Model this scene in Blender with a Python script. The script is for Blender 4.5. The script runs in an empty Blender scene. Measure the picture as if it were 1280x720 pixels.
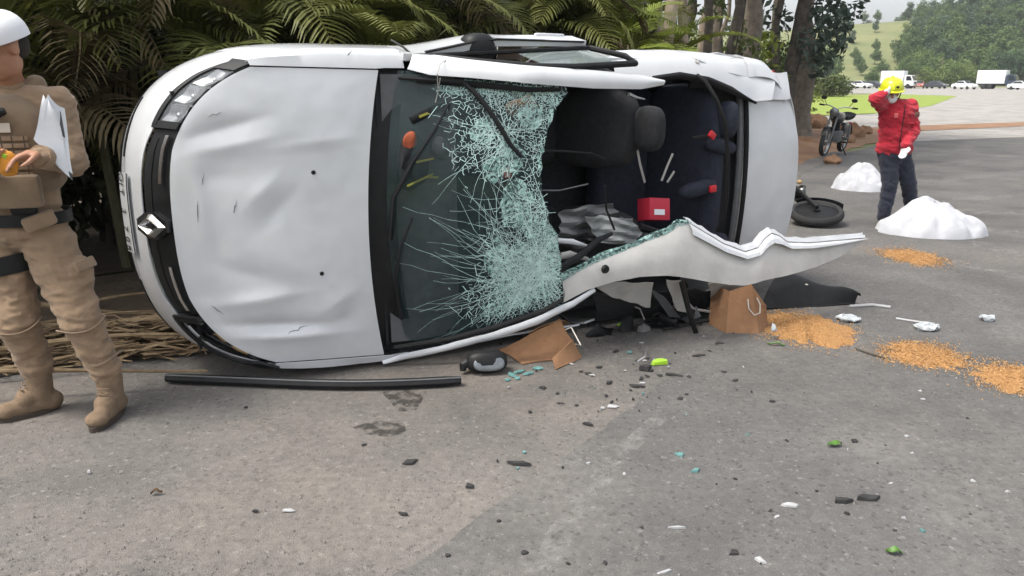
import bpy, bmesh, math, random
import numpy as np
from mathutils import Vector, Matrix, noise, Quaternion
from mathutils.geometry import delaunay_2d_cdt

R = math.radians
scene = bpy.context.scene
col = scene.collection

# ------------------------------------------------------------------ camera
CAM_H, PITCH, FPX = 1.55, R(15.3), 949.0
cam_data = bpy.data.cameras.new("camera")
cam_data.sensor_width = 36.0
cam_data.lens = FPX / 1280 * 36.0
cam_data.clip_start, cam_data.clip_end = 0.05, 3000
cam = bpy.data.objects.new("camera", cam_data)
cam.location = (0, 0, CAM_H)
cam.rotation_euler = (R(90) - PITCH, 0, 0)
col.objects.link(cam)
scene.camera = cam

# ------------------------------------------------------------------ daylight
SUN_EL, SUN_AZ = R(62), R(250)          # azimuth clockwise from +Y
world = bpy.data.worlds.new("World")
scene.world = world
world.use_nodes = True
nt = world.node_tree
bg = nt.nodes["Background"]
sky = nt.nodes.new("ShaderNodeTexSky")
sky.sky_type = 'NISHITA'
sky.sun_disc = False
sky.sun_elevation = SUN_EL
sky.sun_rotation = SUN_AZ
sky.air_density, sky.dust_density, sky.ozone_density = 1.0, 4.0, 1.0
hs = nt.nodes.new("ShaderNodeHueSaturation")     # thin overcast: the blue is washed out evenly
hs.inputs["Saturation"].default_value = 0.27
nt.links.new(sky.outputs[0], hs.inputs["Color"])
nt.links.new(hs.outputs[0], bg.inputs["Color"])
bg.inputs["Strength"].default_value = 0.15
sun_data = bpy.data.lights.new("sun", 'SUN')
sun_data.energy = 1.4
sun_data.angle = R(16)
sun_data.color = (1.0, 0.93, 0.81)
sun = bpy.data.objects.new("sun", sun_data)
_sd = Vector((math.sin(SUN_AZ) * math.cos(SUN_EL), math.cos(SUN_AZ) * math.cos(SUN_EL), math.sin(SUN_EL)))
sun.rotation_euler = (-_sd).to_track_quat('-Z', 'Y').to_euler()
sun.location = (0, -5, 20)
col.objects.link(sun)
scene.view_settings.view_transform = 'Standard'
scene.view_settings.look = 'None'
scene.view_settings.exposure = 1.06
scene.view_settings.gamma = 1.0
scene.cycles.use_denoising = True
scene.cycles.max_bounces = 7
scene.cycles.transparent_max_bounces = 16
scene.cycles.sample_clamp_indirect = 6.0

# ------------------------------------------------------------------ helpers
rng = random.Random(7)
CP, SP = math.cos(PITCH), math.sin(PITCH)

def ray(u, v):
    k = (360 - v) / FPX
    return Vector(((u - 640) / FPX, CP + k * SP, -SP + k * CP))

def at(u, v, Y):
    """world point that stands at distance Y ahead and was measured at (u, v) in the photo"""
    d = ray(u, v)
    return Vector((0, 0, CAM_H)) + d * (Y / d.y)

def gp(u, v, z=0.0):
    d = ray(u, v)
    return Vector((0, 0, CAM_H)) + d * ((z - CAM_H) / d.z)

def lerp(a, b, t):
    return a + (b - a) * t

def sstep(a, b, x):
    t = min(1, max(0, (x - a) / (b - a)))
    return t * t * (3 - 2 * t)

def tag(o, label=None, cat=None, group=None, kind=None):
    if label: o["label"] = label
    if cat: o["category"] = cat
    if group: o["group"] = group
    if kind: o["kind"] = kind
    return o

def empty(name, loc=(0, 0, 0), rz=0.0, **kw):
    o = bpy.data.objects.new(name, None)
    o.empty_display_size = 0.1
    o.location = loc
    o.rotation_euler = (0, 0, rz)
    col.objects.link(o)
    return tag(o, **kw)

def copy_tree(o, parent=None):
    c = o.copy()
    col.objects.link(c)
    c.parent = parent
    for ch in o.children:
        copy_tree(ch, c)
    return c

class MB:
    def __init__(self):
        self.v, self.f, self.m = [], [], []

    def add(self, vs, fs, mi=0):
        b = len(self.v)
        self.v += [tuple(p) for p in vs]
        for q in fs:
            self.f.append([i + b for i in q])
            self.m.append(mi)
        return self

    def grid(self, P, mi=0, flip=False):
        nr, nc = len(P), len(P[0])
        vs = [p for r in P for p in r]
        fs = []
        for i in range(nr - 1):
            for j in range(nc - 1):
                q = [i * nc + j, i * nc + j + 1, (i + 1) * nc + j + 1, (i + 1) * nc + j]
                fs.append(q[::-1] if flip else q)
        return self.add(vs, fs, mi)

    def sheet(self, P, th=0.006, mi=0, mi_back=None, flip=False):
        """grid with real thickness, rims closed"""
        A = np.array([[tuple(p) for p in r] for r in P], float)
        du = np.gradient(A, axis=0)
        dv = np.gradient(A, axis=1)
        n = np.cross(du, dv)
        n /= np.maximum(np.linalg.norm(n, axis=2, keepdims=True), 1e-9)
        if flip: n = -n
        Bk = A + n * th
        nr, nc = A.shape[:2]
        self.grid(A.tolist(), mi, flip=not flip if False else flip)
        self.grid(Bk.tolist(), mi if mi_back is None else mi_back, flip=not flip)
        loop = [(0, j) for j in range(nc)] + [(i, nc - 1) for i in range(1, nr)] + \
               [(nr - 1, j) for j in range(nc - 2, -1, -1)] + [(i, 0) for i in range(nr - 2, -1, -1)]
        rim = [[A[q].tolist() for q in loop], [Bk[q].tolist() for q in loop]]
        return self.grid(rim, mi)

    def box(self, c, size, rot=None, mi=0, bev=0.0):
        hx, hy, hz = size[0] / 2, size[1] / 2, size[2] / 2
        if bev <= 0:
            vs = [Vector((x * hx, y * hy, z * hz)) for x in (-1, 1) for y in (-1, 1) for z in (-1, 1)]
            fs = [(0, 1, 3, 2), (4, 6, 7, 5), (0, 4, 5, 1), (2, 3, 7, 6), (0, 2, 6, 4), (1, 5, 7, 3)]
        else:
            bm = bmesh.new()
            bmesh.ops.create_cube(bm, size=1)
            for q in bm.verts:
                q.co = Vector((q.co.x * size[0], q.co.y * size[1], q.co.z * size[2]))
            bmesh.ops.bevel(bm, geom=list(bm.edges), offset=min(bev, min(size) * .45), segments=2, affect='EDGES', profile=.5)
            bm.verts.index_update()
            vs = [q.co.copy() for q in bm.verts]
            fs = [[w.index for w in q.verts] for q in bm.faces]
            bm.free()
        M = rot.to_matrix() if isinstance(rot, Quaternion) else (rot if rot is not None else Matrix.Identity(3))
        c = Vector(c)
        return self.add([M @ q + c for q in vs], fs, mi)

    def tube(self, pts, r, n=8, mi=0, closed=False, cap=True, flat=1.0):
        pts = [Vector(q) for q in pts]
        k = len(pts)
        rs = [r] * k if not hasattr(r, '__len__') else list(r)
        rings, up = [], None
        for i in range(k):
            if closed:
                t = pts[(i + 1) % k] - pts[i - 1]
            else:
                t = pts[min(i + 1, k - 1)] - pts[max(i - 1, 0)]
            if t.length < 1e-9: t = Vector((0, 0, 1))
            t.normalize()
            if up is None:
                up = t.orthogonal().normalized() if abs(t.z) > .9 else Vector((0, 0, 1))
            up = (up - t * up.dot(t))
            up = up.normalized() if up.length > 1e-6 else t.orthogonal().normalized()
            s = t.cross(up)
            rings.append([pts[i] + (s * math.cos(a) + up * math.sin(a) * flat) * rs[i]
                          for a in [2 * math.pi * j / n for j in range(n)]])
        vs = [q for rg in rings for q in rg]
        fs = []
        for i in range(k if closed else k - 1):
            i2 = (i + 1) % k
            for j in range(n):
                j2 = (j + 1) % n
                fs.append((i * n + j, i * n + j2, i2 * n + j2, i2 * n + j))
        if cap and not closed:
            fs.append(tuple(range(n - 1, -1, -1)))
            fs.append(tuple((k - 1) * n + j for j in range(n)))
        return self.add(vs, fs, mi)

    def ell(self, c, r, rot=None, nu=14, nv=8, mi=0, e=1.0):
        """ellipsoid; e<1 makes it boxier"""
        def sp(x): return math.copysign(abs(x) ** e, x)
        M = rot.to_matrix() if isinstance(rot, Quaternion) else (rot if rot is not None else Matrix.Identity(3))
        c = Vector(c)
        if not hasattr(r, '__len__'): r = (r, r, r)
        vs, fs = [], []
        for i in range(nv + 1):
            th = math.pi * i / nv
            for j in range(nu):
                ph = 2 * math.pi * j / nu
                vs.append(c + M @ Vector((r[0] * sp(math.sin(th)) * sp(math.cos(ph)), r[1] * sp(math.sin(th)) * sp(math.sin(ph)), r[2] * sp(math.cos(th)))))
        for i in range(nv):
            for j in range(nu):
                j2 = (j + 1) % nu
                fs.append((i * nu + j, (i + 1) * nu + j, (i + 1) * nu + j2, i * nu + j2))
        return self.add(vs, fs, mi)

    def prism(self, poly, ext, mi=0):
        """closed polygon of 3-D points extruded by a vector"""
        poly = [Vector(q) for q in poly]
        ext = Vector(ext)
        n = len(poly)
        fs = [tuple(range(n)), tuple(range(2 * n - 1, n - 1, -1))]
        fs += [(i, i + n, (i + 1) % n + n, (i + 1) % n) for i in range(n)]
        return self.add(poly + [q + ext for q in poly], fs, mi)

    def lathe(self, prof, c=(0, 0, 0), axis=(0, 0, 1), n=24, mi=0):
        ax = Vector(axis).normalized()
        a = ax.orthogonal().normalized()
        b = ax.cross(a)
        c = Vector(c)
        P = []
        for (r, h) in prof:
            P.append([c + ax * h + (a * math.cos(t) + b * math.sin(t)) * r for t in [2 * math.pi * j / n for j in range(n + 1)]])
        return self.grid(P, mi)

    def build(self, name, mats, parent=None, smooth=True, angle=40):
        me = bpy.data.meshes.new(name)
        me.from_pydata(self.v, [], self.f)
        if not isinstance(mats, (list, tuple)): mats = [mats]
        for q in mats: me.materials.append(q)
        if len(mats) > 1: me.polygons.foreach_set("material_index", self.m)
        bm = bmesh.new()
        bm.from_mesh(me)
        bmesh.ops.remove_doubles(bm, verts=bm.verts, dist=1e-5)
        bmesh.ops.recalc_face_normals(bm, faces=bm.faces)
        if smooth:
            ca = R(angle)
            for q in bm.faces: q.smooth = True
            for q in bm.edges:
                if len(q.link_faces) == 2 and q.calc_face_angle(0) > ca: q.smooth = False
        bm.to_mesh(me)
        bm.free()
        me.update()
        o = bpy.data.objects.new(name, me)
        col.objects.link(o)
        if parent is not None: o.parent = parent
        return o

# ------------------------------------------------------------------ materials
MATS = {}
def mat(name, color, rough=.6, metal=0.0, var=0.0, vscale=8.0, bump=0.0, bscale=40.0, coat=0.0, spec=.5,
        color2=None, trans=0.0, emit=None, coords='Object', detail=5, sheen=0.0):
    m = bpy.data.materials.new(name)
    m.use_nodes = True
    t = m.node_tree
    b = t.nodes["Principled BSDF"]
    b.inputs["Base Color"].default_value = (*color, 1)
    b.inputs["Roughness"].default_value = rough
    b.inputs["Metallic"].default_value = metal
    b.inputs["Specular IOR Level"].default_value = spec
    b.inputs["Coat Weight"].default_value = coat
    b.inputs["Coat Roughness"].default_value = .08
    if sheen: b.inputs["Sheen Weight"].default_value = sheen
    if trans: b.inputs["Transmission Weight"].default_value = trans
    tc = t.nodes.new("ShaderNodeTexCoord")
    if var > 0 or color2:
        n = t.nodes.new("ShaderNodeTexNoise")
        n.inputs["Scale"].default_value = vscale
        n.inputs["Detail"].default_value = detail
        n.inputs["Roughness"].default_value = .65
        t.links.new(tc.outputs[coords], n.inputs["Vector"])
        rp = t.nodes.new("ShaderNodeValToRGB")
        c2 = color2 or tuple(min(1, c * (1 + var)) for c in color)
        c1 = color if color2 else tuple(c * (1 - var) for c in color)
        rp.color_ramp.elements[0].position, rp.color_ramp.elements[1].position = .32, .70
        rp.color_ramp.elements[0].color = (*c1, 1)
        rp.color_ramp.elements[1].color = (*c2, 1)
        t.links.new(n.outputs["Fac"], rp.inputs["Fac"])
        t.links.new(rp.outputs["Color"], b.inputs["Base Color"])
    if bump > 0:
        n2 = t.nodes.new("ShaderNodeTexNoise")
        n2.inputs["Scale"].default_value = bscale
        n2.inputs["Detail"].default_value = 6
        t.links.new(tc.outputs[coords], n2.inputs["Vector"])
        bp = t.nodes.new("ShaderNodeBump")
        bp.inputs["Strength"].default_value = bump
        bp.inputs["Distance"].default_value = .02
        t.links.new(n2.outputs["Fac"], bp.inputs["Height"])
        t.links.new(bp.outputs["Normal"], b.inputs["Normal"])
    MATS[name] = m
    return m

def text_mesh(txt, size, name, material, parent=None, extrude=0.001):
    cu = bpy.data.curves.new(name, 'FONT')
    cu.body = txt
    cu.size = size
    cu.extrude = extrude
    cu.align_x, cu.align_y = 'CENTER', 'CENTER'
    tmp = bpy.data.objects.new(name + "_tmp", cu)
    col.objects.link(tmp)
    dg = bpy.context.evaluated_depsgraph_get()
    me = bpy.data.meshes.new_from_object(tmp.evaluated_get(dg))
    me.name = name
    bpy.data.objects.remove(tmp)
    me.materials.clear()
    me.materials.append(material)
    o = bpy.data.objects.new(name, me)
    col.objects.link(o)
    if parent is not None: o.parent = parent
    return o

def fbm(x, y, z=0.0, sc=1.0, oct=3):
    return noise.fractal(Vector((x * sc, y * sc, z * sc)), 1.0, 2.0, oct)

M_WHITE = mat("white_car_paint", (.57, .585, .605), rough=.34, coat=1.0, var=.07, vscale=2.6, bump=.02, bscale=7)
M_BLACK = mat("black_plastic", (.010, .0105, .0115), rough=.5, spec=.3, var=.4, vscale=12)
M_GLOSSB = mat("gloss_black_plastic", (.010, .011, .014), rough=.18, coat=.4)
M_RUBBER = mat("black_rubber", (.011, .011, .012), rough=.75, spec=.25, var=.25, vscale=25)
M_CHROME = mat("chrome", (.62, .62, .63), rough=.22, metal=1.0)
M_STEEL = mat("bare_steel", (.45, .45, .46), rough=.38, metal=.9, var=.2, vscale=9)
M_DARK = mat("dark_cabin_fabric", (.017, .018, .021), rough=.92, var=.35, vscale=30, bump=.15, bscale=180)
M_NAVY = mat("navy_seat_fabric", (.018, .022, .036), rough=.95, var=.3, vscale=25, bump=.15, bscale=160)
M_GREYP = mat("grey_cabin_plastic", (.10, .105, .11), rough=.6, var=.2, vscale=10)
M_LGREY = mat("light_grey_trim", (.38, .37, .35), rough=.7, var=.15, vscale=6, bump=.15, bscale=30)
M_RED = mat("red_plastic", (.55, .02, .03), rough=.4)

def cloth_mat(name, color, var=.1, wrinkle=.5, weave=240, wsc=8.0):
    """woven cloth with drag wrinkles as ridged relief"""
    m = mat(name, color, rough=.95, var=var, vscale=12, sheen=.15)
    t = m.node_tree
    L = t.links.new
    b = t.nodes["Principled BSDF"]
    tc = [n for n in t.nodes if n.type == 'TEX_COORD'][0]
    mp = t.nodes.new("ShaderNodeMapping")
    mp.inputs["Scale"].default_value = (1, 1, 1.9)
    mp.inputs["Rotation"].default_value = (.3, .5, .2)
    L(tc.outputs["Object"], mp.inputs["Vector"])
    n1 = t.nodes.new("ShaderNodeTexNoise")
    n1.noise_type = 'RIDGED_MULTIFRACTAL'
    n1.inputs["Scale"].default_value = wsc
    n1.inputs["Detail"].default_value = 3
    n1.inputs["Distortion"].default_value = .7
    L(mp.outputs[0], n1.inputs["Vector"])
    b1 = t.nodes.new("ShaderNodeBump")
    b1.inputs["Strength"].default_value = wrinkle
    b1.inputs["Distance"].default_value = .02
    L(n1.outputs["Fac"], b1.inputs["Height"])
    n2 = t.nodes.new("ShaderNodeTexNoise")
    n2.inputs["Scale"].default_value = weave
    L(tc.outputs["Object"], n2.inputs["Vector"])
    b2 = t.nodes.new("ShaderNodeBump")
    b2.inputs["Strength"].default_value = .25
    b2.inputs["Distance"].default_value = .004
    L(n2.outputs["Fac"], b2.inputs["Height"])
    L(b1.outputs[0], b2.inputs["Normal"])
    L(b2.outputs[0], b.inputs["Normal"])
    return m
# ------------------------------------------------------------------ ground, road and verge
def node_asphalt(name, base, lightdust, dustcol, seed, sheen_scale=1.0):
    m = bpy.data.materials.new(name)
    m.use_nodes = True
    t = m.node_tree
    L = t.links.new
    b = t.nodes["Principled BSDF"]
    b.inputs["Roughness"].default_value = .88
    tc = t.nodes.new("ShaderNodeTexCoord")
    mp = t.nodes.new("ShaderNodeMapping")
    mp.inputs["Location"].default_value = (seed * 3.1, seed * 1.7, 0)
    L(tc.outputs["Object"], mp.inputs["Vector"])
    V = mp.outputs[0]
    def nz(sc, det=6, rough=.6):
        n = t.nodes.new("ShaderNodeTexNoise")
        n.inputs["Scale"].default_value = sc
        n.inputs["Detail"].default_value = det
        n.inputs["Roughness"].default_value = rough
        L(V, n.inputs["Vector"])
        return n.outputs["Fac"]
    def ramp(fac, stops):
        r = t.nodes.new("ShaderNodeValToRGB")
        while len(r.color_ramp.elements) < len(stops): r.color_ramp.elements.new(.5)
        for e, (p_, c_) in zip(r.color_ramp.elements, stops):
            e.position = p_
            e.color = (*c_, 1)
        L(fac, r.inputs["Fac"])
        return r.outputs["Color"]
    def mix(a, b_, fac, mode='MIX'):
        x = t.nodes.new("ShaderNodeMix")
        x.data_type = 'RGBA'
        x.blend_type = mode
        for s_, val in ((x.inputs["A"], a), (x.inputs["B"], b_), (x.inputs["Factor"], fac)):
            pass
        if isinstance(fac, float): x.inputs[0].default_value = fac
        else: L(fac, x.inputs[0])
        if isinstance(a, tuple): x.inputs[6].default_value = (*a, 1)
        else: L(a, x.inputs[6])
        if isinstance(b_, tuple): x.inputs[7].default_value = (*b_, 1)
        else: L(b_, x.inputs[7])
        return x.outputs[2]
    W = (1, 1, 1); K = (0, 0, 0)
    vo = t.nodes.new("ShaderNodeTexVoronoi")            # aggregate chips
    vo.inputs["Scale"].default_value = 190
    L(V, vo.inputs["Vector"])
    sep = t.nodes.new("ShaderNodeSeparateColor")
    L(vo.outputs["Color"], sep.inputs[0])
    vo2 = t.nodes.new("ShaderNodeTexVoronoi")
    vo2.inputs["Scale"].default_value = 75
    L(V, vo2.inputs["Vector"])
    sep2 = t.nodes.new("ShaderNodeSeparateColor")
    L(vo2.outputs["Color"], sep2.inputs[0])
    chips = ramp(sep.outputs[0], [(0, tuple(c * .66 for c in base)), (.5, base), (.86, tuple(c * 1.2 for c in base)), (1, tuple(c * 1.7 for c in base))])
    big = ramp(nz(1.1, 8, .62), [(.32, tuple(c * .42 for c in base)), (.68, tuple(c * 1.55 for c in base))])
    c = mix(chips, big, .55)
    rare = ramp(sep2.outputs[0], [(.975, K), (.985, (.45,)*3)])
    c = mix(c, tuple(min(.5, q * 2.2) for q in base), rare)
    dark = ramp(sep2.outputs[1], [(.95, K), (.96, (.6,)*3)])
    c = mix(c, tuple(q * .3 for q in base), dark)
    dmask = ramp(nz(.55, 7, .68), [(.46, K), (.66, (lightdust,) * 3)])
    c = mix(c, dustcol, dmask)
    fine = ramp(nz(26, 4), [(.35, K), (.65, W)])
    c = mix(c, mix(c, tuple(q * .55 for q in base), .5), fine)
    scuff = ramp(nz(3.2, 9, .75), [(.60, K), (.70, (.35,) * 3)])
    c = mix(c, tuple(min(.6, q * 1.8) for q in base), scuff)
    oil = ramp(nz(.42, 11, .72), [(.50, K), (.66, (.62,) * 3)])
    c = mix(c, tuple(q * .42 for q in base), oil)
    wv = t.nodes.new("ShaderNodeTexVoronoi")            # fine cracking
    wv.feature = 'DISTANCE_TO_EDGE'
    wv.inputs["Scale"].default_value = 2.3
    dv = t.nodes.new("ShaderNodeVectorMath"); dv.operation = 'ADD'
    wn = t.nodes.new("ShaderNodeTexNoise"); wn.inputs["Scale"].default_value = 4; wn.inputs["Detail"].default_value = 8
    L(V, wn.inputs["Vector"]); L(V, dv.inputs[0]); L(wn.outputs["Color"], dv.inputs[1]); L(dv.outputs[0], wv.inputs["Vector"])
    ckm = ramp(wv.outputs["Distance"], [(.0, (.55,) * 3), (.012, K)])
    gate = ramp(nz(.7, 4, .5), [(.52, K), (.62, W)])
    c = mix(c, tuple(q * .35 for q in base), mix(K, ckm, gate))
    L(c, b.inputs["Base Color"])
    bp = t.nodes.new("ShaderNodeBump")
    bp.inputs["Strength"].default_value = .55
    bp.inputs["Distance"].default_value = .006
    L(vo.outputs["Distance"], bp.inputs["Height"])
    bp2 = t.nodes.new("ShaderNodeBump")
    bp2.inputs["Strength"].default_value = .4
    bp2.inputs["Distance"].default_value = .02
    L(nz(9, 6), bp2.inputs["Height"])
    L(bp.outputs[0], bp2.inputs["Normal"])
    L(bp2.outputs[0], b.inputs["Normal"])
    return m

M_SHOULDER = node_asphalt("worn_shoulder_asphalt", (.162, .152, .142), .5, (.215, .175, .138), 1)
M_ASPHALT = node_asphalt("road_asphalt", (.130, .1255, .121), .38, (.19, .165, .14), 4)
M_FARROAD = node_asphalt("far_road_asphalt", (.34, .325, .305), .4, (.36, .32, .27), 9)
M_SOIL = mat("red_brown_soil", (.17, .088, .048), rough=.95, vscale=1.6, color2=(.30, .18, .105), bump=.8, bscale=14, detail=8)
M_LITTER = mat("leaf_litter_soil", (.045, .034, .022), rough=.95, vscale=3, color2=(.12, .085, .055), bump=.8, bscale=20, detail=8)
M_FARGRASS = mat("mown_grass", (.15, .23, .025), rough=.9, vscale=.9, color2=(.25, .29, .05), bump=.6, bscale=20, detail=8)
M_DRYGRASS = mat("hill_pasture", (.125, .15, .055), rough=.95, vscale=.09, color2=(.21, .21, .09), bump=.5, bscale=2, detail=8)

def terrain_z(x, y):
    # flat road corridor, a pasture hill behind it, a wooded hill to the right
    k = sstep(172, 240, y)
    z = 15 * math.exp(-((x - 118) / 75) ** 2 - ((y - 320) / 80) ** 2)
    z += 66 * math.exp(-((x - 292) ** 2 + (y - 275) ** 2) / 108 ** 2)
    z += 12 * math.exp(-((x - 20) / 70) ** 2 - ((y - 300) / 110) ** 2)
    z += 24 * sstep(380, 620, y)
    z += 1.6 * fbm(x, y, 0, .02)
    return z * k

def ground_grid():
    xs = np.unique(np.concatenate([np.linspace(-400, -80, 10), np.linspace(-80, 500, 120), np.linspace(500, 800, 6)]))
    ys = np.unique(np.concatenate([np.linspace(-150, 0, 8), np.linspace(0, 60, 16), np.linspace(60, 520, 100), np.linspace(520, 800, 8)]))
    return [[(x, y, terrain_z(x, y) - .02) for x in xs] for y in ys]
g = MB().grid(ground_grid(), flip=True)
tag(g.build("ground", M_DRYGRASS), kind="structure")

def flat(name, poly, z, m, sub=None):
    o = MB().add([(x, y, z) for x, y in poly], [list(range(len(poly)))]).build(name, m, smooth=False)
    return tag(o, kind="structure")

# edge of the driving lane, running away to the right
# near lane ends in a ragged resurfacing joint farther off
EDGE = [(-2.1, -.6), (-.95, 1.28), (-.37, 2.13), (.0, 2.62), (.45, 3.26), (1.14, 4.23), (2.2, 6.1), (3.5, 9.0), (5.0, 13.2), (7.4, 17.0)]
flat("road_shoulder", [(-14, -6), (-2.4, -6), (-2.4, -.2), (3, 6), (8.2, 16.6), (7.4, 17.6), (4.6, 13.6), (2.2, 9.3), (.2, 7.2), (-1.6, 5.2), (-2.6, 4.15), (-5, 3.1), (-14, 1.5)], .0, M_SHOULDER)
_e = []
for _i in range(len(EDGE) - 1):
    _a, _b2 = Vector(EDGE[_i]), Vector(EDGE[_i + 1])
    _n = max(2, int((_b2 - _a).length / .06))
    for _k in range(_n):
        _q = _a.lerp(_b2, _k / _n)
        _o = .018 * fbm(_q.x, _q.y, 2, 6, 4)
        _e.append((_q.x + _o, _q.y - _o * .7))
EDGE = _e + [EDGE[-1]]
flat("road", EDGE + [(9.8, 20.0), (16, 22.5), (30, 27), (90, 45), (160, 40), (60, -6), (-2.1, -6)], .004, M_ASPHALT)
flat("far_road", [(9.4, 23.5), (11, 18), (30, 26), (60, 38), (90, 62), (100, 92), (190, 165), (170, 188), (95, 176), (40, 168), (-60, 168), (-60, 116), (20, 112), (44, 96), (46, 82), (26.5, 50), (17.2, 37.2), (10, 32.6), (4, 33.6), (-8, 36), (-8, 31)], -.004, M_FARROAD)
flat("grass_verge", [(17.6, 37.7), (26, 48.5), (45.5, 80), (44, 92), (27.5, 73.5), (10, 70), (-10, 70), (-10, 35), (9.8, 33.1)], .008, M_FARGRASS)

# soil verge between hedge and road: uneven bank, one sheet
def verge():
    P = []
    path = [(-14, 5.6, -14, 1.6), (-8, 5.4, -7, 2.55), (-5, 5.2, -5, 3.15), (-3.6, 5.6, -2.7, 3.95), (-2.8, 6.6, -1.7, 5.0), (-1.2, 8.3, .2, 7.1), (.6, 10.6, 2.2, 9.2), (2.6, 14.2, 4.8, 13.3),
            (4.6, 18.5, 7.1, 17.1), (6.2, 22, 9.6, 20.2), (9.0, 25.4, 11.0, 22.6), (11, 25.6, 12, 24.6)]
    n = 90
    for k in range(n):
        q = k / (n - 1) * (len(path) - 1)
        i = min(int(q), len(path) - 2)
        w = q - i
        a = [lerp(path[i][c], path[i + 1][c], w) for c in range(4)]
        row = []
        for j in range(15):
            s_ = j / 14
            x, y = lerp(a[0], a[2], s_), lerp(a[1], a[3], s_)
            j_ = fbm(x, y, 3, 1.3, 4)
            edge = math.sin(math.pi * min(1, s_ * 1.02) ** .8)
            x += .22 * fbm(x, y, 8, 1.1) * (s_ > .9)
            y -= .10 * fbm(x, y, 12, 1.7) * (s_ > .9)
            h = .012 + edge * (.07 + .07 * j_) + .22 * math.exp(-((x - 6.6) ** 2 + (y - 18.6) ** 2) / 2.0) * edge
            if k > n * .8: h = .012 + edge * (.02 + .02 * j_)
            row.append((x, y, max(.009, h) if s_ < 1 else -.004))
        P.append(row)
    return P
VP = verge()
cut = 42
tag(MB().grid(VP[:cut + 1]).build("leaf_litter_verge", M_LITTER), kind="structure")
tag(MB().grid(VP[cut:]).build("soil_verge", M_SOIL), kind="structure")
# forest floor behind the hedge
flat("forest_floor", [(-60, 30), (-60, 1), (-14, 1.5), (-14, 5.4), (-5, 5), (-2.8, 6.5), (.6, 10.5), (4.6, 18.4), (6.2, 24), (4, 31), (-10, 33)], .002, M_LITTER)

flat("soil_strip", [(9.6, 24.8), (10.6, 23.3), (13.6, 24.9), (17.6, 27.0), (22, 29.6), (21, 30.4), (16.8, 28.6), (13, 26.8)], .006, M_SOIL)
# ------------------------------------------------------------------ the overturned car
# local axes of the car: x = f (front to rear), y = s (left flank 0 on the ground, right flank 1.73 in the air), z = n (underside to roof)
PSI = R(30.3)
CAR_O = Vector((-2.147, 4.252, 0.0))
AF = Vector((math.cos(PSI), math.sin(PSI), 0))
AS = Vector((0, 0, 1))
AN = AF.cross(AS)
car = empty("overturned_car", label="white sedan lying on its left side with roof torn open", cat="car")
car.matrix_world = Matrix(((AF.x, AS.x, AN.x, CAR_O.x), (AF.y, AS.y, AN.y, CAR_O.y), (AF.z, AS.z, AN.z, CAR_O.z), (0, 0, 0, 1)))

def U(u, v, n):
    """car-space point at car height n measured at (u, v)"""
    d = ray(u, v)
    C = Vector((0, 0, CAM_H))
    A = Matrix(((d.x, -AF.x, -AS.x), (d.y, -AF.y, -AS.y), (d.z, -AF.z, -AS.z)))
    x = A.inverted() @ (CAR_O + AN * n - C)
    return Vector((x[1], x[2], n))

CS = .865
MEXP = 2.8
def wid(n):
    return .865 - (.36 * (n - .6) ** 2 if n > .6 else .45 * (.6 - n) ** 2)
_pp = np.polyfit([.15, .25, .38, .5, .6, .66, .74, .80, .86], [.06, -.02, -.055, -.045, -.005, .03, .08, .12, .17], 4)
def prof(n): return float(np.polyval(_pp, n))
def front(t, n, off=0.0):
    a = math.sin(abs(t) * math.pi / 2) ** (2 / MEXP)
    b = math.cos(abs(t) * math.pi / 2) ** (2 / MEXP)
    w = wid(n)
    sg = 1 if t >= 0 else -1
    p_ = Vector((prof(n) + .9 * (1 - b), CS + sg * w * a, n))
    # outward push
    nx, ny = -b, sg * a
    l = math.hypot(nx, ny)
    return p_ + Vector((nx / l, ny / l, 0)) * off
def rear(t, n, off=0.0):
    m = 2.5
    a = math.sin(abs(t) * math.pi / 2) ** (2 / m)
    b = math.cos(abs(t) * math.pi / 2) ** (2 / m)
    sg = 1 if t >= 0 else -1
    back = 4.36 - .10 * max(0, (n - .62)) ** 1.2 - .35 * max(0, .32 - n)
    p_ = Vector((back - .62 * (1 - b), CS + sg * wid(n) * a, n))
    l = math.hypot(b, a)
    return p_ + Vector((b / l, sg * a / l, 0)) * off
def side(f, n, sg, off=0.0):
    return Vector((f, CS + sg * (wid(n) + off), n))
def crump(p_, amp, sc=4.0, seed=0.0):
    v = noise.noise_vector(Vector((p_.x * sc + seed, p_.y * sc, p_.z * sc)))
    return p_ + Vector(v) * amp
def nb(t):
    return float(np.interp(abs(t), [0, .10, .2, .27, .36, .45, .55, .66, .8, .9], [.630, .634, .650, .676, .688, .702, .735, .80, .70, .62]))
def nh(t):
    return float(np.interp(abs(t), [0, .2, .27, .45, .55, .66], [.795, .80, .812, .842, .862, .885]))
def lin(a, b, n): return [a + (b - a) * i / (n - 1) for i in range(n)]

# --- front bumper ---------------------------------------------------------
P = []
for t in lin(-.9, .9, 61):
    top = nb(t) - .004
    P.append([front(t, n, .0 - .012 * math.exp(-((n - .42) / .03) ** 2) * (abs(t) < .3)) for n in lin(.17, top, 18)])
mb = MB().sheet(P, .006, 0)
bumper = mb.build("front_bumper", M_WHITE, car)
mb = MB().sheet([[front(t, n, .004) for n in lin(.455, .475, 3)] for t in lin(.16, .42, 14)], .008)
mb.build("bumper_slot", M_BLACK, bumper)
mb = MB().sheet([[front(t, n, .004) for n in lin(.455, .475, 3)] for t in lin(-.42, -.16, 14)], .008)
mb.build("bumper_slot", M_BLACK, bumper)
mb = MB()
mb.sheet([[front(t, n, .005) for n in lin(.24, .34, 4)] for t in lin(-.3, .3, 24)], .01)
for n_ in (.265, .29, .315):
    mb.sheet([[front(t, n, .014) for n in lin(n_ - .004, n_ + .004, 2)] for t in lin(-.29, .29, 24)], .008)
mb.build("lower_grille", M_BLACK, bumper)
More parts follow.
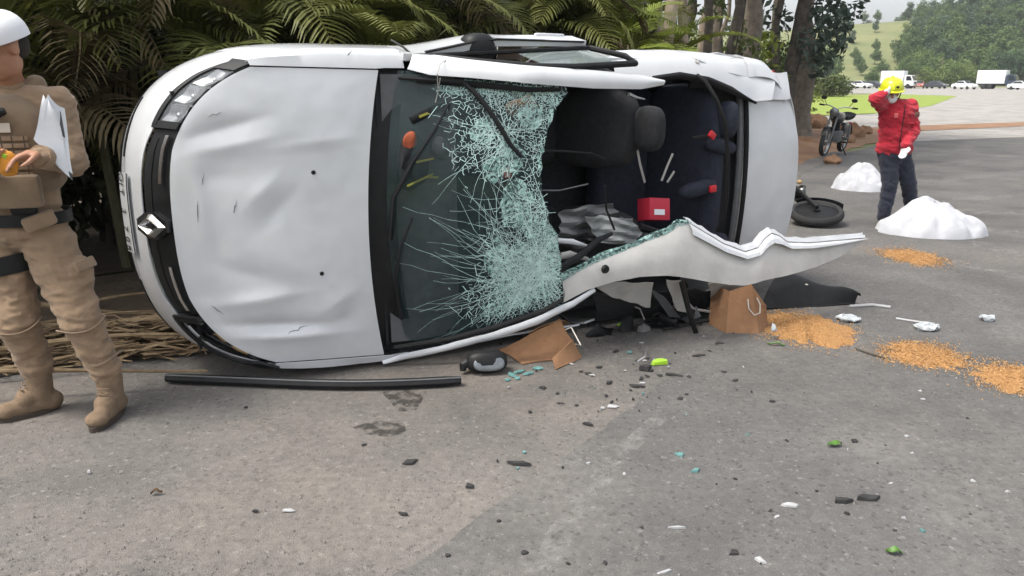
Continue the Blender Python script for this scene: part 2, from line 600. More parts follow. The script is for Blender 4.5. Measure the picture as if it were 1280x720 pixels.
M_CHALK = mat("front_mud_splash", (.33, .23, .15), rough=.95, var=.2)
for sg in (1, -1):                                     # fog lamp pockets
    mb = MB().sheet([[front(sg * t, n, .005) for n in lin(.27, .37, 4)] for t in lin(.42, .58, 8)], .01)
    fo = mb.build("fog_lamp_pocket", M_BLACK, bumper)

# --- number plate ----------------------------------------------------------
M_PLATE = mat("plate_grey", (.50, .51, .52), rough=.45, var=.08, vscale=20)
mb = MB().sheet([[front(t, n, .016) for n in lin(.43, .545, 5)] for t in lin(-.062, .105, 12)], .004)
plate = mb.build("number_plate", M_PLATE, bumper)
mb = MB()
for n_ in (.4335, .5415):
    mb.tube([front(t, n_, .018) for t in lin(-.062, .105, 12)], .0022, 5)
mb.build("plate_rim", M_BLACK, plate)
M_INK = mat("plate_black_ink", (.02, .02, .022), rough=.6)
for i, ch in enumerate("QIT 3708"):
    if ch == " ": continue
    tt = lerp(.092, -.049, i / 7)
    p0 = front(tt, .475, .021)
    p1 = front(tt, .50, .021)
    o = text_mesh(ch, .076, "plate_character", M_INK, plate, .0008)
    zx = (front(tt - .01, .487, .0) - front(tt + .01, .487, .0)).normalized()     # reading direction: towards the left flank
    zy = (p1 - p0).normalized()
    zz = zx.cross(zy).normalized()
    zy = zz.cross(zx)
    o.matrix_parent_inverse = Matrix.Identity(4)
    o.matrix_basis = Matrix(((zx.x, zy.x, zz.x, 0), (zx.y, zy.y, zz.y, 0), (zx.z, zy.z, zz.z, 0), (0, 0, 0, 1)))
    o.location = front(tt, .482, .0205)
    o.scale = (.80, 1.0, 1)
o = text_mesh("BR · SC", .018, "plate_heading", M_INK, plate, .0005)
zx = (front(.0, .5) - front(.04, .5)).normalized(); zy = (front(.02, .54) - front(.02, .52)).normalized(); zz = zx.cross(zy)
o.matrix_basis = Matrix(((zx.x, zy.x, zz.x, 0), (zx.y, zy.y, zz.y, 0), (zx.z, zy.z, zz.z, 0), (0, 0, 0, 1)))
o.location = front(.02, .532, .0205)
bpy.data.objects.remove(o)                              # the state line is not legible in the photo

# --- grille ----------------------------------------------------------------
mb = MB()
mb.sheet([[front(t, n, -.012) for n in lin(nb(t) - .002, nh(t) - .004, 10)] for t in lin(-.285, .285, 48)], .006)
grille = mb.build("grille", M_BLACK, car)
for k in range(1):
    mb = MB().sheet([[front(t, lerp(nb(t), nh(t), .30) + d, -.008) for d in (-.004, .004)] for t in lin(-.24, .24, 40)], .010)
    mb.build("grille_bar", M_BLACK, grille)
for (ta, tb) in ((.085, .25), (-.25, -.085)):
    mb = MB().sheet([[front(t, lerp(nb(t), nh(t), .76) + d, .010) for d in (-.008, 0, .008)] for t in lin(ta, tb, 16)], .008)
    mb.build("chrome_strip", M_CHROME, grille)
# emblem: hexagonal diamond ring with folded faces
ec = front(0, .715, .03)
ex = (front(-.02, .715) - front(.02, .715)).normalized()
ey = (front(0, .76) - front(0, .67)).normalized()
ez = ex.cross(ey).normalized()
if ez.x > 0: ez = -ez
def EP(a, b, c=0): return ec + ex * a + ey * b + ez * c
mb = MB()
bk = [EP(-.052, .030), EP(-.022, .083), EP(.022, .083), EP(.052, .030), EP(.052, -.030), EP(.022, -.083), EP(-.022, -.083), EP(-.052, -.030)]
bk = [ec + (q - ec) * 1.22 for q in bk]
mb.prism(bk, ez * -.05)
emb = mb.build("emblem", M_GLOSSB, car, smooth=False)
mb = MB()
outl = [(0, .098), (.058, .012), (.058, -.012), (0, -.098), (-.058, -.012), (-.058, .012)]
inn = [(0, .045), (.020, .0), (.020, -.0), (0, -.045), (-.020, -.0), (-.020, .0)]
for i in range(6):
    a, b = outl[i], outl[(i + 1) % 6]
    c, d = inn[(i + 1) % 6], inn[i]
    ma, mb_ = ((a[0] + d[0]) / 2, (a[1] + d[1]) / 2), ((b[0] + c[0]) / 2, (b[1] + c[1]) / 2)
    mb.add([EP(*a, .0), EP(*b, .0), EP(*mb_, .020), EP(*ma, .020)], [(0, 1, 2, 3)])
    mb.add([EP(*ma, .020), EP(*mb_, .020), EP(*c, .0), EP(*d, .0)], [(0, 1, 2, 3)])
mb.build("emblem_diamond", M_CHROME, emb, smooth=False)

# --- headlights --------------------------------------------------------------
M_LENS = bpy.data.materials.new("clear_lamp_lens")
M_LENS.use_nodes = True
_t = M_LENS.node_tree
_b = _t.nodes["Principled BSDF"]
_b.inputs["Base Color"].default_value = (.3, .32, .34, 1)
_b.inputs["Roughness"].default_value = .06
_b.inputs["Alpha"].default_value = .16
M_LAMPGREY = mat("lamp_reflector", (.22, .235, .25), rough=.35, metal=.8, var=.3, vscale=12)
M_AMBER = mat("muddy_amber", (.36, .24, .11), rough=.6, var=.3, vscale=20)
for sg in (1, -1):
    broken = sg < 0
    tin = lin(.285, .67, 22)
    base = MB().sheet([[front(sg * t, n, -.035 * min(1, (t - .27) * 12, (.69 - t) * 12)) for n in lin(nb(t) - .002, nh(t) - .003, 9)] for t in tin], .006)
    head = base.build("headlight", M_GLOSSB if broken else M_LAMPGREY, car)
    # black surround
    mb = MB()
    mb.sheet([[front(sg * t, lerp(nb(t), nh(t), q), .014) for q in (0.0, .06, .12, .18)] for t in tin], .014)
    mb.sheet([[front(sg * t, lerp(nb(t), nh(t), q), .014) for q in (.0, .35, .7, 1.0)] for t in lin(.60, .68, 4)], .014)
    mb.sheet([[front(sg * t, lerp(nb(t), nh(t), q), .012) for q in (.0, .35, .7, 1.0)] for t in lin(.275, .305, 3)], .014)
    mb.build("surround", M_BLACK, head)
    if not broken:
        for (t0, t1) in ((.31, .385), (.40, .49), (.50, .60)):
            mb = MB().sheet([[front(sg * t, lerp(nb(t), nh(t), q), -.024 + .018 * abs(2 * (q - .58) / .6) + .012 * abs(2 * (t - t0) / (t1 - t0) - 1)) for q in lin(.28, .92, 6)] for t in lin(t0, t1, 7)], .004)
            mb.build("reflector", M_LAMPGREY, head)
            tm = (t0 + t1) / 2
            mb = MB().ell(front(sg * tm, lerp(nb(tm), nh(tm), .58), -.018), .013)
            mb.build("bulb", M_CHROME, head)
        for t0 in (.39, .493):
            mb = MB().sheet([[front(sg * (t0 + d), lerp(nb(t0), nh(t0), q), -.006) for q in lin(.25, .95, 5)] for d in (-.004, .004)], .016)
            mb.build("divider", M_GREYP, head)
        mb = MB().sheet([[front(sg * t, lerp(nb(t), nh(t), q), .006) for q in lin(.18, .98, 7)] for t in lin(.30, .64, 18)], .003)
        mb.build("lens", M_LENS, head)
    else:
        for (t0, t1) in ((.33, .39), (.43, .475)):
            mb = MB().sheet([[front(sg * t, lerp(nb(t), nh(t), q), .012) for q in lin(.27, .36, 2)] for t in lin(t0, t1, 5)], .004)
            mb.build("white_lamp_strip", M_WHITE, head)
        for (t0, t1) in ((.40, .45), (.485, .55)):
            mb = MB().sheet([[crump(front(sg * t, lerp(nb(t), nh(t), q), -.012), .012, 30) for q in lin(.72, .98, 4)] for t in lin(t0, t1, 6)], .004)
            mb.build("muddy_reflector", M_AMBER, head)

# --- bonnet with dents ------------------------------------------------------
def dent(f, s):
    d = 0.0
    # (f, s, rf, rs, depth, rotation)
    for (a, b, ra, rb, h, ro) in ((.38, 1.33, .16, .035, -.020, .25), (.42, 1.25, .18, .04, .014, .2), (.36, 1.10, .10, .10, -.014, 0), (.52, 1.02, .10, .05, .016, .8), (.58, .92, .13, .05, -.016, .8),
                                 (.55, .33, .22, .035, -.030, -.08), (.60, .26, .25, .035, .022, -.05), (.45, .47, .20, .04, .020, .1), (.30, .42, .05, .14, -.014, .3), (.85, .42, .14, .06, .014, .5), (.92, .33, .06, .14, -.016, .3),
                                 (.30, .75, .06, .12, -.010, 0), (.42, .62, .18, .05, -.012, -.35), (.78, 1.25, .2, .03, .006, .1), (.25, .95, .03, .2, .008, .1), (.70, .60, .22, .12, .012, -.5)):
        c_, s_ = math.cos(ro), math.sin(ro)
        x, y = (f - a) * c_ + (s - b) * s_, -(f - a) * s_ + (s - b) * c_
        d += h * math.exp(-(x / ra) ** 2 - abs(y / rb) ** 1.25)
    d += .004 * fbm(f, s, 1.0, 4, 3)
    return d
def hood_pt(x, y):
    t = lerp(-.655, .655, y)
    a = front(t, nh(t), -.002)
    q = 2 * y - 1
    b = Vector((1.035 + .09 * q * q + .02 * q, lerp(.075, 1.60, y), 1.0 - .05 * q * q))
    p_ = a.lerp(b, x)
    p_.z = lerp(a.z, b.z, x ** .8) + .022 * math.sin(math.pi * x) * (1 - q ** 4)
    e = min(1, x * 12, (1 - x) * 8) * min(1, (1 - abs(q)) * 10)
    p_.z += dent(p_.x, p_.y) * e
    return p_
hood = MB().sheet([[hood_pt(x, y) for y in lin(0, 1, 90)] for x in lin(0, 1, 60)], -.008).build("bonnet", M_WHITE, car, angle=60)
mb = MB()
for (u, v) in ((394, 219), (404, 341)):
    q = U(u, v, 1.0)
    best = min(((hood_pt(x, y), x, y) for x in lin(.3, .99, 50) for y in lin(0, 1, 60)), key=lambda z: (z[0].x - q.x) ** 2 + (z[0].y - q.y) ** 2)[0]
    mb = MB().lathe([(.0001, .004), (.009, .004), (.011, .001), (.011, -.004)], best + Vector((0, 0, .002)), n=14)
    mb.build("washer_nozzle", M_BLACK, hood)
# scuffs and paint scratches on the bonnet: thin dark marks
M_SCRATCH = mat("scratched_paint", (.22, .23, .24), rough=.7, var=.3, vscale=60)
for k, (x, y, l, a) in enumerate(((.12, .52, .035, 1.4), (.15, .585, .03, 1.2), (.30, .53, .03, .9), (.12, .78, .06, .3), (.10, .30, .05, -.9), (.45, .17, .16, .1))):
    pts = []
    for i in range(7):
        q = hood_pt(min(.99, max(.01, x + math.cos(a) * l * (i / 6 - .5))), min(.99, max(.01, y + math.sin(a) * l * (i / 6 - .5) + .004 * math.sin(i * 2.1 + k))))
        pts.append(q + Vector((0, 0, .0015)))
    MB().tube(pts, [.0005 + .0022 * math.sin(math.pi * i / 6) for i in range(7)], 5).build("scratch", M_SCRATCH, hood)

# --- wings -------------------------------------------------------------------
AX1, AX2, ARCH_R = .84, 3.47, .365
def archn(f, ax, low=.2):
    d = ARCH_R ** 2 - (f - ax) ** 2
    return max(low, .31 + math.sqrt(d)) if d > 0 else low
def hoodline(y, x):           # bonnet rim by x
    return hood_pt(x, y)
for sg in (1, -1):
    y_ = 1.0 if sg > 0 else 0.0
    P = []
    cols = [('t', t) for t in lin(.665, .995, 14)] + [('f', f) for f in lin(.92 + prof(.8), 1.27, 10)]
    nc = len(cols)
    for i, (kind, val) in enumerate(cols):
        x = min(1.0, max(0, (i - .5) / (nc - 5)))
        h = hoodline(y_, x)
        if i > nc - 5: h = h + Vector(((i - nc + 5) * .035, sg * .004, .002))
        top = h + Vector((0, sg * .006, -.002))
        def sk(n):
            if kind == 't': return front(sg * val, n)
            return side(val, n, sg)
        f_here = sk(.6).x
        low = archn(f_here, AX1, .2)
        if kind == 't' and f_here < AX1 - ARCH_R + .02: low = max(nb(val), .6)
        hi = max(top.z - .035, low + .03)
        row = [top, top.lerp(sk(hi), .45) + Vector((0, sg * .018, .008))] + [sk(n) for n in lin(hi, low, 12)]
        P.append(row)
    if sg < 0:
        P = [[Vector((q.x, max(q.y, .004), q.z)) for q in r_] for r_ in P]
    MB().sheet(P, .006, flip=(sg < 0)).build("front_wing", M_WHITE, car)

# --- doors and quarters ------------------------------------------------------
M_SEAM = M_BLACK
def door_panel(f0, f1, sg, spread=0.0, amp=0.0, lowfn=None, seed=0.0, n_top=.972):
    P = []
    for f in lin(f0, f1, 22):
        low = lowfn(f) if lowfn else .2
        o_ = spread * sstep(0, .5, (f - f0) / (f1 - f0)) * (.8 + .2 * (f - f0) / (f1 - f0))
        row = []
        for n in lin(n_top, low, 16):
            q = side(f, n, sg, o_ * (.5 + .5 * n) + .008 * math.exp(-((n - .80) / .05) ** 2))
            if amp: q = crump(q, amp, 3.5, seed)
            if sg < 0: q.y = max(q.y, .004)
            row.append(q)
        P.append(row)
    return P
# right front door, sprung outward at its rear edge
mb = MB().sheet(door_panel(1.275, 2.42, 1, .095, .006), .035, flip=True)
door = mb.build("front_door", M_WHITE, car)
tag(door, label="sprung right front door facing the sky")
# tilted glass frame of that door
def dw(f, k, off=0.0):
    """window plane of the right door: k 0 at belt, 1 at roof rail"""
    n = lerp(.975, 1.40, k)
    s = CS + lerp(wid(.97), .715, k) + .075 * (f - 1.275) / 1.145 * (.9) + off - .028
    return Vector((f, s, n))
frame = MB()
fp = [dw(1.42, .02, .012), dw(1.62, .42, .012), dw(1.86, .80, .012), dw(2.06, .93, .012), dw(2.46, .95, .012), dw(2.52, .55, .012), dw(2.44, .02, .012)]
frame.tube(fp, .017, 8)
frame.tube([dw(1.42, .015, .014), dw(2.44, .015, .014)], .012, 6)
frame.build("window_frame", M_BLACK, door)
M_SIDEGLASS = bpy.data.materials.new("side_glass")
M_SIDEGLASS.use_nodes = True
_b = M_SIDEGLASS.node_tree.nodes["Principled BSDF"]
_b.inputs["Base Color"].default_value = (.30, .36, .36, 1)
_b.inputs["Roughness"].default_value = .05
_b.inputs["Alpha"].default_value = .38
P = []
for f in lin(1.95, 2.42, 10):
    P.append([dw(f, k, .004) for k in lin(.03, min(.9, .9), 8)])
MB().sheet(P, .004).build("door_glass", M_SIDEGLASS, door)
# belt trim and handle
MB().sheet([[side(f, n, 1, .085 * sstep(0, .5, (f - 1.275) / 1.145) + .004) for n in (.958, .978)] for f in lin(1.40, 2.40, 8)], .008).build("belt_strip", M_BLACK, door)
hd = MB().box(Vector((2.26, CS + wid(.82) + .092, .82)), (.20, .022, .032), bev=.009)
hd.build("handle", M_WHITE, door)
# door mirror of the right side
mb = MB()
mb.ell(Vector((1.74, 1.715, .90)), (.10, .085, .085), nu=18, nv=12, e=.75)
mir = mb.build("wing_mirror", M_BLACK, car)
MB().ell(Vector((1.835, 1.715, .90)), (.01, .065, .06), e=.8).build("mirror_glass", M_CHROME, mir)
MB().tube([Vector((1.70, 1.66, .94)), Vector((1.74, 1.70, .92))], .03, 8).build("mirror_foot", M_BLACK, mir)

# right rear door, quarter
mb = MB().sheet(door_panel(2.46, 3.24, 1, .0, .008, lambda f: archn(f, AX2), 4.0, .985), .012, flip=True)
rdoor = mb.build("rear_door", M_WHITE, car)
MB().box(Vector((3.06, CS + wid(.82) + .008, .82)), (.20, .022, .032), bev=.009).build("handle", M_WHITE, rdoor)
def deck_top(f, y):
    q = 2 * y - 1
    return Vector((f, lerp(.17, 1.56, y) , 1.035 - .07 * q * q - .06 * (f - 3.7) - .25 * max(0, f - 4.22) ** 1.3))
def quarter(sg):
    P = []
    cols = [('f', f) for f in lin(3.25, 3.80, 12)] + [('t', t) for t in lin(.99, .50, 14)]
    for i, (kind, val) in enumerate(cols):
        def sk(n):
            q = side(val, n, sg) if kind == 'f' else rear(sg * val, n)
            return q
        fh = sk(.7).x
        low = archn(fh, AX2, .2)
        if kind == 't' and fh > AX2 + ARCH_R: low = .58
        tpn = float(np.interp(fh, [3.25, 3.6, 3.75, 4.3], [1.0, 1.02, 1.0, .96]))
        ins = float(np.interp(fh, [3.25, 3.45, 3.75, 4.3], [.0, .06, .12, .06]))
        top = sk(tpn - .03)
        top.y -= sg * ins
        top.z = tpn
        row = [top, top.lerp(sk(tpn - .06), .5) + Vector((0, sg * .014, .006))] + [sk(n) for n in lin(tpn - .06, low, 12)]
        a_ = .010 + .030 * sstep(3.8, 4.3, fh)
        row = [crump(q, a_, 6, 2.0 + sg) for q in row]
        if sg < 0: row = [Vector((q.x, max(q.y, .004), q.z)) for q in row]
        P.append(row)
    return P
qp = MB().sheet(quarter(1), .006, flip=True).build("rear_quarter", M_WHITE, car)
MB().lathe([(.0001, .004), (.045, .004), (.05, .0), (.05, -.01)], side(3.60, .86, 1, .002), axis=(0, 1, .25), n=22).build("fuel_flap", M_WHITE, qp)
MB().sheet(quarter(-1), .006).build("rear_quarter", M_WHITE, car)
for (f0, f1, nm) in ((1.275, 2.42, "front_door"), (2.46, 3.24, "rear_door")):
    MB().sheet(door_panel(f0, f1, -1, 0, .03, (lambda f: archn(f, AX2)) if f0 > 2 else None, 7.0), .012).build(nm, M_WHITE, car)
# boot lid
P = []
for f in lin(3.74, 4.335, 24):
    row = []
    for y in lin(.0, 1.0, 34):
        qq = 2 * y - 1
        q = deck_top(3.74 + (f - 3.74) * (1 - .20 * abs(qq) ** 3), y)
        q.y = lerp(.22, 1.44, y)
        q = q + Vector((0, 0, .006 * fbm(q.x, q.y, 5, 4)))
        row.append(q)
    P.append(row)
lid = MB().sheet(P, -.010).build("boot_lid", M_WHITE, car)
MB().tube([deck_top(3.735, y) + Vector((-.005, 0, .012)) for y in lin(.1, .93, 14)], .016, 8).build("seal", M_RUBBER, lid)
MB().tube([deck_top(3.70, y) + Vector((-.012, 0, -.012)) for y in lin(.1, .93, 14)], .022, 8).build("seal", M_GREYP, lid)
# folded metal along the upper boot edge, light crumple
P = []
for f in lin(3.76, 4.20, 16):
    P.append([crump(Vector((f, lerp(1.42, 1.60, k), deck_top(f, .95).z + .020 - .05 * k)), .016, 8, 5) for k in lin(0, 1, 7)])
MB().sheet(P, .004).build("crumpled_flange", M_WHITE, car)
P = [[crump(Vector((f, lerp(.12, .23, k), deck_top(f, .05).z - .02 - .03 * (1 - k))), .02, 9, 9) for k in lin(0, 1, 5)] for f in lin(3.76, 4.20, 14)]
MB().sheet(P, .004).build("crumpled_flange", M_WHITE, car)
# tail: boot face, bumper, lamps
P = [[rear(t, n) for n in lin(.60, .955, 8)] for t in lin(-.5, .5, 24)]
MB().sheet(P, .006).build("boot_face", M_WHITE, car)
P = [[rear(t, n, .012) for n in lin(.22, .59, 10)] for t in lin(-.93, .93, 40)]
MB().sheet(P, .006).build("rear_bumper", M_WHITE, car)
M_TAIL = mat("tail_lamp_red", (.30, .012, .015), rough=.15, coat=.5)
for sg in (1, -1):
    MB().sheet([[rear(sg * t, n, .008) for n in lin(.68, .90, 6)] for t in lin(.44, .66, 9)], .006).build("tail_lamp", M_TAIL, car)

# --- A pillar and roof rail of the upper side --------------------------------
def pill(pts, wd, name, m=M_WHITE, parent=car, th=.012, nrm=(0, .8, .6), amp=.0):
    P = []
    nrm = Vector(nrm).normalized()
    pts = [Vector(q) for q in pts]
    fine = []
    for i in range(len(pts) - 1):
        for k in range(5): fine.append((pts[i].lerp(pts[i + 1], k / 5), lerp(wd[i], wd[i + 1], k / 5)))
    fine.append((pts[-1], wd[-1]))
    for i, (q, w) in enumerate(fine):
        a = fine[max(0, i - 1)][0]; b = fine[min(len(fine) - 1, i + 1)][0]
        t = (b - a).normalized()
        c_ = t.cross(nrm).normalized()
        row = []
        for k in lin(-1, 1, 7):
            z = q + c_ * (w / 2 * k) + nrm * (.018 * (1 - k * k))
            if amp: z = crump(z, amp, 8, 3)
            row.append(z)
        P.append(row)
    return MB().sheet(P, th).build(name, m, parent)
def uo(u, v, n): return U(u, v, n)
pill([uo(512, 77, .985), uo(540, 81, 1.07), uo(590, 86, 1.2), uo(660, 93, 1.36), uo(740, 99, 1.41), uo(800, 102, 1.41), uo(829, 103, 1.41)], [.09, .115, .10, .095, .10, .085, .03], "roof_rail", nrm=(0, .35, .93))
pill([uo(520, 100, 1.02), uo(600, 106, 1.2), uo(660, 112, 1.34), uo(700, 112, 1.385)], [.03, .035, .03, .02], "windscreen_seal", M_RUBBER, nrm=(0, .3, .95))
MB().tube([U(489, 50, .84), U(503, 58, .90), U(517, 70, .95), U(527, 82, .99), U(531, 90, 1.0)], .006, 6).build("panel_gap", M_BLACK, car)
# scuttle below the windscreen
P = []
for y in lin(0, 1, 40):
    q = 2 * y - 1
    a = Vector((1.045 + .09 * q * q + .02 * q, lerp(.07, 1.61, y), .975 - .05 * q * q))
    b = Vector((1.20 + .10 * q * q, lerp(.09, 1.60, y), .985 - .05 * q * q))
    P.append([a + Vector((0, 0, -.03)), a.lerp(b, .4) + Vector((0, 0, -.03)), a.lerp(b, .7) + Vector((0, 0, -.012)), b])
MB().sheet(P, .008).build("scuttle", M_BLACK, car)

# --- windscreen: shattered laminated glass --------------------------------------
def ws(x, y):
    q = 2 * y - 1
    a = Vector((1.145 + .11 * q * q, lerp(.085, 1.60, y), .985 - .045 * q * q))
    b = Vector((2.00 + .03 * q * q - .02 * q, lerp(.32, 1.535, y), 1.435 - .05 * q * q))
    p_ = a.lerp(b, x)
    p_.z += .035 * math.sin(math.pi * x)
    sag = .05 * math.exp(-((x - .80) / .22) ** 2 - ((y - .12) / .25) ** 2) + .02 * math.exp(-((x - .8) / .15) ** 2 - ((y - .75) / .2) ** 2)
    p_.z -= sag
    p_.z += .004 * fbm(x, y, 2, 9, 3) * sstep(.3, .8, x)
    return p_
def xmax(y):
    b_ = float(np.interp(y, [0, .06, .14, .26, .36, .45, .55, .63, .72, .82, .9, .95, 1], [.97, .985, .98, .955, .93, .885, .84, .845, .855, .90, .93, .99, .99]))
    return b_ + .030 * fbm(y * 13, 3, 0, 1, 5)
WS_N = 70
P = [[ws(lerp(0, xmax(y), k / 44), y) for k in range(45)] for y in lin(0, 1, WS_N)]
def glass_material():
    m = bpy.data.materials.new("shattered_windscreen_glass")
    m.use_nodes = True
    t = m.node_tree
    L = t.links.new
    b = t.nodes["Principled BSDF"]
    b.inputs["Base Color"].default_value = (.030, .056, .056, 1)
    b.inputs["Roughness"].default_value = .07
    tc = t.nodes.new("ShaderNodeTexCoord")
    n = t.nodes.new("ShaderNodeTexNoise")
    n.inputs["Scale"].default_value = 5.0
    n.inputs["Detail"].default_value = 8
    L(tc.outputs["Object"], n.inputs["Vector"])
    r = t.nodes.new("ShaderNodeValToRGB")
    r.color_ramp.elements[0].position, r.color_ramp.elements[1].position = .40, .75
    r.color_ramp.elements[0].color = (.22, .22, .22, 1)
    r.color_ramp.elements[1].color = (.46, .46, .46, 1)
    L(n.outputs["Fac"], r.inputs["Fac"])
    L(r.outputs["Color"], b.inputs["Alpha"])
    return m
M_WS = glass_material()
wsg = MB().sheet(P, .005).build("windscreen", M_WS, car)
M_CRACK = mat("cracked_glass_white", (.48, .66, .63), rough=.5, var=.25, vscale=30, spec=.6)
M_FROST = bpy.data.materials.new("crushed_glass_frost")
M_FROST.use_nodes = True
_t = M_FROST.node_tree
_b = _t.nodes["Principled BSDF"]
_b.inputs["Roughness"].default_value = .45
_tc = _t.nodes.new("ShaderNodeTexCoord")
_vo = _t.nodes.new("ShaderNodeTexVoronoi"); _vo.inputs["Scale"].default_value = 70
_t.links.new(_tc.outputs["Object"], _vo.inputs["Vector"])
_sp = _t.nodes.new("ShaderNodeSeparateColor"); _t.links.new(_vo.outputs["Color"], _sp.inputs[0])
_rp = _t.nodes.new("ShaderNodeValToRGB")
_rp.color_ramp.elements[0].color = (.10, .22, .20, 1); _rp.color_ramp.elements[1].color = (.45, .66, .62, 1)
_t.links.new(_sp.outputs[0], _rp.inputs["Fac"]); _t.links.new(_rp.outputs["Color"], _b.inputs["Base Color"])
_ra = _t.nodes.new("ShaderNodeValToRGB")
_ra.color_ramp.elements[0].position, _ra.color_ramp.elements[1].position = .30, .75
_ra.color_ramp.elements[0].color = (.15, .15, .15, 1); _ra.color_ramp.elements[1].color = (.85, .85, .85, 1)
_t.links.new(_sp.outputs[1], _ra.inputs["Fac"]); _t.links.new(_ra.outputs["Color"], _b.inputs["Alpha"])

# crack network: cells around scattered seeds, finer where the glass was hit
cr = random.Random(11)
def dens(x, y):
    d = .012 + .07 * sstep(.28, .60, x) * (1 - .6 * sstep(.55, .62, y) * (1 - sstep(.70, .8, y)))
    d += 1.0 * math.exp(-((x - .80) / .20) ** 2 - ((y - .22) / .17) ** 2)
    d += .85 * math.exp(-((x - .88) / .12) ** 2 - ((y - .45) / .22) ** 2)
    d += .9 * math.exp(-((x - .60) / .25) ** 2 - ((y - .93) / .06) ** 2)
    d += .55 * math.exp(-((x - .55) / .2) ** 2 - ((y - .76) / .10) ** 2)
    d += .8 * math.exp(-((x - .9) / .12) ** 2 - ((y - .86) / .12) ** 2)
    d += .35 * math.exp(-((x - .55) / .2) ** 2 - ((y - .12) / .10) ** 2)
    return d
pts = []
while len(pts) < 3600:
    x, y = cr.random(), cr.random()
    if cr.random() < dens(x, y): pts.append((x, y * 1.55))
res = delaunay_2d_cdt([Vector(q) for q in pts], [], [], 0, 1e-6)
tv, tris = res[0], res[2]
def circum(a, b, c):
    d = 2 * (a.x * (b.y - c.y) + b.x * (c.y - a.y) + c.x * (a.y - b.y))
    if abs(d) < 1e-9: return None
    A, B, C = a.length_squared, b.length_squared, c.length_squared
    return Vector(((A * (b.y - c.y) + B * (c.y - a.y) + C * (a.y - b.y)) / d, (A * (c.x - b.x) + B * (a.x - c.x) + C * (b.x - a.x)) / d))
cc, emap = [], {}
for ti, tr in enumerate(tris):
    cc.append(circum(*[tv[i] for i in tr]))
    for k in range(3):
        emap.setdefault(tuple(sorted((tr[k], tr[(k + 1) % 3]))), []).append(ti)
mb = MB()
def ribbon(p0, p1, w, lift=.0065):
    """thin raised crack line between two windscreen parameters"""
    L_ = max(1, int(math.hypot(p1[0] - p0[0], p1[1] - p0[1]) / .06))
    prev = None
    a0, a1 = Vector((p0[0], p0[1] * 1.6)), Vector((p1[0], p1[1] * 1.6))
    d = (a1 - a0)
    if d.length < 1e-6: return
    d.normalize()
    nx, ny = -d.y * w, d.x * w / 1.6
    for k in range(L_ + 1):
        x, y = lerp(p0[0], p1[0], k / L_), lerp(p0[1], p1[1], k / L_)
        c0 = ws(x + nx, y + ny); c1 = ws(x - nx, y - ny)
        c0.z += lift; c1.z += lift
        if prev: mb.add([prev[0], prev[1], c1, c0], [(0, 1, 2, 3)])
        prev = (c0, c1)
def inside(x, y): return 0.01 < y < .99 and .02 < x < xmax(y) - .002
for e, ts in emap.items():
    if len(ts) != 2: continue
    a, b = cc[ts[0]], cc[ts[1]]
    if a is None or b is None: continue
    p0, p1 = (a.x, a.y / 1.55), (b.x, b.y / 1.55)
    if not (inside(*p0) and inside(*p1)): continue
    l = math.hypot(p1[0] - p0[0], p1[1] - p0[1])
    if l > .25: continue
    dd = dens((p0[0] + p1[0]) / 2, (p0[1] + p1[1]) / 2)
    if cr.random() < (.28 if dd > .3 else .50 if dd > .1 else .97): continue
    ribbon(p0, p1, cr.uniform(.0006, .0019))
# long radial cracks
for (cx, cy, n_, lmax) in ((.83, .20, 120, 1.0), (.72, .14, 60, .85), (.80, .30, 40, .8), (.62, .30, 30, .6), (.60, .78, 40, .6), (.88, .5, 34, .6), (.9, .85, 20, .35)):
    for k in range(n_):
        a = cr.uniform(0, 2 * math.pi)
        L_ = cr.uniform(.2, 1) * lmax
        x, y = cx + cr.uniform(-.05, .05), cy + cr.uniform(-.05, .05)
        for i in range(9):
            x2, y2 = x + math.cos(a) * L_ / 9, y + math.sin(a) * L_ / 9 / 1.6
            a += cr.uniform(-.22, .22)
            if not inside(x2, y2): break
            ribbon((x, y), (x2, y2), cr.uniform(.0007, .0019) * (1 - i / 14))
            x, y = x2, y2
ck = mb.build("crack_lines", M_CRACK, wsg, smooth=False)
tag(ck, kind="stuff")
# crushed, whitened zones of the glass
def frost(cx, cy, rx, ry, seed):
    P = []
    for i in range(13):
        row = []
        for j in range(25):
            a = 2 * math.pi * j / 24
            r_ = i / 12 * (1 + .35 * fbm(math.cos(a) * 2 + seed, math.sin(a) * 2, seed, 1.2))
            x, y = cx + rx * r_ * math.cos(a), cy + ry * r_ * math.sin(a)
            y = min(.985, max(.015, y)); x = max(.03, min(xmax(y) - .004, x))
            q = ws(x, y); q.z += .0058
            row.append(q)
        P.append(row)
    MB().grid(P).build("crushed_glass", M_FROST, wsg)
for q in ((.84, .20, .13, .13, 1), (.64, .17, .09, .06, 21), (.90, .33, .07, .08, 22), (.80, .40, .07, .06, 23), (.78, .86, .08, .05, 24), (.70, .50, .10, .10, 25), (.58, .30, .08, .08, 26), (.55, .09, .10, .04, 27), (.66, .70, .09, .07, 28), (.93, .42, .035, .16, 2), (.74, .10, .12, .05, 3), (.42, .955, .22, .03, 4), (.75, .95, .15, .03, 5), (.93, .88, .05, .09, 6), (.50, .80, .07, .05, 7), (.70, .28, .08, .07, 8), (.85, .68, .03, .05, 9), (.57, .66, .06, .05, 10)):
    frost(*q)
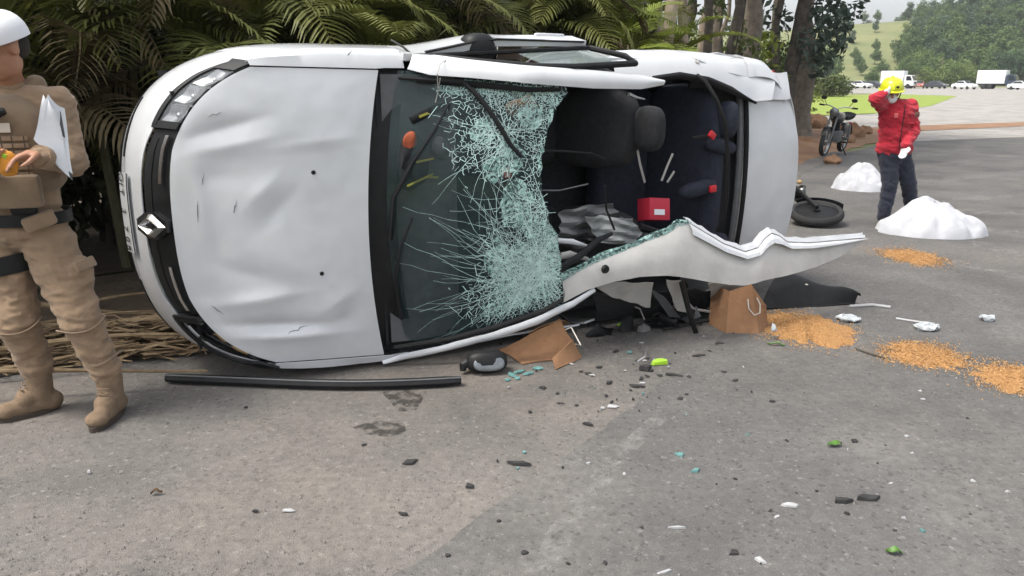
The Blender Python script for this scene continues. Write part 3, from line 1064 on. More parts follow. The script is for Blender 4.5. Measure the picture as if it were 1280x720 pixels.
# wipers and the torn weatherstrip lying over the glass
def wsp(x, y, h): 
    q = ws(x, y); q.z += h; return q
def wuv(u, v, lift):
    best, bd = None, 9e9
    tgt = (u, v)
    for x in lin(0, 1, 41):
        for y in lin(0, 1, 41):
            q = ws(x, y)
            w = CAR_O + AF * q.x + AS * q.y + AN * q.z
            d = w - Vector((0, 0, CAM_H))
            dp = d.y * CP - d.z * SP
            uu, vv = 640 + FPX * d.x / dp, 360 - FPX * (d.y * SP + d.z * CP) / dp
            e = (uu - u) ** 2 + (vv - v) ** 2
            if e < bd: bd, best = e, (x, y)
    return wsp(best[0], best[1], lift)
MB().tube([wuv(472, 300, .02), wuv(490, 245, .03), wuv(515, 200, .03), wuv(540, 160, .025), wuv(558, 132, .018)], [.012, .012, .010, .008, .006], 7).build("wiper", M_BLACK, car)
MB().tube([wuv(497, 395, .02), wuv(490, 350, .03), wuv(500, 310, .03), wuv(515, 275, .02)], [.012, .011, .009, .006], 7).build("wiper", M_BLACK, car)
MB().tube([wuv(495, 97, .03), wuv(540, 96, .035), wuv(572, 102, .04), wuv(592, 118, .04), wuv(615, 150, .035), wuv(635, 180, .03), wuv(650, 198, .02)], [.009, .012, .013, .013, .013, .012, .010], 8).build("torn_weatherstrip", M_RUBBER, car)
MB().tube([uo(548, 98, 1.16) + Vector((0, 0, .02)), wuv(546, 120, .025), wuv(545, 130, .014)], .003, 5).build("wire", M_LGREY, car)
MB().tube([uo(560, 73, 1.10), uo(550, 80, 1.14), uo(547, 92, 1.17), wuv(546, 112, .02)], .003, 5).build("wire", M_LGREY, car)
# --- lower A pillar / sill line folded under the windscreen ---------------------
pill([U(478, 453, .945), U(500, 447, .975), U(560, 434, 1.10), U(620, 419, 1.24), U(670, 402, 1.33), U(715, 380, 1.36), U(742, 362, 1.37)], [.025, .045, .055, .06, .06, .05, .035], "lower_pillar", nrm=(0, -.35, .93), amp=.006)
pill([U(492, 434, .985), U(560, 424, 1.10), U(620, 408, 1.23), U(680, 388, 1.33), U(702, 374, 1.36)], [.022, .03, .03, .03, .02], "windscreen_seal", M_RUBBER, nrm=(0, -.2, .98))
# --- the roof skin, peeled and folded down to the road side -------------------------
topc = [(703, 349, 1.33), (730, 333, 1.35), (760, 319, 1.38), (800, 304, 1.41), (832, 291, 1.44), (848, 280, 1.455), (860, 278, 1.46), (880, 290, 1.49), (903, 304, 1.51), (930, 314, 1.53), (946, 309, 1.53), (955, 297, 1.525), (963, 291, 1.52), (972, 294, 1.52), (983, 302, 1.525), (1010, 303, 1.525), (1045, 300, 1.52), (1080, 297, 1.515)]
botc = [(705, 378, 1.345), (735, 362, 1.38), (765, 353, 1.42), (800, 347, 1.47), (835, 345, 1.52), (850, 346, 1.53), (870, 349, 1.55), (890, 353, 1.57), (910, 356, 1.58), (930, 357, 1.59), (945, 354, 1.60), (955, 351, 1.60), (965, 349, 1.60), (978, 346, 1.595), (995, 341, 1.59), (1020, 334, 1.57), (1050, 321, 1.55), (1080, 300, 1.52)]
tp = [U(*q) for q in topc]
bt = [U(*q) for q in botc]
P = []
for i in range(len(tp) - 1):
    for k in range(4):
        a = tp[i].lerp(tp[i + 1], k / 4); b = bt[i].lerp(bt[i + 1], k / 4)
        P.append((a, b))
P.append((tp[-1], bt[-1]))
rows = []
for i, (a, b) in enumerate(P):
    row = []
    for k in lin(0, 1, 12):
        q = a.lerp(b, k)
        q.z += .035 * math.sin(math.pi * k ** .8) * min(1, i / 12) * (1 - i / 70) - .008 * math.exp(-((k - .30) / .08) ** 2) * sstep(20, 34, i)
        q = crump(q, .006 * min(1, i / 8) * (1 - .5 * sstep(40, 68, i)), 4, 1.5)
        row.append(q)
    rows.append(row)
M_ROOFIN = mat("greyed_white_paint", (.46, .45, .43), rough=.55, var=.14, vscale=5, bump=.08, bscale=25)  # white toned greyer and warmer than the body paint
roofp = MB().sheet(rows, .006).build("peeled_roof_panel", M_ROOFIN, car)
# ribbed gutter flange along its upper rim
fl = []
st = 24
rim = [a for a, b in P[st:]]
fine = []
for i, a in enumerate(rim):
    t = i / (len(rim) - 1)
    wv = .006 * math.sin(i * 1.9)
    up = Vector((0, .012, -.02))
    w = .055 * (1 - .35 * t)
    fl.append([a + Vector((0, .0, .006)), a + Vector((0, .016, -.004 + wv)), a + Vector((.004, .010, -w * .45)), a + Vector((.006, .022 + wv, -w * .6)), a + Vector((.010, .020, -w))])
MB().sheet(fl, .005).build("roof_gutter", M_WHITE, roofp, angle=25)
fl = []
for i, (a, b) in enumerate(P[st:]):
    q0 = rows[st + i][1]; q1 = rows[st + i][2]
    fl.append([a + Vector((0, -.004, .012)), a.lerp(b, .10) + Vector((0, 0, .030 + .004 * math.sin(i * 2.2))), a.lerp(b, .20) + Vector((0, 0, .032))])
MB().sheet(fl, .004).build("rim_fold", M_WHITE, roofp, angle=25)
MB().lathe([(.0001, .012), (.02, .012), (.024, .006), (.026, -.004)], U(755, 336, 1.42) + Vector((0, 0, .012)), axis=(0, 0, 1), n=14).build("grommet", M_BLACK, roofp)
fr = []
for i in range(0, 26):
    a, b = P[i]
    fr.append([a + Vector((0, -.01, .004)), a + Vector((-.01, .010 + .006 * math.sin(i * 1.3) + .006 * math.sin(math.pi * i / 25), .002)), a + Vector((-.02, .014 + .008 * math.sin(i * .9 + 1), -.015))])
MB().sheet(fr, .004).build("glass_remnant", M_FROST, roofp)
# crumpled lining and torn metal below the folded roof
def scrap(name, uvn, m, amp, seed, th=.004, n1=10, n2=8):
    c = [U(*q) for q in uvn]
    P = [[crump(c[0].lerp(c[1], x).lerp(c[3].lerp(c[2], x), y), amp, 11, seed) for x in lin(0, 1, n1)] for y in lin(0, 1, n2)]
    for r_ in P:
        for q in r_: q.y = max(q.y, .01)
    return MB().sheet(P, th).build(name, m, car)
scrap("torn_roof_lining", [(742, 356, 1.34), (815, 352, 1.36), (812, 384, 1.28), (765, 372, 1.30)], M_LGREY, .018, 1)
scrap("torn_metal", [(832, 350, 1.38), (852, 350, 1.38), (862, 392, 1.30), (845, 388, 1.30)], M_ROOFIN, .012, 2)
scrap("torn_metal", [(885, 354, 1.34), (925, 354, 1.30), (918, 372, 1.2), (890, 376, 1.2)], M_LGREY, .02, 3)
scrap("torn_roof_lining", [(740, 366, 1.30), (900, 360, 1.25), (900, 392, 1.05), (745, 400, 1.05)], M_DARK, .03, 4)
scrap("torn_metal", [(812, 360, 1.33), (830, 372, 1.33), (850, 396, 1.25), (836, 397, 1.25)], M_GREYP, .012, 6)
_sr = random.Random(61)
for i in range(34):
    u, v, n_ = _sr.uniform(742, 930), _sr.uniform(368, 428), _sr.uniform(1.0, 1.26)
    w_, h_ = _sr.uniform(14, 44), _sr.uniform(8, 24)
    a_ = _sr.uniform(-.7, .7)
    cs_, sn_ = math.cos(a_), math.sin(a_)
    qd = [(u + x * w_ * cs_ - y * h_ * sn_, v + x * w_ * sn_ + y * h_ * cs_, n_ + .06 * x) for x, y in ((-.5, -.5), (.5, -.5), (.5, .5), (-.5, .5))]
    scrap("crushed_trim", qd, (M_BLACK, M_DARK, M_GREYP, M_BLACK, M_DARK, M_BLACK, M_STEEL)[i % 7], .035, 20 + i)
for i in range(6):
    u, v, n_ = _sr.uniform(750, 915), _sr.uniform(370, 410), _sr.uniform(1.1, 1.3)
    pts_ = [U(u + 14 * k * _sr.uniform(.6, 1.3), v + 10 * math.sin(k * 1.1 + i) + 4 * k, n_) for k in range(5)]
    for q in pts_: q.y = max(q.y, .02)
    MB().tube(pts_, .005 if i % 2 else .009, 6).build("hanging_cable", M_BLACK if i % 3 else M_LGREY, car)
MB().tube([U(852, 352, 1.44), U(862, 392, 1.42), U(876, 433, 1.36)], [.022, .021, .018], 6, flat=.5).build("pillar_trim", M_BLACK, car)
for (pts_, r_) in (([(880, 388, 1.2), (893, 380, 1.2), (900, 388, 1.2), (890, 398, 1.2), (874, 400, 1.2)], .006), ([(868, 408, 1.2), (885, 404, 1.2), (904, 405, 1.2)], .012)):
    MB().tube([U(*q) for q in pts_], r_, 7).build("bent_tube", M_STEEL, car)
for q in ((867, 416, 1.22),):
    MB().tube([U(*q), U(q[0] + 36, q[1] - 6, q[2])], [.022, .02], 10).build("silver_canister", M_STEEL, car)

# --- cabin ------------------------------------------------------------------------
def panel(P4, name, m, div=6, amp=.0, th=.012):
    c = [Vector(q) for q in P4]
    P = [[crump(c[0].lerp(c[1], x).lerp(c[3].lerp(c[2], x), y), amp, 5, 2) for x in lin(0, 1, div)] for y in lin(0, 1, div)]
    return MB().sheet(P, th).build(name, m, car)
panel([(1.02, .07, .27), (3.75, .07, .27), (3.75, 1.66, .27), (1.02, 1.66, .27)], "floor_pan", M_DARK)
panel([(1.13, .12, .27), (1.13, .12, .93), (1.13, 1.6, .93), (1.13, 1.6, .27)], "bulkhead", M_DARK)
panel([(1.28, 1.60, .28), (3.3, 1.60, .28), (3.3, 1.585, .965), (1.28, 1.585, .965)], "door_lining", M_DARK)
panel([(1.28, .11, .28), (3.3, .11, .28), (3.3, .14, .95), (1.28, .14, .95)], "door_lining", M_DARK)
panel([(3.72, .12, .27), (3.72, .12, .97), (3.72, 1.6, .97), (3.72, 1.6, .27)], "rear_bulkhead", M_DARK)
panel([(3.42, .2, .93), (3.72, .2, .95), (3.72, 1.52, .95), (3.42, 1.52, .93)], "parcel_shelf", M_DARK, th=.03)
panel([(3.28, 1.5, .93), (3.72, 1.5, .95), (3.72, 1.63, .97), (3.28, 1.63, .965)], "quarter_lining", M_DARK, th=.02)
# dashboard
P = []
for s in lin(.13, 1.58, 16):
    P.append([Vector((1.16, s, .93)), Vector((1.30, s, .97 - .01 * abs(s - CS))), Vector((1.48, s, .955)), Vector((1.60, s, .90)), Vector((1.62, s, .76)), Vector((1.52, s, .58)), Vector((1.3, s, .45)), Vector((1.16, s, .45))])
MB().grid(P).build("dashboard", M_GREYP, car)
# steering wheel (left = road side)
wheel = MB()
wc, wn = Vector((1.84, .47, .90)), Vector((.88, 0, .47)).normalized()
wa, wb = Vector((0, 1, 0)), wn.cross(Vector((0, 1, 0)))
wheel.tube([wc + (wa * math.cos(a) + wb * math.sin(a)) * .185 for a in lin(0, 2 * math.pi, 33)[:-1]], .016, 8, closed=True)
wheel.ell(wc, (.06, .08, .06), e=.8)
for a in (.3, math.pi - .3, -math.pi / 2):
    wheel.tube([wc, wc + (wa * math.cos(a) + wb * math.sin(a)) * .18], .014, 6)
wheel.tube([wc, wc - wn * .25], .03, 8)
wheel.build("steering_wheel", M_BLACK, car)
# seats
def cushion(c, r, rot, name, parent, m, e=.55):
    return MB().ell(c, r, rot, 20, 14, e=e).build(name, m, parent)
def rotq(ax, deg): return Quaternion(Vector(ax), R(deg))
for (s0, lean, df, nm) in ((1.26, 14, .0, 0), (.50, 24, .02, 1)):
    seat = cushion(Vector((2.28 + df, s0, .46)), (.30, .25, .10), rotq((0, 1, 0), -8), "front_seat", car, M_DARK)
    cushion(Vector((2.62 + df, s0, .78)), (.10, .25, .34), rotq((0, 1, 0), lean), "backrest", seat, M_DARK)
    hx = 2.71 + df + (.04 if nm == 0 else .0)
    cushion(Vector((hx, s0 + .01, 1.17)), (.06, .135, .105), rotq((0, 1, 0), lean), "headrest", seat, M_DARK, .7)
    for d in (-.06, .06):
        MB().tube([Vector((hx - .01, s0 + d, 1.12)), Vector((hx - .03, s0 + d, 1.0))], .007, 6).build("headrest_post", M_CHROME, seat)
bench = cushion(Vector((3.14, .87, .44)), (.28, .66, .11), None, "rear_bench", car, M_NAVY)
cushion(Vector((3.42, .87, .72)), (.10, .66, .32), rotq((0, 1, 0), 16), "backrest", bench, M_NAVY)
for s in (.42, 1.30):
    cushion(Vector((3.53, s, 1.04)), (.05, .12, .07), rotq((0, 1, 0), 14), "headrest", bench, M_NAVY, .7)
cushion(U(900, 183, 1.02), (.14, .05, .05), rotq((0, 0, 1), -10), "bolster", bench, M_NAVY, .8)
cushion(U(872, 236, 1.02), (.16, .05, .05), rotq((0, 0, 1), 8), "bolster", bench, M_NAVY, .8)
for (u, v, a) in ((890, 169, -35), (891, 236, 5)):
    MB().box(U(u, v, 1.08), (.055, .045, .022), rotq((0, 0, 1), a), bev=.006).build("belt_buckle", M_RED, car)
    MB().tube([U(u, v, 1.07), U(u - 25, v + 4, 1.03)], .012, 6, flat=.4).build("buckle_stalk", M_BLACK, car)
M_BELT = mat("grey_belt_webbing", (.16, .16, .165), rough=.8)
for pts_ in ([(797, 188, 1.12), (800, 205, 1.1), (806, 228, 1.06)], [(841, 192, 1.06), (834, 208, 1.06), (827, 226, 1.05)], [(843, 214, 1.05), (834, 228, 1.04)]):
    q = [U(*z) for z in pts_]
    MB().tube(q, .009, 6, flat=.35).build("seat_belt", M_LGREY, car)
MB().tube([U(670, 188, 1.3), U(705, 189, 1.25), U(740, 192, 1.2), U(757, 199, 1.15)], .006, 6).build("cable", M_BLACK, car)
MB().tube([U(672, 238, 1.3), U(700, 238, 1.28), U(735, 230, 1.2)], .004, 6).build("cable", M_GREYP, car)
# hanging weatherstrip over the rear of the opening
MB().tube([U(871, 94, 1.06), U(882, 102, 1.12), U(896, 125, 1.18), U(907, 155, 1.2), U(910, 200, 1.2), U(909, 245, 1.18), U(904, 276, 1.14), U(896, 289, 1.1)], .013, 8).build("loose_weatherstrip", M_RUBBER, car)
# upper remains: B pillar stump, quarter window edge, dark seal along the belt
pill([uo(816, 98, 1.06), uo(850, 94, 1.05), uo(885, 100, 1.05), uo(915, 113, 1.06), uo(944, 129, 1.06)], [.03, .045, .05, .05, .012], "quarter_seal", M_RUBBER, nrm=(0, .2, .98))
pill([Vector((2.44, 1.64, .95)), Vector((2.47, 1.60, 1.08)), Vector((2.50, 1.57, 1.16))], [.10, .08, .05], "centre_pillar", M_DARK, nrm=(0, .9, .3), amp=.01)
MB().tube([U(786, 118, 1.15), U(796, 122, 1.15), U(806, 124, 1.15)], [.012, .008, .004], 6).build("broken_bracket", M_STEEL, car)
oc = [(758, 64), (790, 62), (820, 62), (850, 63), (885, 66), (915, 72), (944, 82), (972, 97)]
ic = [(770, 104), (800, 99), (822, 95), (850, 92), (885, 98), (915, 111), (944, 127), (972, 124)]
rows_ = []
for i in range(len(oc) - 1):
    for k in range(4):
        a = U(*oc[i], .90).lerp(U(*oc[i + 1], .90), k / 4); b = U(*ic[i], 1.055).lerp(U(*ic[i + 1], 1.055), k / 4)
        rows_.append([crump(a.lerp(b, x) + Vector((0, .02, .02)) * math.sin(math.pi * x), .006, 7, 3) for x in lin(0, 1, 8)])
MB().sheet(rows_, .005).build("rear_shoulder", M_WHITE, car)
MB().lathe([(.0001, .004), (.016, .004), (.018, .0), (.018, -.01)], U(868, 79, .985) + Vector((0, .012, .02)), axis=(0, .7, .7), n=16).build("filler_cap", M_LGREY, car)
# deflated grey airbag and torn glass by the driver's side
def blob_patch(c, r, name, m, seed, rot=None, amp=.03):
    mb = MB().ell(c, r, rot, 22, 14)
    mb.v = [tuple(crump(Vector(q), amp, 9, seed)) for q in mb.v]
    return mb.build(name, m, car)
M_AIRBAG = mat("grey_airbag_cloth", (.26, .275, .27), rough=.9, var=.2, vscale=14, bump=.3, bscale=60)
def cloth_patch(name, uvn, m, seed, amp=.02, n1=18, n2=14, fold=.02):
    c = [U(*q) for q in uvn]
    P = []
    for y in lin(0, 1, n2):
        row = []
        for x in lin(0, 1, n1):
            q = c[0].lerp(c[1], x).lerp(c[3].lerp(c[2], x), y)
            q.z += fold * (math.sin(9 * x + 4 * y + seed) + .6 * math.sin(17 * y - 6 * x + 2 * seed))
            row.append(crump(q, amp, 8, seed))
        P.append(row)
    return MB().sheet(P, .003).build(name, m, car)
cloth_patch("deflated_airbag", [(728, 270, 1.18), (790, 273, 1.18), (817, 308, 1.22), (752, 304, 1.22)], M_AIRBAG, 1)
cloth_patch("crushed_trim", [(705, 262, 1.12), (765, 250, 1.12), (790, 290, 1.1), (700, 300, 1.12)], M_GREYP, 4, .03)
cloth_patch("crushed_trim", [(690, 300, 1.16), (740, 296, 1.16), (740, 335, 1.2), (692, 345, 1.2)], M_BLACK, 6, .03)
MB().tube([U(756, 232, 1.3), U(758, 262, 1.28), U(768, 287, 1.26)], .007, 6).build("cable", M_BLACK, car)
MB().tube([U(692, 322, 1.28), U(712, 318, 1.28), U(735, 324, 1.28)], [.018, .022, .010], 8, flat=.5).build("bent_trim", M_LGREY, car)
MB().tube([U(690, 300, 1.28), U(715, 302, 1.28), U(736, 308, 1.26)], [.012, .016, .006], 8, flat=.5).build("bent_trim", M_WHITE, car)
MB().tube([U(700, 335, 1.34), U(725, 320, 1.34), U(748, 300, 1.32), U(765, 292, 1.3)], [.02, .022, .02, .012], 7, flat=.6).build("pillar_trim", M_BLACK, car)
MB().tube([U(800, 283, 1.18), U(840, 296, 1.2), U(860, 304, 1.22)], .02, 6).build("pillar_trim", M_BLACK, car)
for (sg, dn) in ((1, 0), (-1, 0)):
    pass

# --- running gear --------------------------------------------------------------------
M_TYRE = mat("tyre_rubber", (.022, .022, .023), rough=.85, var=.3, vscale=30, bump=.3, bscale=60)
for f in (AX1, AX2):
    for sg in (1, -1):
        c = Vector((f, CS + sg * .72, .31))
        pr = [(.19, -.085), (.285, -.09), (.302, -.065), (.305, 0), (.302, .065), (.285, .09), (.19, .085)]
        w = MB().lathe(pr, c, axis=(0, 1, 0), n=30).build("wheel", M_TYRE, car)
        rim_ = MB().lathe([(.02, .03), (.06, .035), (.08, .0), (.16, .015), (.19, .08), (.195, -.08), (.02, -.06)], c, axis=(0, sg, 0), n=26)
        for k in range(6):
            a = 2 * math.pi * k / 6
            rim_.tube([c + Vector((math.cos(a) * .05, sg * .035, math.sin(a) * .05)), c + Vector((math.cos(a) * .185, sg * .05, math.sin(a) * .185))], [.028, .02], 6, flat=.6)
        rim_.build("rim", M_STEEL, w)
    MB().tube([Vector((f, .2, .28)), Vector((f, 1.53, .28))], .035, 8).build("axle", M_BLACK, car)
panel([(.2, .12, .2), (4.2, .12, .2), (4.2, 1.6, .2), (.2, 1.6, .2)], "underbody", M_BLACK, 8)
MB().tube([(1.2, .9, .17), (2.4, .85, .15), (3.4, .85, .15), (4.25, .5, .2)], .03, 8).build("exhaust", M_STEEL, car)
panel([(.35, .2, .25), (1.0, .2, .25), (1.0, .2, .9), (.35, .2, .75)], "engine_bay_wall", M_BLACK)
panel([(.2, .2, .25), (.2, 1.5, .25), (.2, 1.5, .72), (.2, .2, .72)], "radiator_panel", M_BLACK)
# ------------------------------------------------------------------ people
_fs = []
def fold_space():
    # folds run across the limbs: the noise is squeezed vertically
    if not _fs:
        e = bpy.data.objects.new("fold_space", None)
        e.scale = (1.5, 1.5, .55)
        e.rotation_euler = (.25, .35, 0)
        col.objects.link(e)
        _fs.append(e)
        bpy.context.view_layer.update()
    return _fs[0]
def blob(name, prims, material, parent, voxel=.01, smooth=4, disp=0.0, dscale=.08, off=Vector((0, 0, 0)), seed=0):
    """one continuous skin over tapered capsules ('c', a, b, ra, rb) and ellipsoids ('e', c, radii, rot)"""
    mb = MB()
    for q in prims:
        if q[0] == 'c':
            a, b, ra, rb = Vector(q[1]) - off, Vector(q[2]) - off, q[3], q[4]
            d = (b - a)
            L_ = max(d.length, 1e-4)
            d.normalize()
            pts, rs = [], []
            for i in range(5):
                th = math.pi / 2 * (1 - i / 4)
                pts.append(a - d * ra * math.sin(th)); rs.append(max(1e-4, ra * math.cos(th)))
            for i in range(1, 5):
                th = math.pi / 2 * i / 4
                pts.append(b + d * rb * math.sin(th) if i else b); rs.append(max(1e-4, rb * math.cos(th)))
            pts.insert(5, b); rs.insert(5, rb)
            mb.tube(pts, rs, 16)
        else:
            mb.ell(Vector(q[1]) - off, q[2], q[3] if len(q) > 3 else None, 20, 14, e=q[4] if len(q) > 4 else 1.0)
    tmp = mb.build(name + "_tmp", material, None)
    m = tmp.modifiers.new("r", 'REMESH'); m.mode = 'VOXEL'; m.voxel_size = voxel; m.use_smooth_shade = True
    m = tmp.modifiers.new("s", 'SMOOTH'); m.iterations = smooth; m.factor = .5
    if disp:
        tx = bpy.data.textures.new(name, 'CLOUDS'); tx.noise_scale = dscale; tx.noise_depth = 3
        m = tmp.modifiers.new("d", 'DISPLACE'); m.texture = tx; m.strength = disp; m.mid_level = .5; m.texture_coords = 'OBJECT'; m.texture_coords_object = fold_space()
        m = tmp.modifiers.new("s2", 'SMOOTH'); m.iterations = 1; m.factor = .4
    dg = bpy.context.evaluated_depsgraph_get()
    me = bpy.data.meshes.new_from_object(tmp.evaluated_get(dg))
    bpy.data.objects.remove(tmp)
    me.name = name
    o = bpy.data.objects.new(name, me)
    col.objects.link(o)
    o.parent = parent
    return o

def basis(fwd, up=(0, 0, 1)):
    """rotation whose -y axis looks along fwd, z up, x to the figure's left"""
    y = -Vector(fwd).normalized()
    x = y.cross(Vector(up)).normalized()
    z = x.cross(y)
    return Matrix(((x.x, y.x, z.x), (x.y, y.y, z.y), (x.z, y.z, z.z)))

def head_prims(c, B, k=1.0):
    def h(x, y, z): return Vector(c) + B @ Vector((x * k, y * k, z * k))
    return [('e', h(0, .012, .03), (.076 * k, .094 * k, .095 * k), B), ('e', h(0, -.015, -.045), (.060 * k, .070 * k, .075 * k), B),
            ('e', h(0, -.045, -.085), (.034 * k, .035 * k, .028 * k), B),
            ('c', h(0, -.086, .018), h(0, -.108, -.022), .008 * k, .014 * k), ('e', h(.013, -.096, -.026), (.009 * k,) * 3), ('e', h(-.013, -.096, -.026), (.009 * k,) * 3),
            ('e', h(0, -.076, .034), (.052 * k, .018 * k, .010 * k), B), ('e', h(0, -.083, -.056), (.024 * k, .012 * k, .007 * k), B), ('e', h(0, -.081, -.068), (.021 * k, .012 * k, .007 * k), B),
            ('e', h(.074, .015, -.005), (.011 * k, .021 * k, .033 * k), B), ('e', h(-.074, .015, -.005), (.011 * k, .021 * k, .033 * k), B)], h

def hand_prims(wrist, knuck, palm_n, curl, k=1.0, side_=1):
    """palm from wrist to knuckles, four curled fingers of unequal length and a thumb from the side of the palm"""
    wrist, knuck = Vector(wrist), Vector(knuck)
    d = (knuck - wrist).normalized()
    nn = Vector(palm_n).normalized()
    nn = (nn - d * nn.dot(d)).normalized()
    sd = d.cross(nn) * side_
    out = [('e', wrist.lerp(knuck, .55), (.043 * k, .052 * k, .018 * k), Matrix(((sd.x, d.x, nn.x), (sd.y, d.y, nn.y), (sd.z, d.z, nn.z)))), ('c', wrist, wrist.lerp(knuck, .5), .026 * k, .030 * k)]
    for i, (o_, l) in enumerate(((-.030, .92), (-.010, 1.05), (.010, 1.0), (.029, .8))):
        p0 = wrist.lerp(knuck, .85) + sd * o_ * k
        dd = d.copy()
        for j, (sl, r) in enumerate(((.042, .0102), (.027, .0092), (.022, .0082))):
            a = curl * (.7 + .15 * i / 3) * (1 if j else .75)
            dd = (dd * math.cos(a) + nn * math.sin(a)).normalized()
            # keep fingers bending in the palm plane
            p1 = p0 + dd * sl * l * k
            out.append(('c', p0, p1, r * k, (r - .0008) * k))
            p0 = p1
            nn_local = nn
    t0 = wrist.lerp(knuck, .30) - sd * .034 * k
    t1 = t0 + (d * .55 - sd * .65 + nn * .45).normalized() * .040 * k
    t2 = t1 + (d * .75 - sd * .05 + nn * .65).normalized() * .034 * k
    t3 = t2 + (d * .75 + sd * .35 + nn * .4).normalized() * .024 * k
    out += [('c', t0, t1, .015 * k, .012 * k), ('c', t1, t2, .012 * k, .0105 * k), ('c', t2, t3, .0105 * k, .009 * k)]
    return out

M_SKIN = mat("skin_tanned", (.36, .18, .11), rough=.55, var=.10, vscale=25)
M_KHAKI = cloth_mat("khaki_uniform_cloth", (.265, .182, .115), .14, .55)
M_KHAKID = cloth_mat("khaki_vest_cloth", (.195, .138, .088), .14, .3)
M_BOOT = mat("tan_suede_boot", (.20, .14, .09), rough=.95, var=.18, vscale=20, bump=.3, bscale=150)
M_SOLE = mat("boot_sole", (.06, .045, .035), rough=.9)
M_CAPW = mat("white_cap_cloth", (.74, .75, .78), rough=.8, bump=.15, bscale=200)
M_PAPER = mat("white_paper", (.72, .74, .78), rough=.8, var=.05, vscale=15)
M_REDCLOTH = cloth_mat("red_jacket_cloth", (.38, .014, .030), .2, .7)
M_NAVYC = cloth_mat("navy_trouser_cloth", (.020, .024, .042), .2, .6)
M_HELM = mat("yellow_green_helmet", (.55, .58, .02), rough=.35, coat=.3)
M_GLOVE = mat("white_latex", (.70, .71, .72), rough=.6)
M_EYE = mat("eye_white", (.6, .58, .55), rough=.3)
M_IRIS = mat("eye_iris", (.02, .014, .01), rough=.2)
M_HAIR = mat("dark_hair", (.018, .013, .010), rough=.8, bump=.5, bscale=200)
M_LIP = mat("lip", (.32, .12, .09), rough=.5)
M_ORANGE = mat("orange_cloth", (.62, .26, .03), rough=.8, var=.2, vscale=30)
M_LIME = mat("lime_plastic", (.30, .52, .03), rough=.5)

def eyes_mouth(h, B, root, k=1.0):
    for s in (-1, 1):
        e = MB().ell(h(.031 * s, -.073, .010), (.0135 * k, .010 * k, .0085 * k), B, 12, 8).build("eye", M_EYE, root)
        MB().ell(h(.031 * s, -.0815, .009), (.006 * k, .003 * k, .006 * k), B, 10, 6).build("iris", M_IRIS, e)
        MB().tube([h(.012 * s, -.090, .030), h(.03 * s, -.090, .036), h(.05 * s, -.080, .030)], .0035 * k, 5).build("eyebrow", M_HAIR, root)

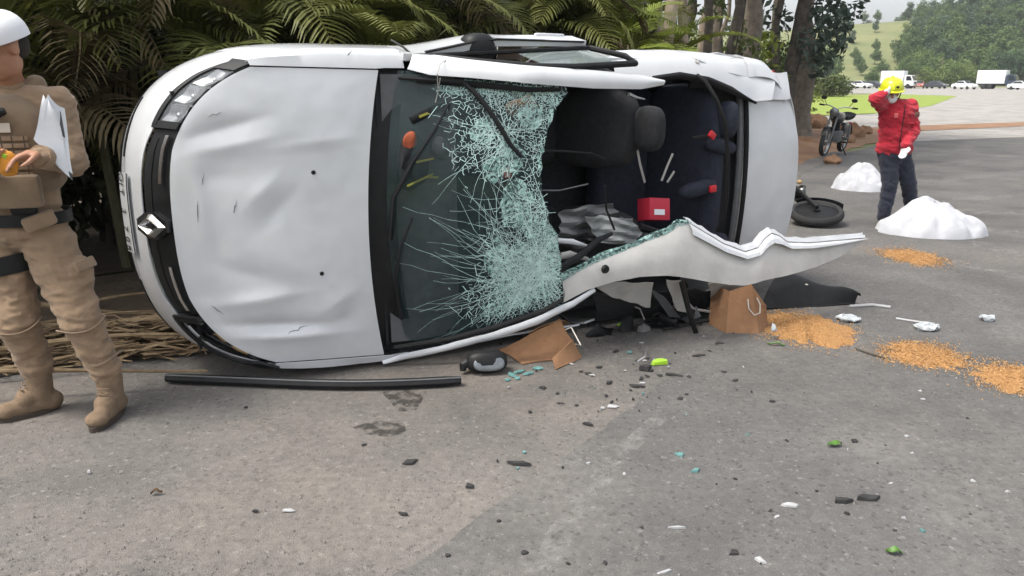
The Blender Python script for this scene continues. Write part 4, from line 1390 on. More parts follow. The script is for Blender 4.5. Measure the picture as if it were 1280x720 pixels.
# ---------- the officer at the verge
def officer():
    Y = 3.40
    base = gp(92, 520)
    root = empty("person", (base.x, base.y, 0), label="person in khaki uniform, vest and white cap, reading papers beside the car's nose", cat="person")
    off = Vector(root.location)
    J = dict(head=at(0, 60, 3.32), neck=at(12, 108, 3.40), chest=at(18, 165, 3.40), waist=at(26, 262, 3.42),
             shL=at(72, 128, 3.42), elL=at(93, 204, 3.36), wrL=at(50, 196, 3.14), knL=at(24, 196, 3.08),
             shR=at(-46, 128, 3.40), elR=at(-72, 215, 3.30), wrR=at(-22, 205, 3.10), knR=at(-4, 204, 3.07),
             hipL=at(58, 300, 3.42), knL_=at(102, 400, 3.33), anL=at(139, 492, 3.36),
             hipR=at(4, 300, 3.42), knR_=at(22, 402, 3.33), anR=at(52, 494, 3.40))
    for key in ('anL', 'anR'): J[key].z = .10
    fwd = Vector((-.55, -.83, -.38))
    HB = basis(fwd)
    hp, h = head_prims(J['head'] - off, HB, 1.06)
    hp = [(q[0],) + tuple([q[1] + off] + ([q[2] + off] if q[0] == 'c' else [q[2]]) + list(q[3:])) for q in hp]
    body = hp + [('c', J['head'] + Vector((0, .02, -.08)), J['neck'], .052, .060), ('c', J['neck'], J['chest'], .07, .13),
                 ('e', J['chest'], (.175, .11, .18)), ('e', J['waist'] + Vector((0, 0, .04)), (.15, .10, .14)), ('c', J['hipL'], J['knL_'], .08, .05), ('c', J['knL_'], J['anL'], .045, .03),
                 ('c', J['hipR'], J['knR_'], .08, .05), ('c', J['knR_'], J['anR'], .045, .03),
                 ('c', J['anL'], J['anL'] + Vector((0, -.10, -.05)), .03, .025), ('c', J['anR'], J['anR'] + Vector((-.08, -.06, -.05)), .03, .025),
                 ('c', J['chest'] + Vector((.1, 0, .13)), J['shL'], .07, .055), ('c', J['shL'], J['elL'], .05, .04), ('c', J['elL'], J['wrL'], .04, .028),
                 ('c', J['chest'] + Vector((-.1, 0, .13)), J['shR'], .07, .055), ('c', J['shR'], J['elR'], .05, .04), ('c', J['elR'], J['wrR'], .04, .028)]
    body += hand_prims(J['wrL'], J['knL'], (0.15, -.35, -1), .75, 1.0, -1) + hand_prims(J['wrR'], J['knR'], (0, -.2, 1), .6, 1.0, -1)
    blob("body", body, M_SKIN, root, .0065, 3, off=off)
    eyes_mouth(h, HB, root, 1.06)
    MB().tube([h(-.022, -.092, -.063), h(0, -.099, -.062), h(.022, -.092, -.063)], .003, 5).build("mouth", M_LIP, root)
    # hair at the nape
    blob("hair", [('e', h(0, .050, .000) + off, (.074, .062, .070), HB)], M_HAIR, root, .008, 2, off=off)
    # cap: crown + brim
    cap = MB()
    P = []
    for i in range(9):
        th = math.pi / 2 * (1 - i / 8)
        P.append([h(.100 * math.cos(th) ** .8 * math.cos(a), .012 + .118 * math.cos(th) ** .8 * math.sin(a), .040 + .088 * math.sin(th) * (1 + .12 * math.sin(a))) for a in lin(0, 2 * math.pi, 29)])
    cap.grid(P)
    cap.grid([[h(.100 * math.cos(a), .012 + .118 * math.sin(a), .040), h(.098 * math.cos(a), .012 + .116 * math.sin(a), .018)] for a in lin(0, 2 * math.pi, 29)])
    co = cap.build("cap", M_CAPW, root)
    P = []
    for a in lin(math.pi * 1.12, math.pi * 1.88, 15):
        k = math.sin((a - math.pi * 1.12) / (math.pi * .76) * math.pi)
        P.append([h(.100 * math.cos(a), .012 + .118 * math.sin(a), .030), h(.104 * math.cos(a), .0 + .125 * math.sin(a) - .035 * k, .026 - .004), h(.098 * math.cos(a), .0 + .122 * math.sin(a) - .075 * k, .012 - .012 * (1 - k))])
    MB().sheet(P, .004).build("brim", M_CAPW, co)
    # shirt
    J2 = J
    shirt = [('c', J['neck'] + Vector((0, 0, .01)), J['neck'] + Vector((0, 0, -.06)), .068, .10), ('e', J['chest'] + Vector((0, .01, .01)), (.198, .138, .21)), ('e', J['waist'] + Vector((0, 0, .07)), (.178, .135, .20)),
             ('c', J['chest'] + Vector((.11, 0, .115)), J['shL'], .088, .074), ('c', J['shL'], J['elL'], .070, .058), ('c', J['elL'], J['wrL'], .057, .042),
             ('c', J['chest'] + Vector((-.11, 0, .115)), J['shR'], .10, .088), ('c', J['shR'], J['elR'], .086, .072), ('c', J['elR'], J['wrR'], .070, .047)]
    blob("shirt", shirt, M_KHAKI, root, .0075, 2, .034, .065, off)
    MB().tube([J['wrL'] - off + (J['elL'] - J['wrL']).normalized() * d for d in (-.004, .03)], .049, 16).build("cuff", M_KHAKI, root)
    # collar of neck scarf
    blob("collar", [('e', J['neck'] + Vector((0, .0, .0)), (.086, .080, .035))], M_KHAKI, root, .008, 3, .012, .04, off)
    # trousers: bloused into the boots
    tr = [('e', J['waist'] + Vector((0, 0, -.07)), (.19, .145, .13)), ('c', J['hipL'], J['knL_'], .116, .088), ('c', J['knL_'], J['anL'] + Vector((-.01, 0, .13)), .084, .068),
          ('c', J['hipR'], J['knR_'], .116, .088), ('c', J['knR_'], J['anR'] + Vector((0, 0, .13)), .084, .068),
          ('e', J['anL'] + Vector((-.012, 0, .14)), (.076, .076, .05)), ('e', J['anR'] + Vector((0, 0, .14)), (.076, .076, .05)),
          ('e', J['knL_'] + Vector((0, -.03, .0)), (.072, .066, .09)), ('e', J['knR_'] + Vector((0, -.03, .0)), (.072, .066, .09)), ('e', lerp(J['hipL'], J['knL_'], .45) + Vector((.095, -.01, 0)), (.04, .075, .10))]
    blob("trousers", tr, M_KHAKI, root, .0075, 2, .036, .060, off)
    mb = MB().box(lerp(J['hipL'], J['knL_'], .42) - off + Vector((.128, -.02, .05)), (.02, .15, .05), Quaternion((0, 1, 0), R(-22)), bev=.008)
    mb.build("cargo_flap", M_KHAKI, root)
    # boots
    for key, dr in (('anL', Vector((.02, -1, 0))), ('anR', Vector((-.75, -.66, 0)))):
        a = J[key]
        dr.normalize()
        bt_ = blob("boot", [('c', a + Vector((0, 0, .10)), a + Vector((0, 0, -.03)), .060, .054), ('c', a + Vector((0, 0, -.05)) - dr * .04, a + dr * .13 + Vector((0, 0, -.058)), .050, .044), ('e', a + dr * .15 + Vector((0, 0, -.055)), (.052, .052, .038)), ('e', a + dr * .06 + Vector((0, 0, -.015)), (.05, .055, .05))], M_BOOT, root, .008, 4, .006, .03, off)
        sd = Vector((-dr.y, dr.x, 0))
        outl = [a - off + dr * (.07 + .135 * math.cos(t)) + sd * (.05 * math.sin(t)) for t in lin(0, 2 * math.pi, 25)[:-1]]
        outl = [Vector((q.x, q.y, .001)) for q in outl]
        MB().prism(outl, (0, 0, .024)).build("sole", M_SOLE, bt_)
        for i in range(5):
            z = a - off + Vector((0, 0, .06 - .022 * i)) + dr * (.064 + .012 * i)
            MB().tube([z + sd * .028, z + dr * .008, z - sd * .028], .004, 5).build("lace", M_BOOT, bt_)
    # vest
    ch = J['chest']
    vest = blob("vest", [('e', ch + Vector((0, -.02, .0)), (.200, .158, .17), None, .75), ('e', ch + Vector((0, -.02, -.16)), (.192, .155, .12), None, .75), ('c', ch + Vector((.10, -.05, .1)), ch + Vector((.11, .03, .20)), .045, .045), ('c', ch + Vector((-.10, -.05, .1)), ch + Vector((-.11, .03, .20)), .045, .045)], M_KHAKID, root, .010, 3, .008, .06, off)
    def vp(x, z, o_=0.0):      # point on the vest's front
        a_ = abs(x) / .200
        return ch - off + Vector((x, -.02 - .158 * max(0, 1 - a_ ** 2.6) ** (1 / 2.6) - .004 - o_, z))
    for i in range(6):
        z = -.015 - .030 * i
        wb = MB().sheet([[vp(x, z + d, .007) for d in (-.009, .009)] for x in lin(-.15, .15, 16)], .004).build("webbing", M_KHAKI, vest)
        for x in lin(-.14, .14, 8):
            MB().box(vp(x, z, .010), (.004, .004, .018)).build("stitch", M_SOLE, wb)
    MB().sheet([[vp(x, z, .007) for z in (.010, .048)] for x in lin(-.15, .10, 12)], .004).build("name_strip", mat("pale_name_tape", (.55, .50, .43), rough=.9), vest)
    MB().tube([vp(-.10, .085, .02), vp(-.02, .09, .035), vp(.06, .085, .03), vp(.10, .098, .02)], [.012, .022, .026, .014], 10).build("torch", M_BLACK, vest)
    MB().ell(vp(.075, .105, .03), .007).build("red_button", M_RED, vest)
    MB().box(ch - off + Vector((.10, -.19, -.235)), (.17, .07, .14), Quaternion((0, 0, 1), R(18)), bev=.02).build("pouch", M_KHAKID, vest)
    MB().box(ch - off + Vector((-.07, -.205, -.245)), (.14, .06, .13), bev=.02).build("pouch", M_KHAKID, vest)
    MB().box(ch - off + Vector((-.07, -.215, -.205)), (.146, .062, .05), bev=.015).build("pouch_flap", M_KHAKI, vest)
    # belt and carried kit
    w = J['waist'] - off
    P = []
    for a in lin(0, 2 * math.pi, 41):
        P.append([w + Vector((.205 * math.cos(a), .155 * math.sin(a), z)) for z in (-.055, .0)])
    belt = MB().sheet(P, .008).build("belt", M_BLACK, root)
    MB().box(w + Vector((.155, -.125, -.03)), (.13, .05, .065), Quaternion((0, 0, 1), R(30)) @ Quaternion((0, 1, 0), R(-18)), bev=.012).build("belt_pouch", M_KHAKI, belt)
    MB().box(w + Vector((.135, -.158, -.028)), (.014, .01, .014), Quaternion((0, 0, 1), R(30))).build("red_tab", M_RED, belt)
    MB().box(w + Vector((.10, -.13, .02)), (.10, .05, .04), Quaternion((0, 0, 1), R(20)), bev=.012).build("tool_pouch", M_BLACK, belt)
    # thigh strap of the holster on his right leg
    q = lerp(J['hipR'], J['knR_'], .28) - off
    P = [[q + Vector((.128 * math.cos(a), .128 * math.sin(a), z + .02 * math.cos(a))) for z in (-.04, .045)] for a in lin(0, 2 * math.pi, 33)]
    MB().sheet(P, .008).build("thigh_strap", M_BLACK, root)
    q2 = lerp(J['hipR'], J['knR_'], .20) - off + Vector((-.15, -.02, 0))
    MB().box(q2, (.06, .11, .22), bev=.02).build("holster", M_BLACK, root)
    # knee drawcords
    for k_, sg in (('knL_', 1), ('knR_', 1)):
        q = J[k_] - off + Vector((0, -.005, .005))
        MB().tube([q + Vector((.100 * math.cos(a), .106 * math.sin(a), -.03 + .02 * math.sin(2 * a) + .03 * math.cos(a))) for a in lin(-math.pi * .9, math.pi * .1, 18)], .005, 5).build("drawcord", M_KHAKID, root)
    for a_, r_ in ((J['anL'] + Vector((-.012, 0, .20)), .080), (J['anR'] + Vector((0, 0, .2)), .080)):
        q = a_ - off
        MB().tube([q + Vector((r_ * math.cos(a), r_ * math.sin(a), .02 * math.cos(a * 2))) for a in lin(0, 2 * math.pi, 25)[:-1]], .006, 5, closed=True).build("drawcord", M_KHAKID, root)
    return root, J, off
off_root, OJ, _o = officer()
# papers clamped under the arm and the folded orange thing in the hand: things of their own
def papers():
    a, b, c, d = at(58, 122, 3.19), at(72, 140, 3.20), at(86, 222, 3.20), at(42, 178, 3.14)
    root = empty("clipboard", Vector(a) * .5 + Vector(c) * .5, label="white papers on a clipboard held under the officer's arm", cat="clipboard")
    off = Vector(root.location)
    a, b, c, d = [Vector(q) - off for q in (a, b, c, d)]
    for pg in range(3):
        rr = random.Random(pg)
        o1, o2 = rr.uniform(-.008, .008), rr.uniform(-.010, .010)
        MB().sheet([[a.lerp(b, x).lerp(d.lerp(c, x), y) + Vector((o1 + .004 * pg, -.004 * math.sin(6 * y + 3 * x) - .022 * (1 - y) ** 2 * math.sin(2.2 * x + pg) + .004 * pg, o2 + .006 * math.sin(5 * x + pg))) for x in lin(0, 1, 12)] for y in lin(0, 1, 14)], .0008).build("paper", M_PAPER, root)
    MB().sheet([[a.lerp(b, x).lerp(d.lerp(c, x), y) + Vector((.006, .014, -.004)) for x in (0, 1)] for y in (-.02, 1.04)], .005).build("board", M_GREYP, root)
    mb = MB()
    for i in range(9):
        y = .12 + .075 * i
        mb.tube([a.lerp(b, x).lerp(d.lerp(c, x), y) + Vector((0, -.0035 - .004 * math.sin(6 * y + 3 * x), 0)) for x in lin(.2, .8, 5)], .0012, 4)
    mb.build("written_lines", M_GREYP, root)
papers()
hc = lerp(OJ['knL'], OJ['knR'], .5)
root = empty("orange_bundle", hc + Vector((0, 0, -.03)), label="small orange and lime folded bundle in the officer's hands", cat="bundle")
mb = MB().ell((0, -.01, .02), (.045, .03, .055), None, 16, 12)
mb.v = [tuple(crump(Vector(q), .012, 30, 3)) for q in mb.v]
mb.build("orange_cloth", M_ORANGE, root)
MB().box((.0, -.03, .05), (.035, .012, .02), Quaternion((0, 1, 0), R(20)), bev=.004).build("lime_tag", M_LIME, root)

# ---------- the rescuer in red
def rescuer():
    base = gp(1122, 280)
    root = empty("person", (base.x, base.y, 0), label="person in red jacket and yellow green helmet, hand raised to the mask", cat="person")
    off = Vector(root.location)
    Y = base.y
    J = dict(head=at(1114, 116, Y - .02), neck=at(1119, 130, Y), chest=at(1122, 146, Y), waist=at(1118, 182, Y),
             shR=at(1104, 132, Y), elR=at(1095, 124, Y - .16), wrR=at(1105, 117, Y - .17), knR=at(1110, 115, Y - .15),
             shL=at(1138, 134, Y), elL=at(1141, 163, Y - .04), wrL=at(1132, 183, Y - .20), knL=at(1130, 191, Y - .22),
             hipR=at(1109, 190, Y), kneeR=at(1113, 228, Y - .02), anR=at(1104, 270, Y + .02),
             hipL=at(1126, 190, Y), kneeL=at(1135, 226, Y + .02), anL=at(1140, 266, Y + .22))
    J['anR'].z = .09; J['anL'].z = .10
    HB = basis(Vector((-.25, -.95, -.22)))
    hp, h = head_prims(J['head'] - off, HB, 1.0)
    hp = [(q[0],) + tuple([q[1] + off] + ([q[2] + off] if q[0] == 'c' else [q[2]]) + list(q[3:])) for q in hp]
    body = hp + [('c', J['head'] + Vector((0, .02, -.06)), J['neck'], .05, .055), ('c', J['neck'], J['chest'], .06, .12), ('e', J['chest'], (.15, .10, .16)), ('c', J['chest'], J['waist'], .11, .11),
                 ('c', J['hipR'], J['kneeR'], .08, .055), ('c', J['kneeR'], J['anR'], .052, .04), ('c', J['hipL'], J['kneeL'], .08, .055), ('c', J['kneeL'], J['anL'], .052, .04),
                 ('c', J['anR'], J['anR'] + Vector((-.035, -.09, -.045)), .03, .025), ('c', J['anL'], J['anL'] + Vector((.03, -.09, -.045)), .03, .025),
                 ('c', J['chest'] + Vector((-.06, 0, .1)), J['shR'], .06, .055), ('c', J['shR'], J['elR'], .045, .04), ('c', J['elR'], J['wrR'], .04, .028),
                 ('c', J['chest'] + Vector((.06, 0, .1)), J['shL'], .06, .055), ('c', J['shL'], J['elL'], .045, .04), ('c', J['elL'], J['wrL'], .04, .028)]
    hr = hand_prims(J['wrR'], J['knR'], (0, .6, .3), .5, .95, 1)
    hl = hand_prims(J['wrL'], J['knL'], (-.4, -.3, 0), .4, .95, 1)
    blob("body", body + hr + hl, M_SKIN, root, .008, 3, off=off)
    def fat(q, d): return (q[0], q[1], q[2], q[3] + d, q[4] + d) if q[0] == 'c' else (q[0], q[1], tuple(x + d for x in q[2]), q[3])
    blob("glove", [fat(q, .0035) for q in hr], M_GLOVE, root, .006, 2, off=off)
    blob("glove", [fat(q, .0035) for q in hl], M_GLOVE, root, .006, 2, off=off)
    eyes_mouth(h, HB, root)
    blob("mask", [('e', h(0, -.052, -.050) + off, (.060, .058, .052), HB)], M_GLOVE, root, .007, 2, off=off)
    blob("hair", [('e', h(0, .034, -.01) + off, (.080, .078, .098), HB), ('c', h(.05, .05, -.08) + off, h(.07, .05, -.15) + off, .03, .02)], M_HAIR, root, .008, 2, off=off)
    # helmet: shell, brim, chin strap
    he = MB()
    P = []
    for i in range(9):
        th = math.pi / 2 * (1 - i / 8)
        P.append([h(.115 * math.cos(th) ** .7 * math.cos(a), .01 + .135 * math.cos(th) ** .7 * math.sin(a), .045 + .115 * math.sin(th)) for a in lin(0, 2 * math.pi, 29)])
    he.grid(P)
    ho = he.build("helmet", M_HELM, root)
    MB().sheet([[h(.113 * math.cos(a), .01 + .133 * math.sin(a), .047), h(.130 * math.cos(a), .0 + .155 * math.sin(a), .034)] for a in lin(0, 2 * math.pi, 29)], .004).build("brim", M_HELM, ho)
    MB().tube([h(0, .01 + .135 * math.cos(a), .05 + .115 * math.sin(a)) for a in lin(.1, math.pi - .1, 12)], .012, 6).build("ridge", M_HELM, ho)
    MB().tube([h(.1, -.01, .03), h(.07, -.035, -.08), h(0, -.05, -.112), h(-.07, -.035, -.08), h(-.1, -.01, .03)], .006, 5).build("chin_strap", M_BLACK, ho)
    MB().ell(h(.03, -.125, .09), (.016, .01, .012), HB).build("helmet_badge", M_BLACK, ho)
    jk = [('c', J['neck'] + Vector((0, .01, .01)), J['neck'] + Vector((0, .01, -.05)), .072, .10), ('e', J['chest'] + Vector((0, 0, .0)), (.205, .145, .20)), ('e', lerp(J['chest'], J['waist'], .6), (.185, .14, .20)), ('e', J['waist'] + Vector((0, 0, -.02)), (.20, .15, .12)),
          ('c', J['chest'] + Vector((-.07, 0, .1)), J['shR'], .09, .085), ('c', J['shR'], J['elR'], .082, .072), ('c', J['elR'], J['wrR'], .068, .048),
          ('c', J['chest'] + Vector((.07, 0, .1)), J['shL'], .09, .085), ('c', J['shL'], J['elL'], .082, .072), ('c', J['elL'], J['wrL'], .070, .052)]
    jo = blob("jacket", jk, M_REDCLOTH, root, .010, 3, .05, .07, off)
    c = J['chest'] - off
    MB().tube([c + Vector((-.01, -.150, .14)), c + Vector((-.012, -.158, 0)), c + Vector((-.015, -.152, -.2)), c + Vector((-.015, -.15, -.32))], .005, 5).build("zip", M_BLACK, jo)
    M_PATCH = mat("sleeve_patch", (.16, .08, .06), rough=.8, var=.5, vscale=90)
    q = lerp(J['shL'], J['elL'], .30) - off + Vector((.02, -.088, 0))
    MB().box(q, (.055, .008, .05), Quaternion((0, 0, 1), R(12)), bev=.003).build("sleeve_patch", M_PATCH, jo)
    MB().box(c + Vector((-.09, -.148, .02)), (.04, .008, .05), Quaternion((0, 0, 1), R(-15)), bev=.003).build("chest_patch", mat("chest_patch_red", (.5, .1, .1), rough=.8), jo)
    MB().box(c + Vector((.08, -.15, -.06)), (.06, .02, .012), bev=.004).build("pocket_flap", M_REDCLOTH, jo)
    tr = [('e', J['waist'] + Vector((0, 0, -.10)), (.165, .13, .12)), ('c', J['hipR'], J['kneeR'], .105, .085), ('c', J['kneeR'], J['anR'], .085, .07), ('c', J['hipL'], J['kneeL'], .105, .085), ('c', J['kneeL'], J['anL'], .085, .07)]
    blob("trousers", tr, M_NAVYC, root, .012, 4, .03, .08, off)
    for key, dr in (('anR', Vector((-.35, -.93, 0))), ('anL', Vector((.3, -.95, 0)))):
        a = J[key]
        blob("boot", [('c', a + Vector((0, 0, .10)), a + Vector((0, 0, -.03)), .066, .056), ('c', a + Vector((0, 0, -.042)) - dr * .04, a + dr * .15 + Vector((0, 0, -.048)), .046, .040)], M_BLACK, root, .009, 3, off=off)
rescuer()

bpy.data.objects.remove(_fs[0])
# ------------------------------------------------------------------ vegetation
def leafmat(name, c1, c2, rough=.55, sat=None, scale=.9):
    m = bpy.data.materials.new(name)
    m.use_nodes = True
    t = m.node_tree
    L = t.links.new
    b = t.nodes["Principled BSDF"]
    b.inputs["Roughness"].default_value = rough
    b.inputs["Specular IOR Level"].default_value = .35
    tc = t.nodes.new("ShaderNodeTexCoord")
    oi = t.nodes.new("ShaderNodeObjectInfo")
    n = t.nodes.new("ShaderNodeTexNoise")
    n.inputs["Scale"].default_value = scale
    n.inputs["Detail"].default_value = 4
    ad = t.nodes.new("ShaderNodeVectorMath")
    L(tc.outputs["Object"], ad.inputs[0]); L(oi.outputs["Random"], ad.inputs[1])
    L(ad.outputs[0], n.inputs["Vector"])
    wn = t.nodes.new("ShaderNodeTexNoise")
    wn.inputs["Scale"].default_value = scale * 14
    L(tc.outputs["Object"], wn.inputs["Vector"])
    mx = t.nodes.new("ShaderNodeMath"); mx.operation = 'ADD'
    L(n.outputs["Fac"], mx.inputs[0]); L(wn.outputs["Fac"], mx.inputs[1])
    mr = t.nodes.new("ShaderNodeMapRange")
    mr.inputs["From Min"].default_value, mr.inputs["From Max"].default_value = .7, 1.3
    L(mx.outputs[0], mr.inputs["Value"])
    r = t.nodes.new("ShaderNodeValToRGB")
    r.color_ramp.elements[0].color = (*c1, 1)
    r.color_ramp.elements[1].color = (*c2, 1)
    L(mr.outputs[0], r.inputs["Fac"])
    L(r.outputs["Color"], b.inputs["Base Color"])
    tr = t.nodes.new("ShaderNodeBsdfTranslucent")
    L(r.outputs["Color"], tr.inputs["Color"])
    ms = t.nodes.new("ShaderNodeMixShader")
    ms.inputs[0].default_value = .25
    L(b.outputs[0], ms.inputs[1]); L(tr.outputs[0], ms.inputs[2])
    L(ms.outputs[0], t.nodes["Material Output"].inputs["Surface"])
    return m
M_PALM = leafmat("palm_leaf_olive", (.075, .090, .018), (.19, .20, .055))
M_PALMDRY = leafmat("palm_leaf_dry", (.09, .07, .035), (.19, .15, .08))
M_PALMY = leafmat("palm_leaf_fresh", (.12, .165, .018), (.25, .30, .05))
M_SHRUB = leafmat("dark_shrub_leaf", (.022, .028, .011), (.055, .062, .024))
M_TREELEAF = leafmat("tree_leaf", (.06, .085, .026), (.14, .17, .06))
M_BLUELEAF = leafmat("blue_green_leaf", (.040, .062, .045), (.095, .13, .10))
M_FARLEAF = leafmat("far_leaf_mid", (.065, .12, .032), (.15, .21, .07), scale=.25)
M_FARLEAF2 = leafmat("far_leaf_light", (.11, .17, .036), (.22, .28, .085), scale=.25)
M_FARLEAF3 = leafmat("far_leaf_dark", (.045, .085, .038), (.10, .155, .075), scale=.25)
M_BARK = mat("grey_brown_bark", (.10, .082, .065), rough=.95, vscale=6, color2=(.22, .19, .155), bump=.9, bscale=22, detail=8)
M_BARKP = mat("pale_trunk_bark", (.26, .205, .15), rough=.9, vscale=5, color2=(.44, .37, .29), bump=.5, bscale=18, detail=8)
M_BARKD = mat("dark_trunk_bark", (.035, .03, .026), rough=.95, vscale=7, color2=(.10, .088, .07), bump=.9, bscale=24, detail=8)
M_STEM = mat("palm_stem", (.10, .095, .05), rough=.7, var=.3, vscale=9)

def frond_mesh(name, m, L_=1.9, droop=1.1, pairs=34, wid_=.5, seed=0, curl=.5):
    rr = random.Random(seed)
    mb = MB()
    pts = []
    a = 1.15
    p_ = Vector((0, 0, 0))
    n_ = 20
    for i in range(n_ + 1):
        pts.append(p_.copy())
        a -= droop * (1.6 / n_) * (.5 + i / n_)
        p_ = p_ + Vector((math.cos(a), 0.03 * math.sin(i * .7 + seed), math.sin(a))) * (L_ / n_)
    mb.tube(pts, [.014 * (1 - i / n_) + .003 for i in range(n_ + 1)], 5)
    def pos(t):
        q = t * n_
        i = min(int(q), n_ - 1)
        return pts[i].lerp(pts[i + 1], q - i), (pts[i + 1] - pts[i]).normalized()
    for k in range(pairs):
        t = .16 + .83 * k / (pairs - 1)
        q, d = pos(t)
        ll = wid_ * (math.sin(math.pi * min(1, t * .93 + .06)) ** .6) * rr.uniform(.85, 1.1)
        for sg in (-1, 1):
            sd = Vector((0, sg, 0))
            fw = .75 + .4 * t + rr.uniform(-.12, .12)
            di = (sd * 1.0 + d * fw + Vector((0, 0, .28))).normalized()
            w = .013 * rr.uniform(.8, 1.2)
            pv = None
            c = q.copy()
            for j in range(4):
                wj = w * (1.0, 1.15, .8, .08)[j]
                ax = di.cross(Vector((0, 0, 1)))
                ax = ax.normalized() if ax.length > 1e-5 else Vector((1, 0, 0))
                e0, e1 = c + ax * wj, c - ax * wj
                if pv: mb.add([pv[0], pv[1], e1, e0], [(0, 1, 2, 3)])
                pv = (e0, e1)
                c = c + di * (ll / 3)
                di = (di + Vector((0, 0, -curl * (.35 + .3 * j)))).normalized()
    me_o = mb.build(name, m, None, smooth=False)
    me = me_o.data
    bpy.data.objects.remove(me_o)
    return me
FRONDS = [frond_mesh("frond", M_PALM, 1.9, 1.15, 36, .46, 1), frond_mesh("frond", M_PALM, 2.2, .95, 40, .52, 2, .6), frond_mesh("frond", M_PALM, 1.6, 1.45, 32, .42, 3, .7),
          frond_mesh("frond", M_PALMDRY, 1.8, 1.6, 34, .42, 4, .9), frond_mesh("frond", M_PALMY, 2.0, 1.0, 36, .5, 5)]
def palm(x, y, h, nf, seed, kinds, label, group, face=None):
    rr = random.Random(seed)
    root = empty("palm_plant", (x, y, 0), label=label, cat="palm", group=group)
    ns = max(2, nf // 4)
    tops = []
    for i in range(ns):
        a = rr.uniform(0, 2 * math.pi)
        d = rr.uniform(.05, .35)
        hh = h * rr.uniform(.7, 1.05)
        b = Vector((math.cos(a) * d * .5, math.sin(a) * d * .5, 0))
        tp_ = Vector((math.cos(a) * d * 1.6, math.sin(a) * d * 1.6, hh))
        MB().tube([b, b.lerp(tp_, .5) + Vector((0, 0, .05)), tp_], [.035, .03, .022], 7).build("stem", M_STEM, root)
        tops.append(tp_)
    for i in range(nf):
        tp_ = tops[i % ns]
        me = FRONDS[rr.choice(kinds)]
        o = bpy.data.objects.new("frond", me)
        col.objects.link(o)
        o.parent = root
        az = rr.uniform(0, 2 * math.pi)
        if face is not None and rr.random() < .6: az = face + rr.uniform(-1.0, 1.0)
        o.location = tp_ + Vector((0, 0, -rr.uniform(0, .3)))
        o.rotation_euler = (rr.uniform(-.3, .3), rr.uniform(-.35, .45), az)
        s = rr.uniform(.8, 1.15)
        o.scale = (s, s, s)
    return root

def leafcloud(lobes, n, size, seed, flat=.3):
    """n leaf faces spread through the outer part of the given ellipsoid lobes"""
    g_ = np.random.default_rng(seed)
    vol = np.array([l[3] * l[4] * l[5] for l in lobes]) ** .75
    idx = g_.choice(len(lobes), n, p=vol / vol.sum())
    L_ = np.array(lobes)[idx]
    d = g_.normal(size=(n, 3)); d /= np.linalg.norm(d, axis=1, keepdims=True)
    r = g_.uniform(.25, 1.0, n) ** .45
    lump = 1 + .22 * np.sin(d[:, 0] * 5 + idx) * np.sin(d[:, 1] * 6 + 2 * idx) + .16 * np.sin(d[:, 2] * 9 + idx)
    c = L_[:, :3] + d * (r * lump)[:, None] * L_[:, 3:6]
    nrm = d * .6 + g_.normal(size=(n, 3)) * .7 + np.array([0, 0, flat])
    nrm /= np.linalg.norm(nrm, axis=1, keepdims=True)
    t = np.cross(nrm, g_.normal(size=(n, 3))); t /= np.linalg.norm(t, axis=1, keepdims=True)
    b = np.cross(nrm, t)
    s = size * g_.uniform(.6, 1.3, n)[:, None]
    v = np.stack([c - t * s, c + b * s * .45 + nrm * s * .12, c + t * s, c - b * s * .45 + nrm * s * .12], 1).reshape(-1, 3)
    f = np.arange(4 * n).reshape(n, 4)
    return v, f
def cloud_obj(name, m, parent, lobes, n, size, seed):
    v, f = leafcloud(lobes, n, size, seed)
    me = bpy.data.meshes.new(name)
    me.from_pydata(v.tolist(), [], f.tolist())
    me.materials.append(m)
    o = bpy.data.objects.new(name, me)
    col.objects.link(o)
    o.parent = parent
    return o
def rand_lobes(rr, c, R_, n, r0, r1, squash=.8):
    out = []
    for i in range(n):
        d = Vector((rr.gauss(0, 1), rr.gauss(0, 1), rr.gauss(0, 1))).normalized() * rr.uniform(.35, 1)
        r = rr.uniform(r0, r1)
        out.append((c[0] + d.x * R_[0], c[1] + d.y * R_[1], c[2] + d.z * R_[2], r, r, r * squash))
    return out
def limb(mb, a, b, r0, r1, rr, wob=.12, n=7):
    a, b = Vector(a), Vector(b)
    pts = [a.lerp(b, i / n) + Vector((rr.uniform(-wob, wob), rr.uniform(-wob, wob), 0)) * math.sin(math.pi * i / n) for i in range(n + 1)]
    mb.tube(pts, [lerp(r0, r1, i / n) for i in range(n + 1)], 9)
    return pts
def tree(x, y, h, r, bark, leaf, seed, label, group, crown_base=.45, crown_r=1.6, nleaf=3500, leafsize=.11, lean=(0, 0), name="tall_tree", nlobes=9, low=None):
    rr = random.Random(seed)
    root = empty(name, (x, y, 0), label=label, cat="tree", group=group)
    mb = MB()
    top = Vector((lean[0], lean[1], h))
    pts = limb(mb, (0, 0, -.1), top, r, r * .35, rr, .10 * h / 6, 10)
    mb.tube([Vector((0, 0, -.1)), Vector((0, 0, .25)), pts[1]], [r * 1.5, r * 1.15, r * .98], 10)
    mb.build("trunk", bark, root)
    lob = rand_lobes(rr, (top.x, top.y, h * (1 + crown_base) / 2 + .3), (crown_r, crown_r, h * (1 - crown_base) / 2), nlobes, crown_r * .35, crown_r * .6)
    if low: lob += low
    for l in lob[:6]:
        k = min(.95, max(.3, (l[2] - l[5]) / h))
        b0 = Vector((0, 0, 0)).lerp(top, k - .12)
        m2 = MB()
        limb(m2, b0, (l[0], l[1], l[2]), r * .35, r * .1, rr, .1, 5)
        m2.build("limb", bark, root)
    cloud_obj("crown", leaf, root, lob, nleaf, leafsize, seed)
    return root

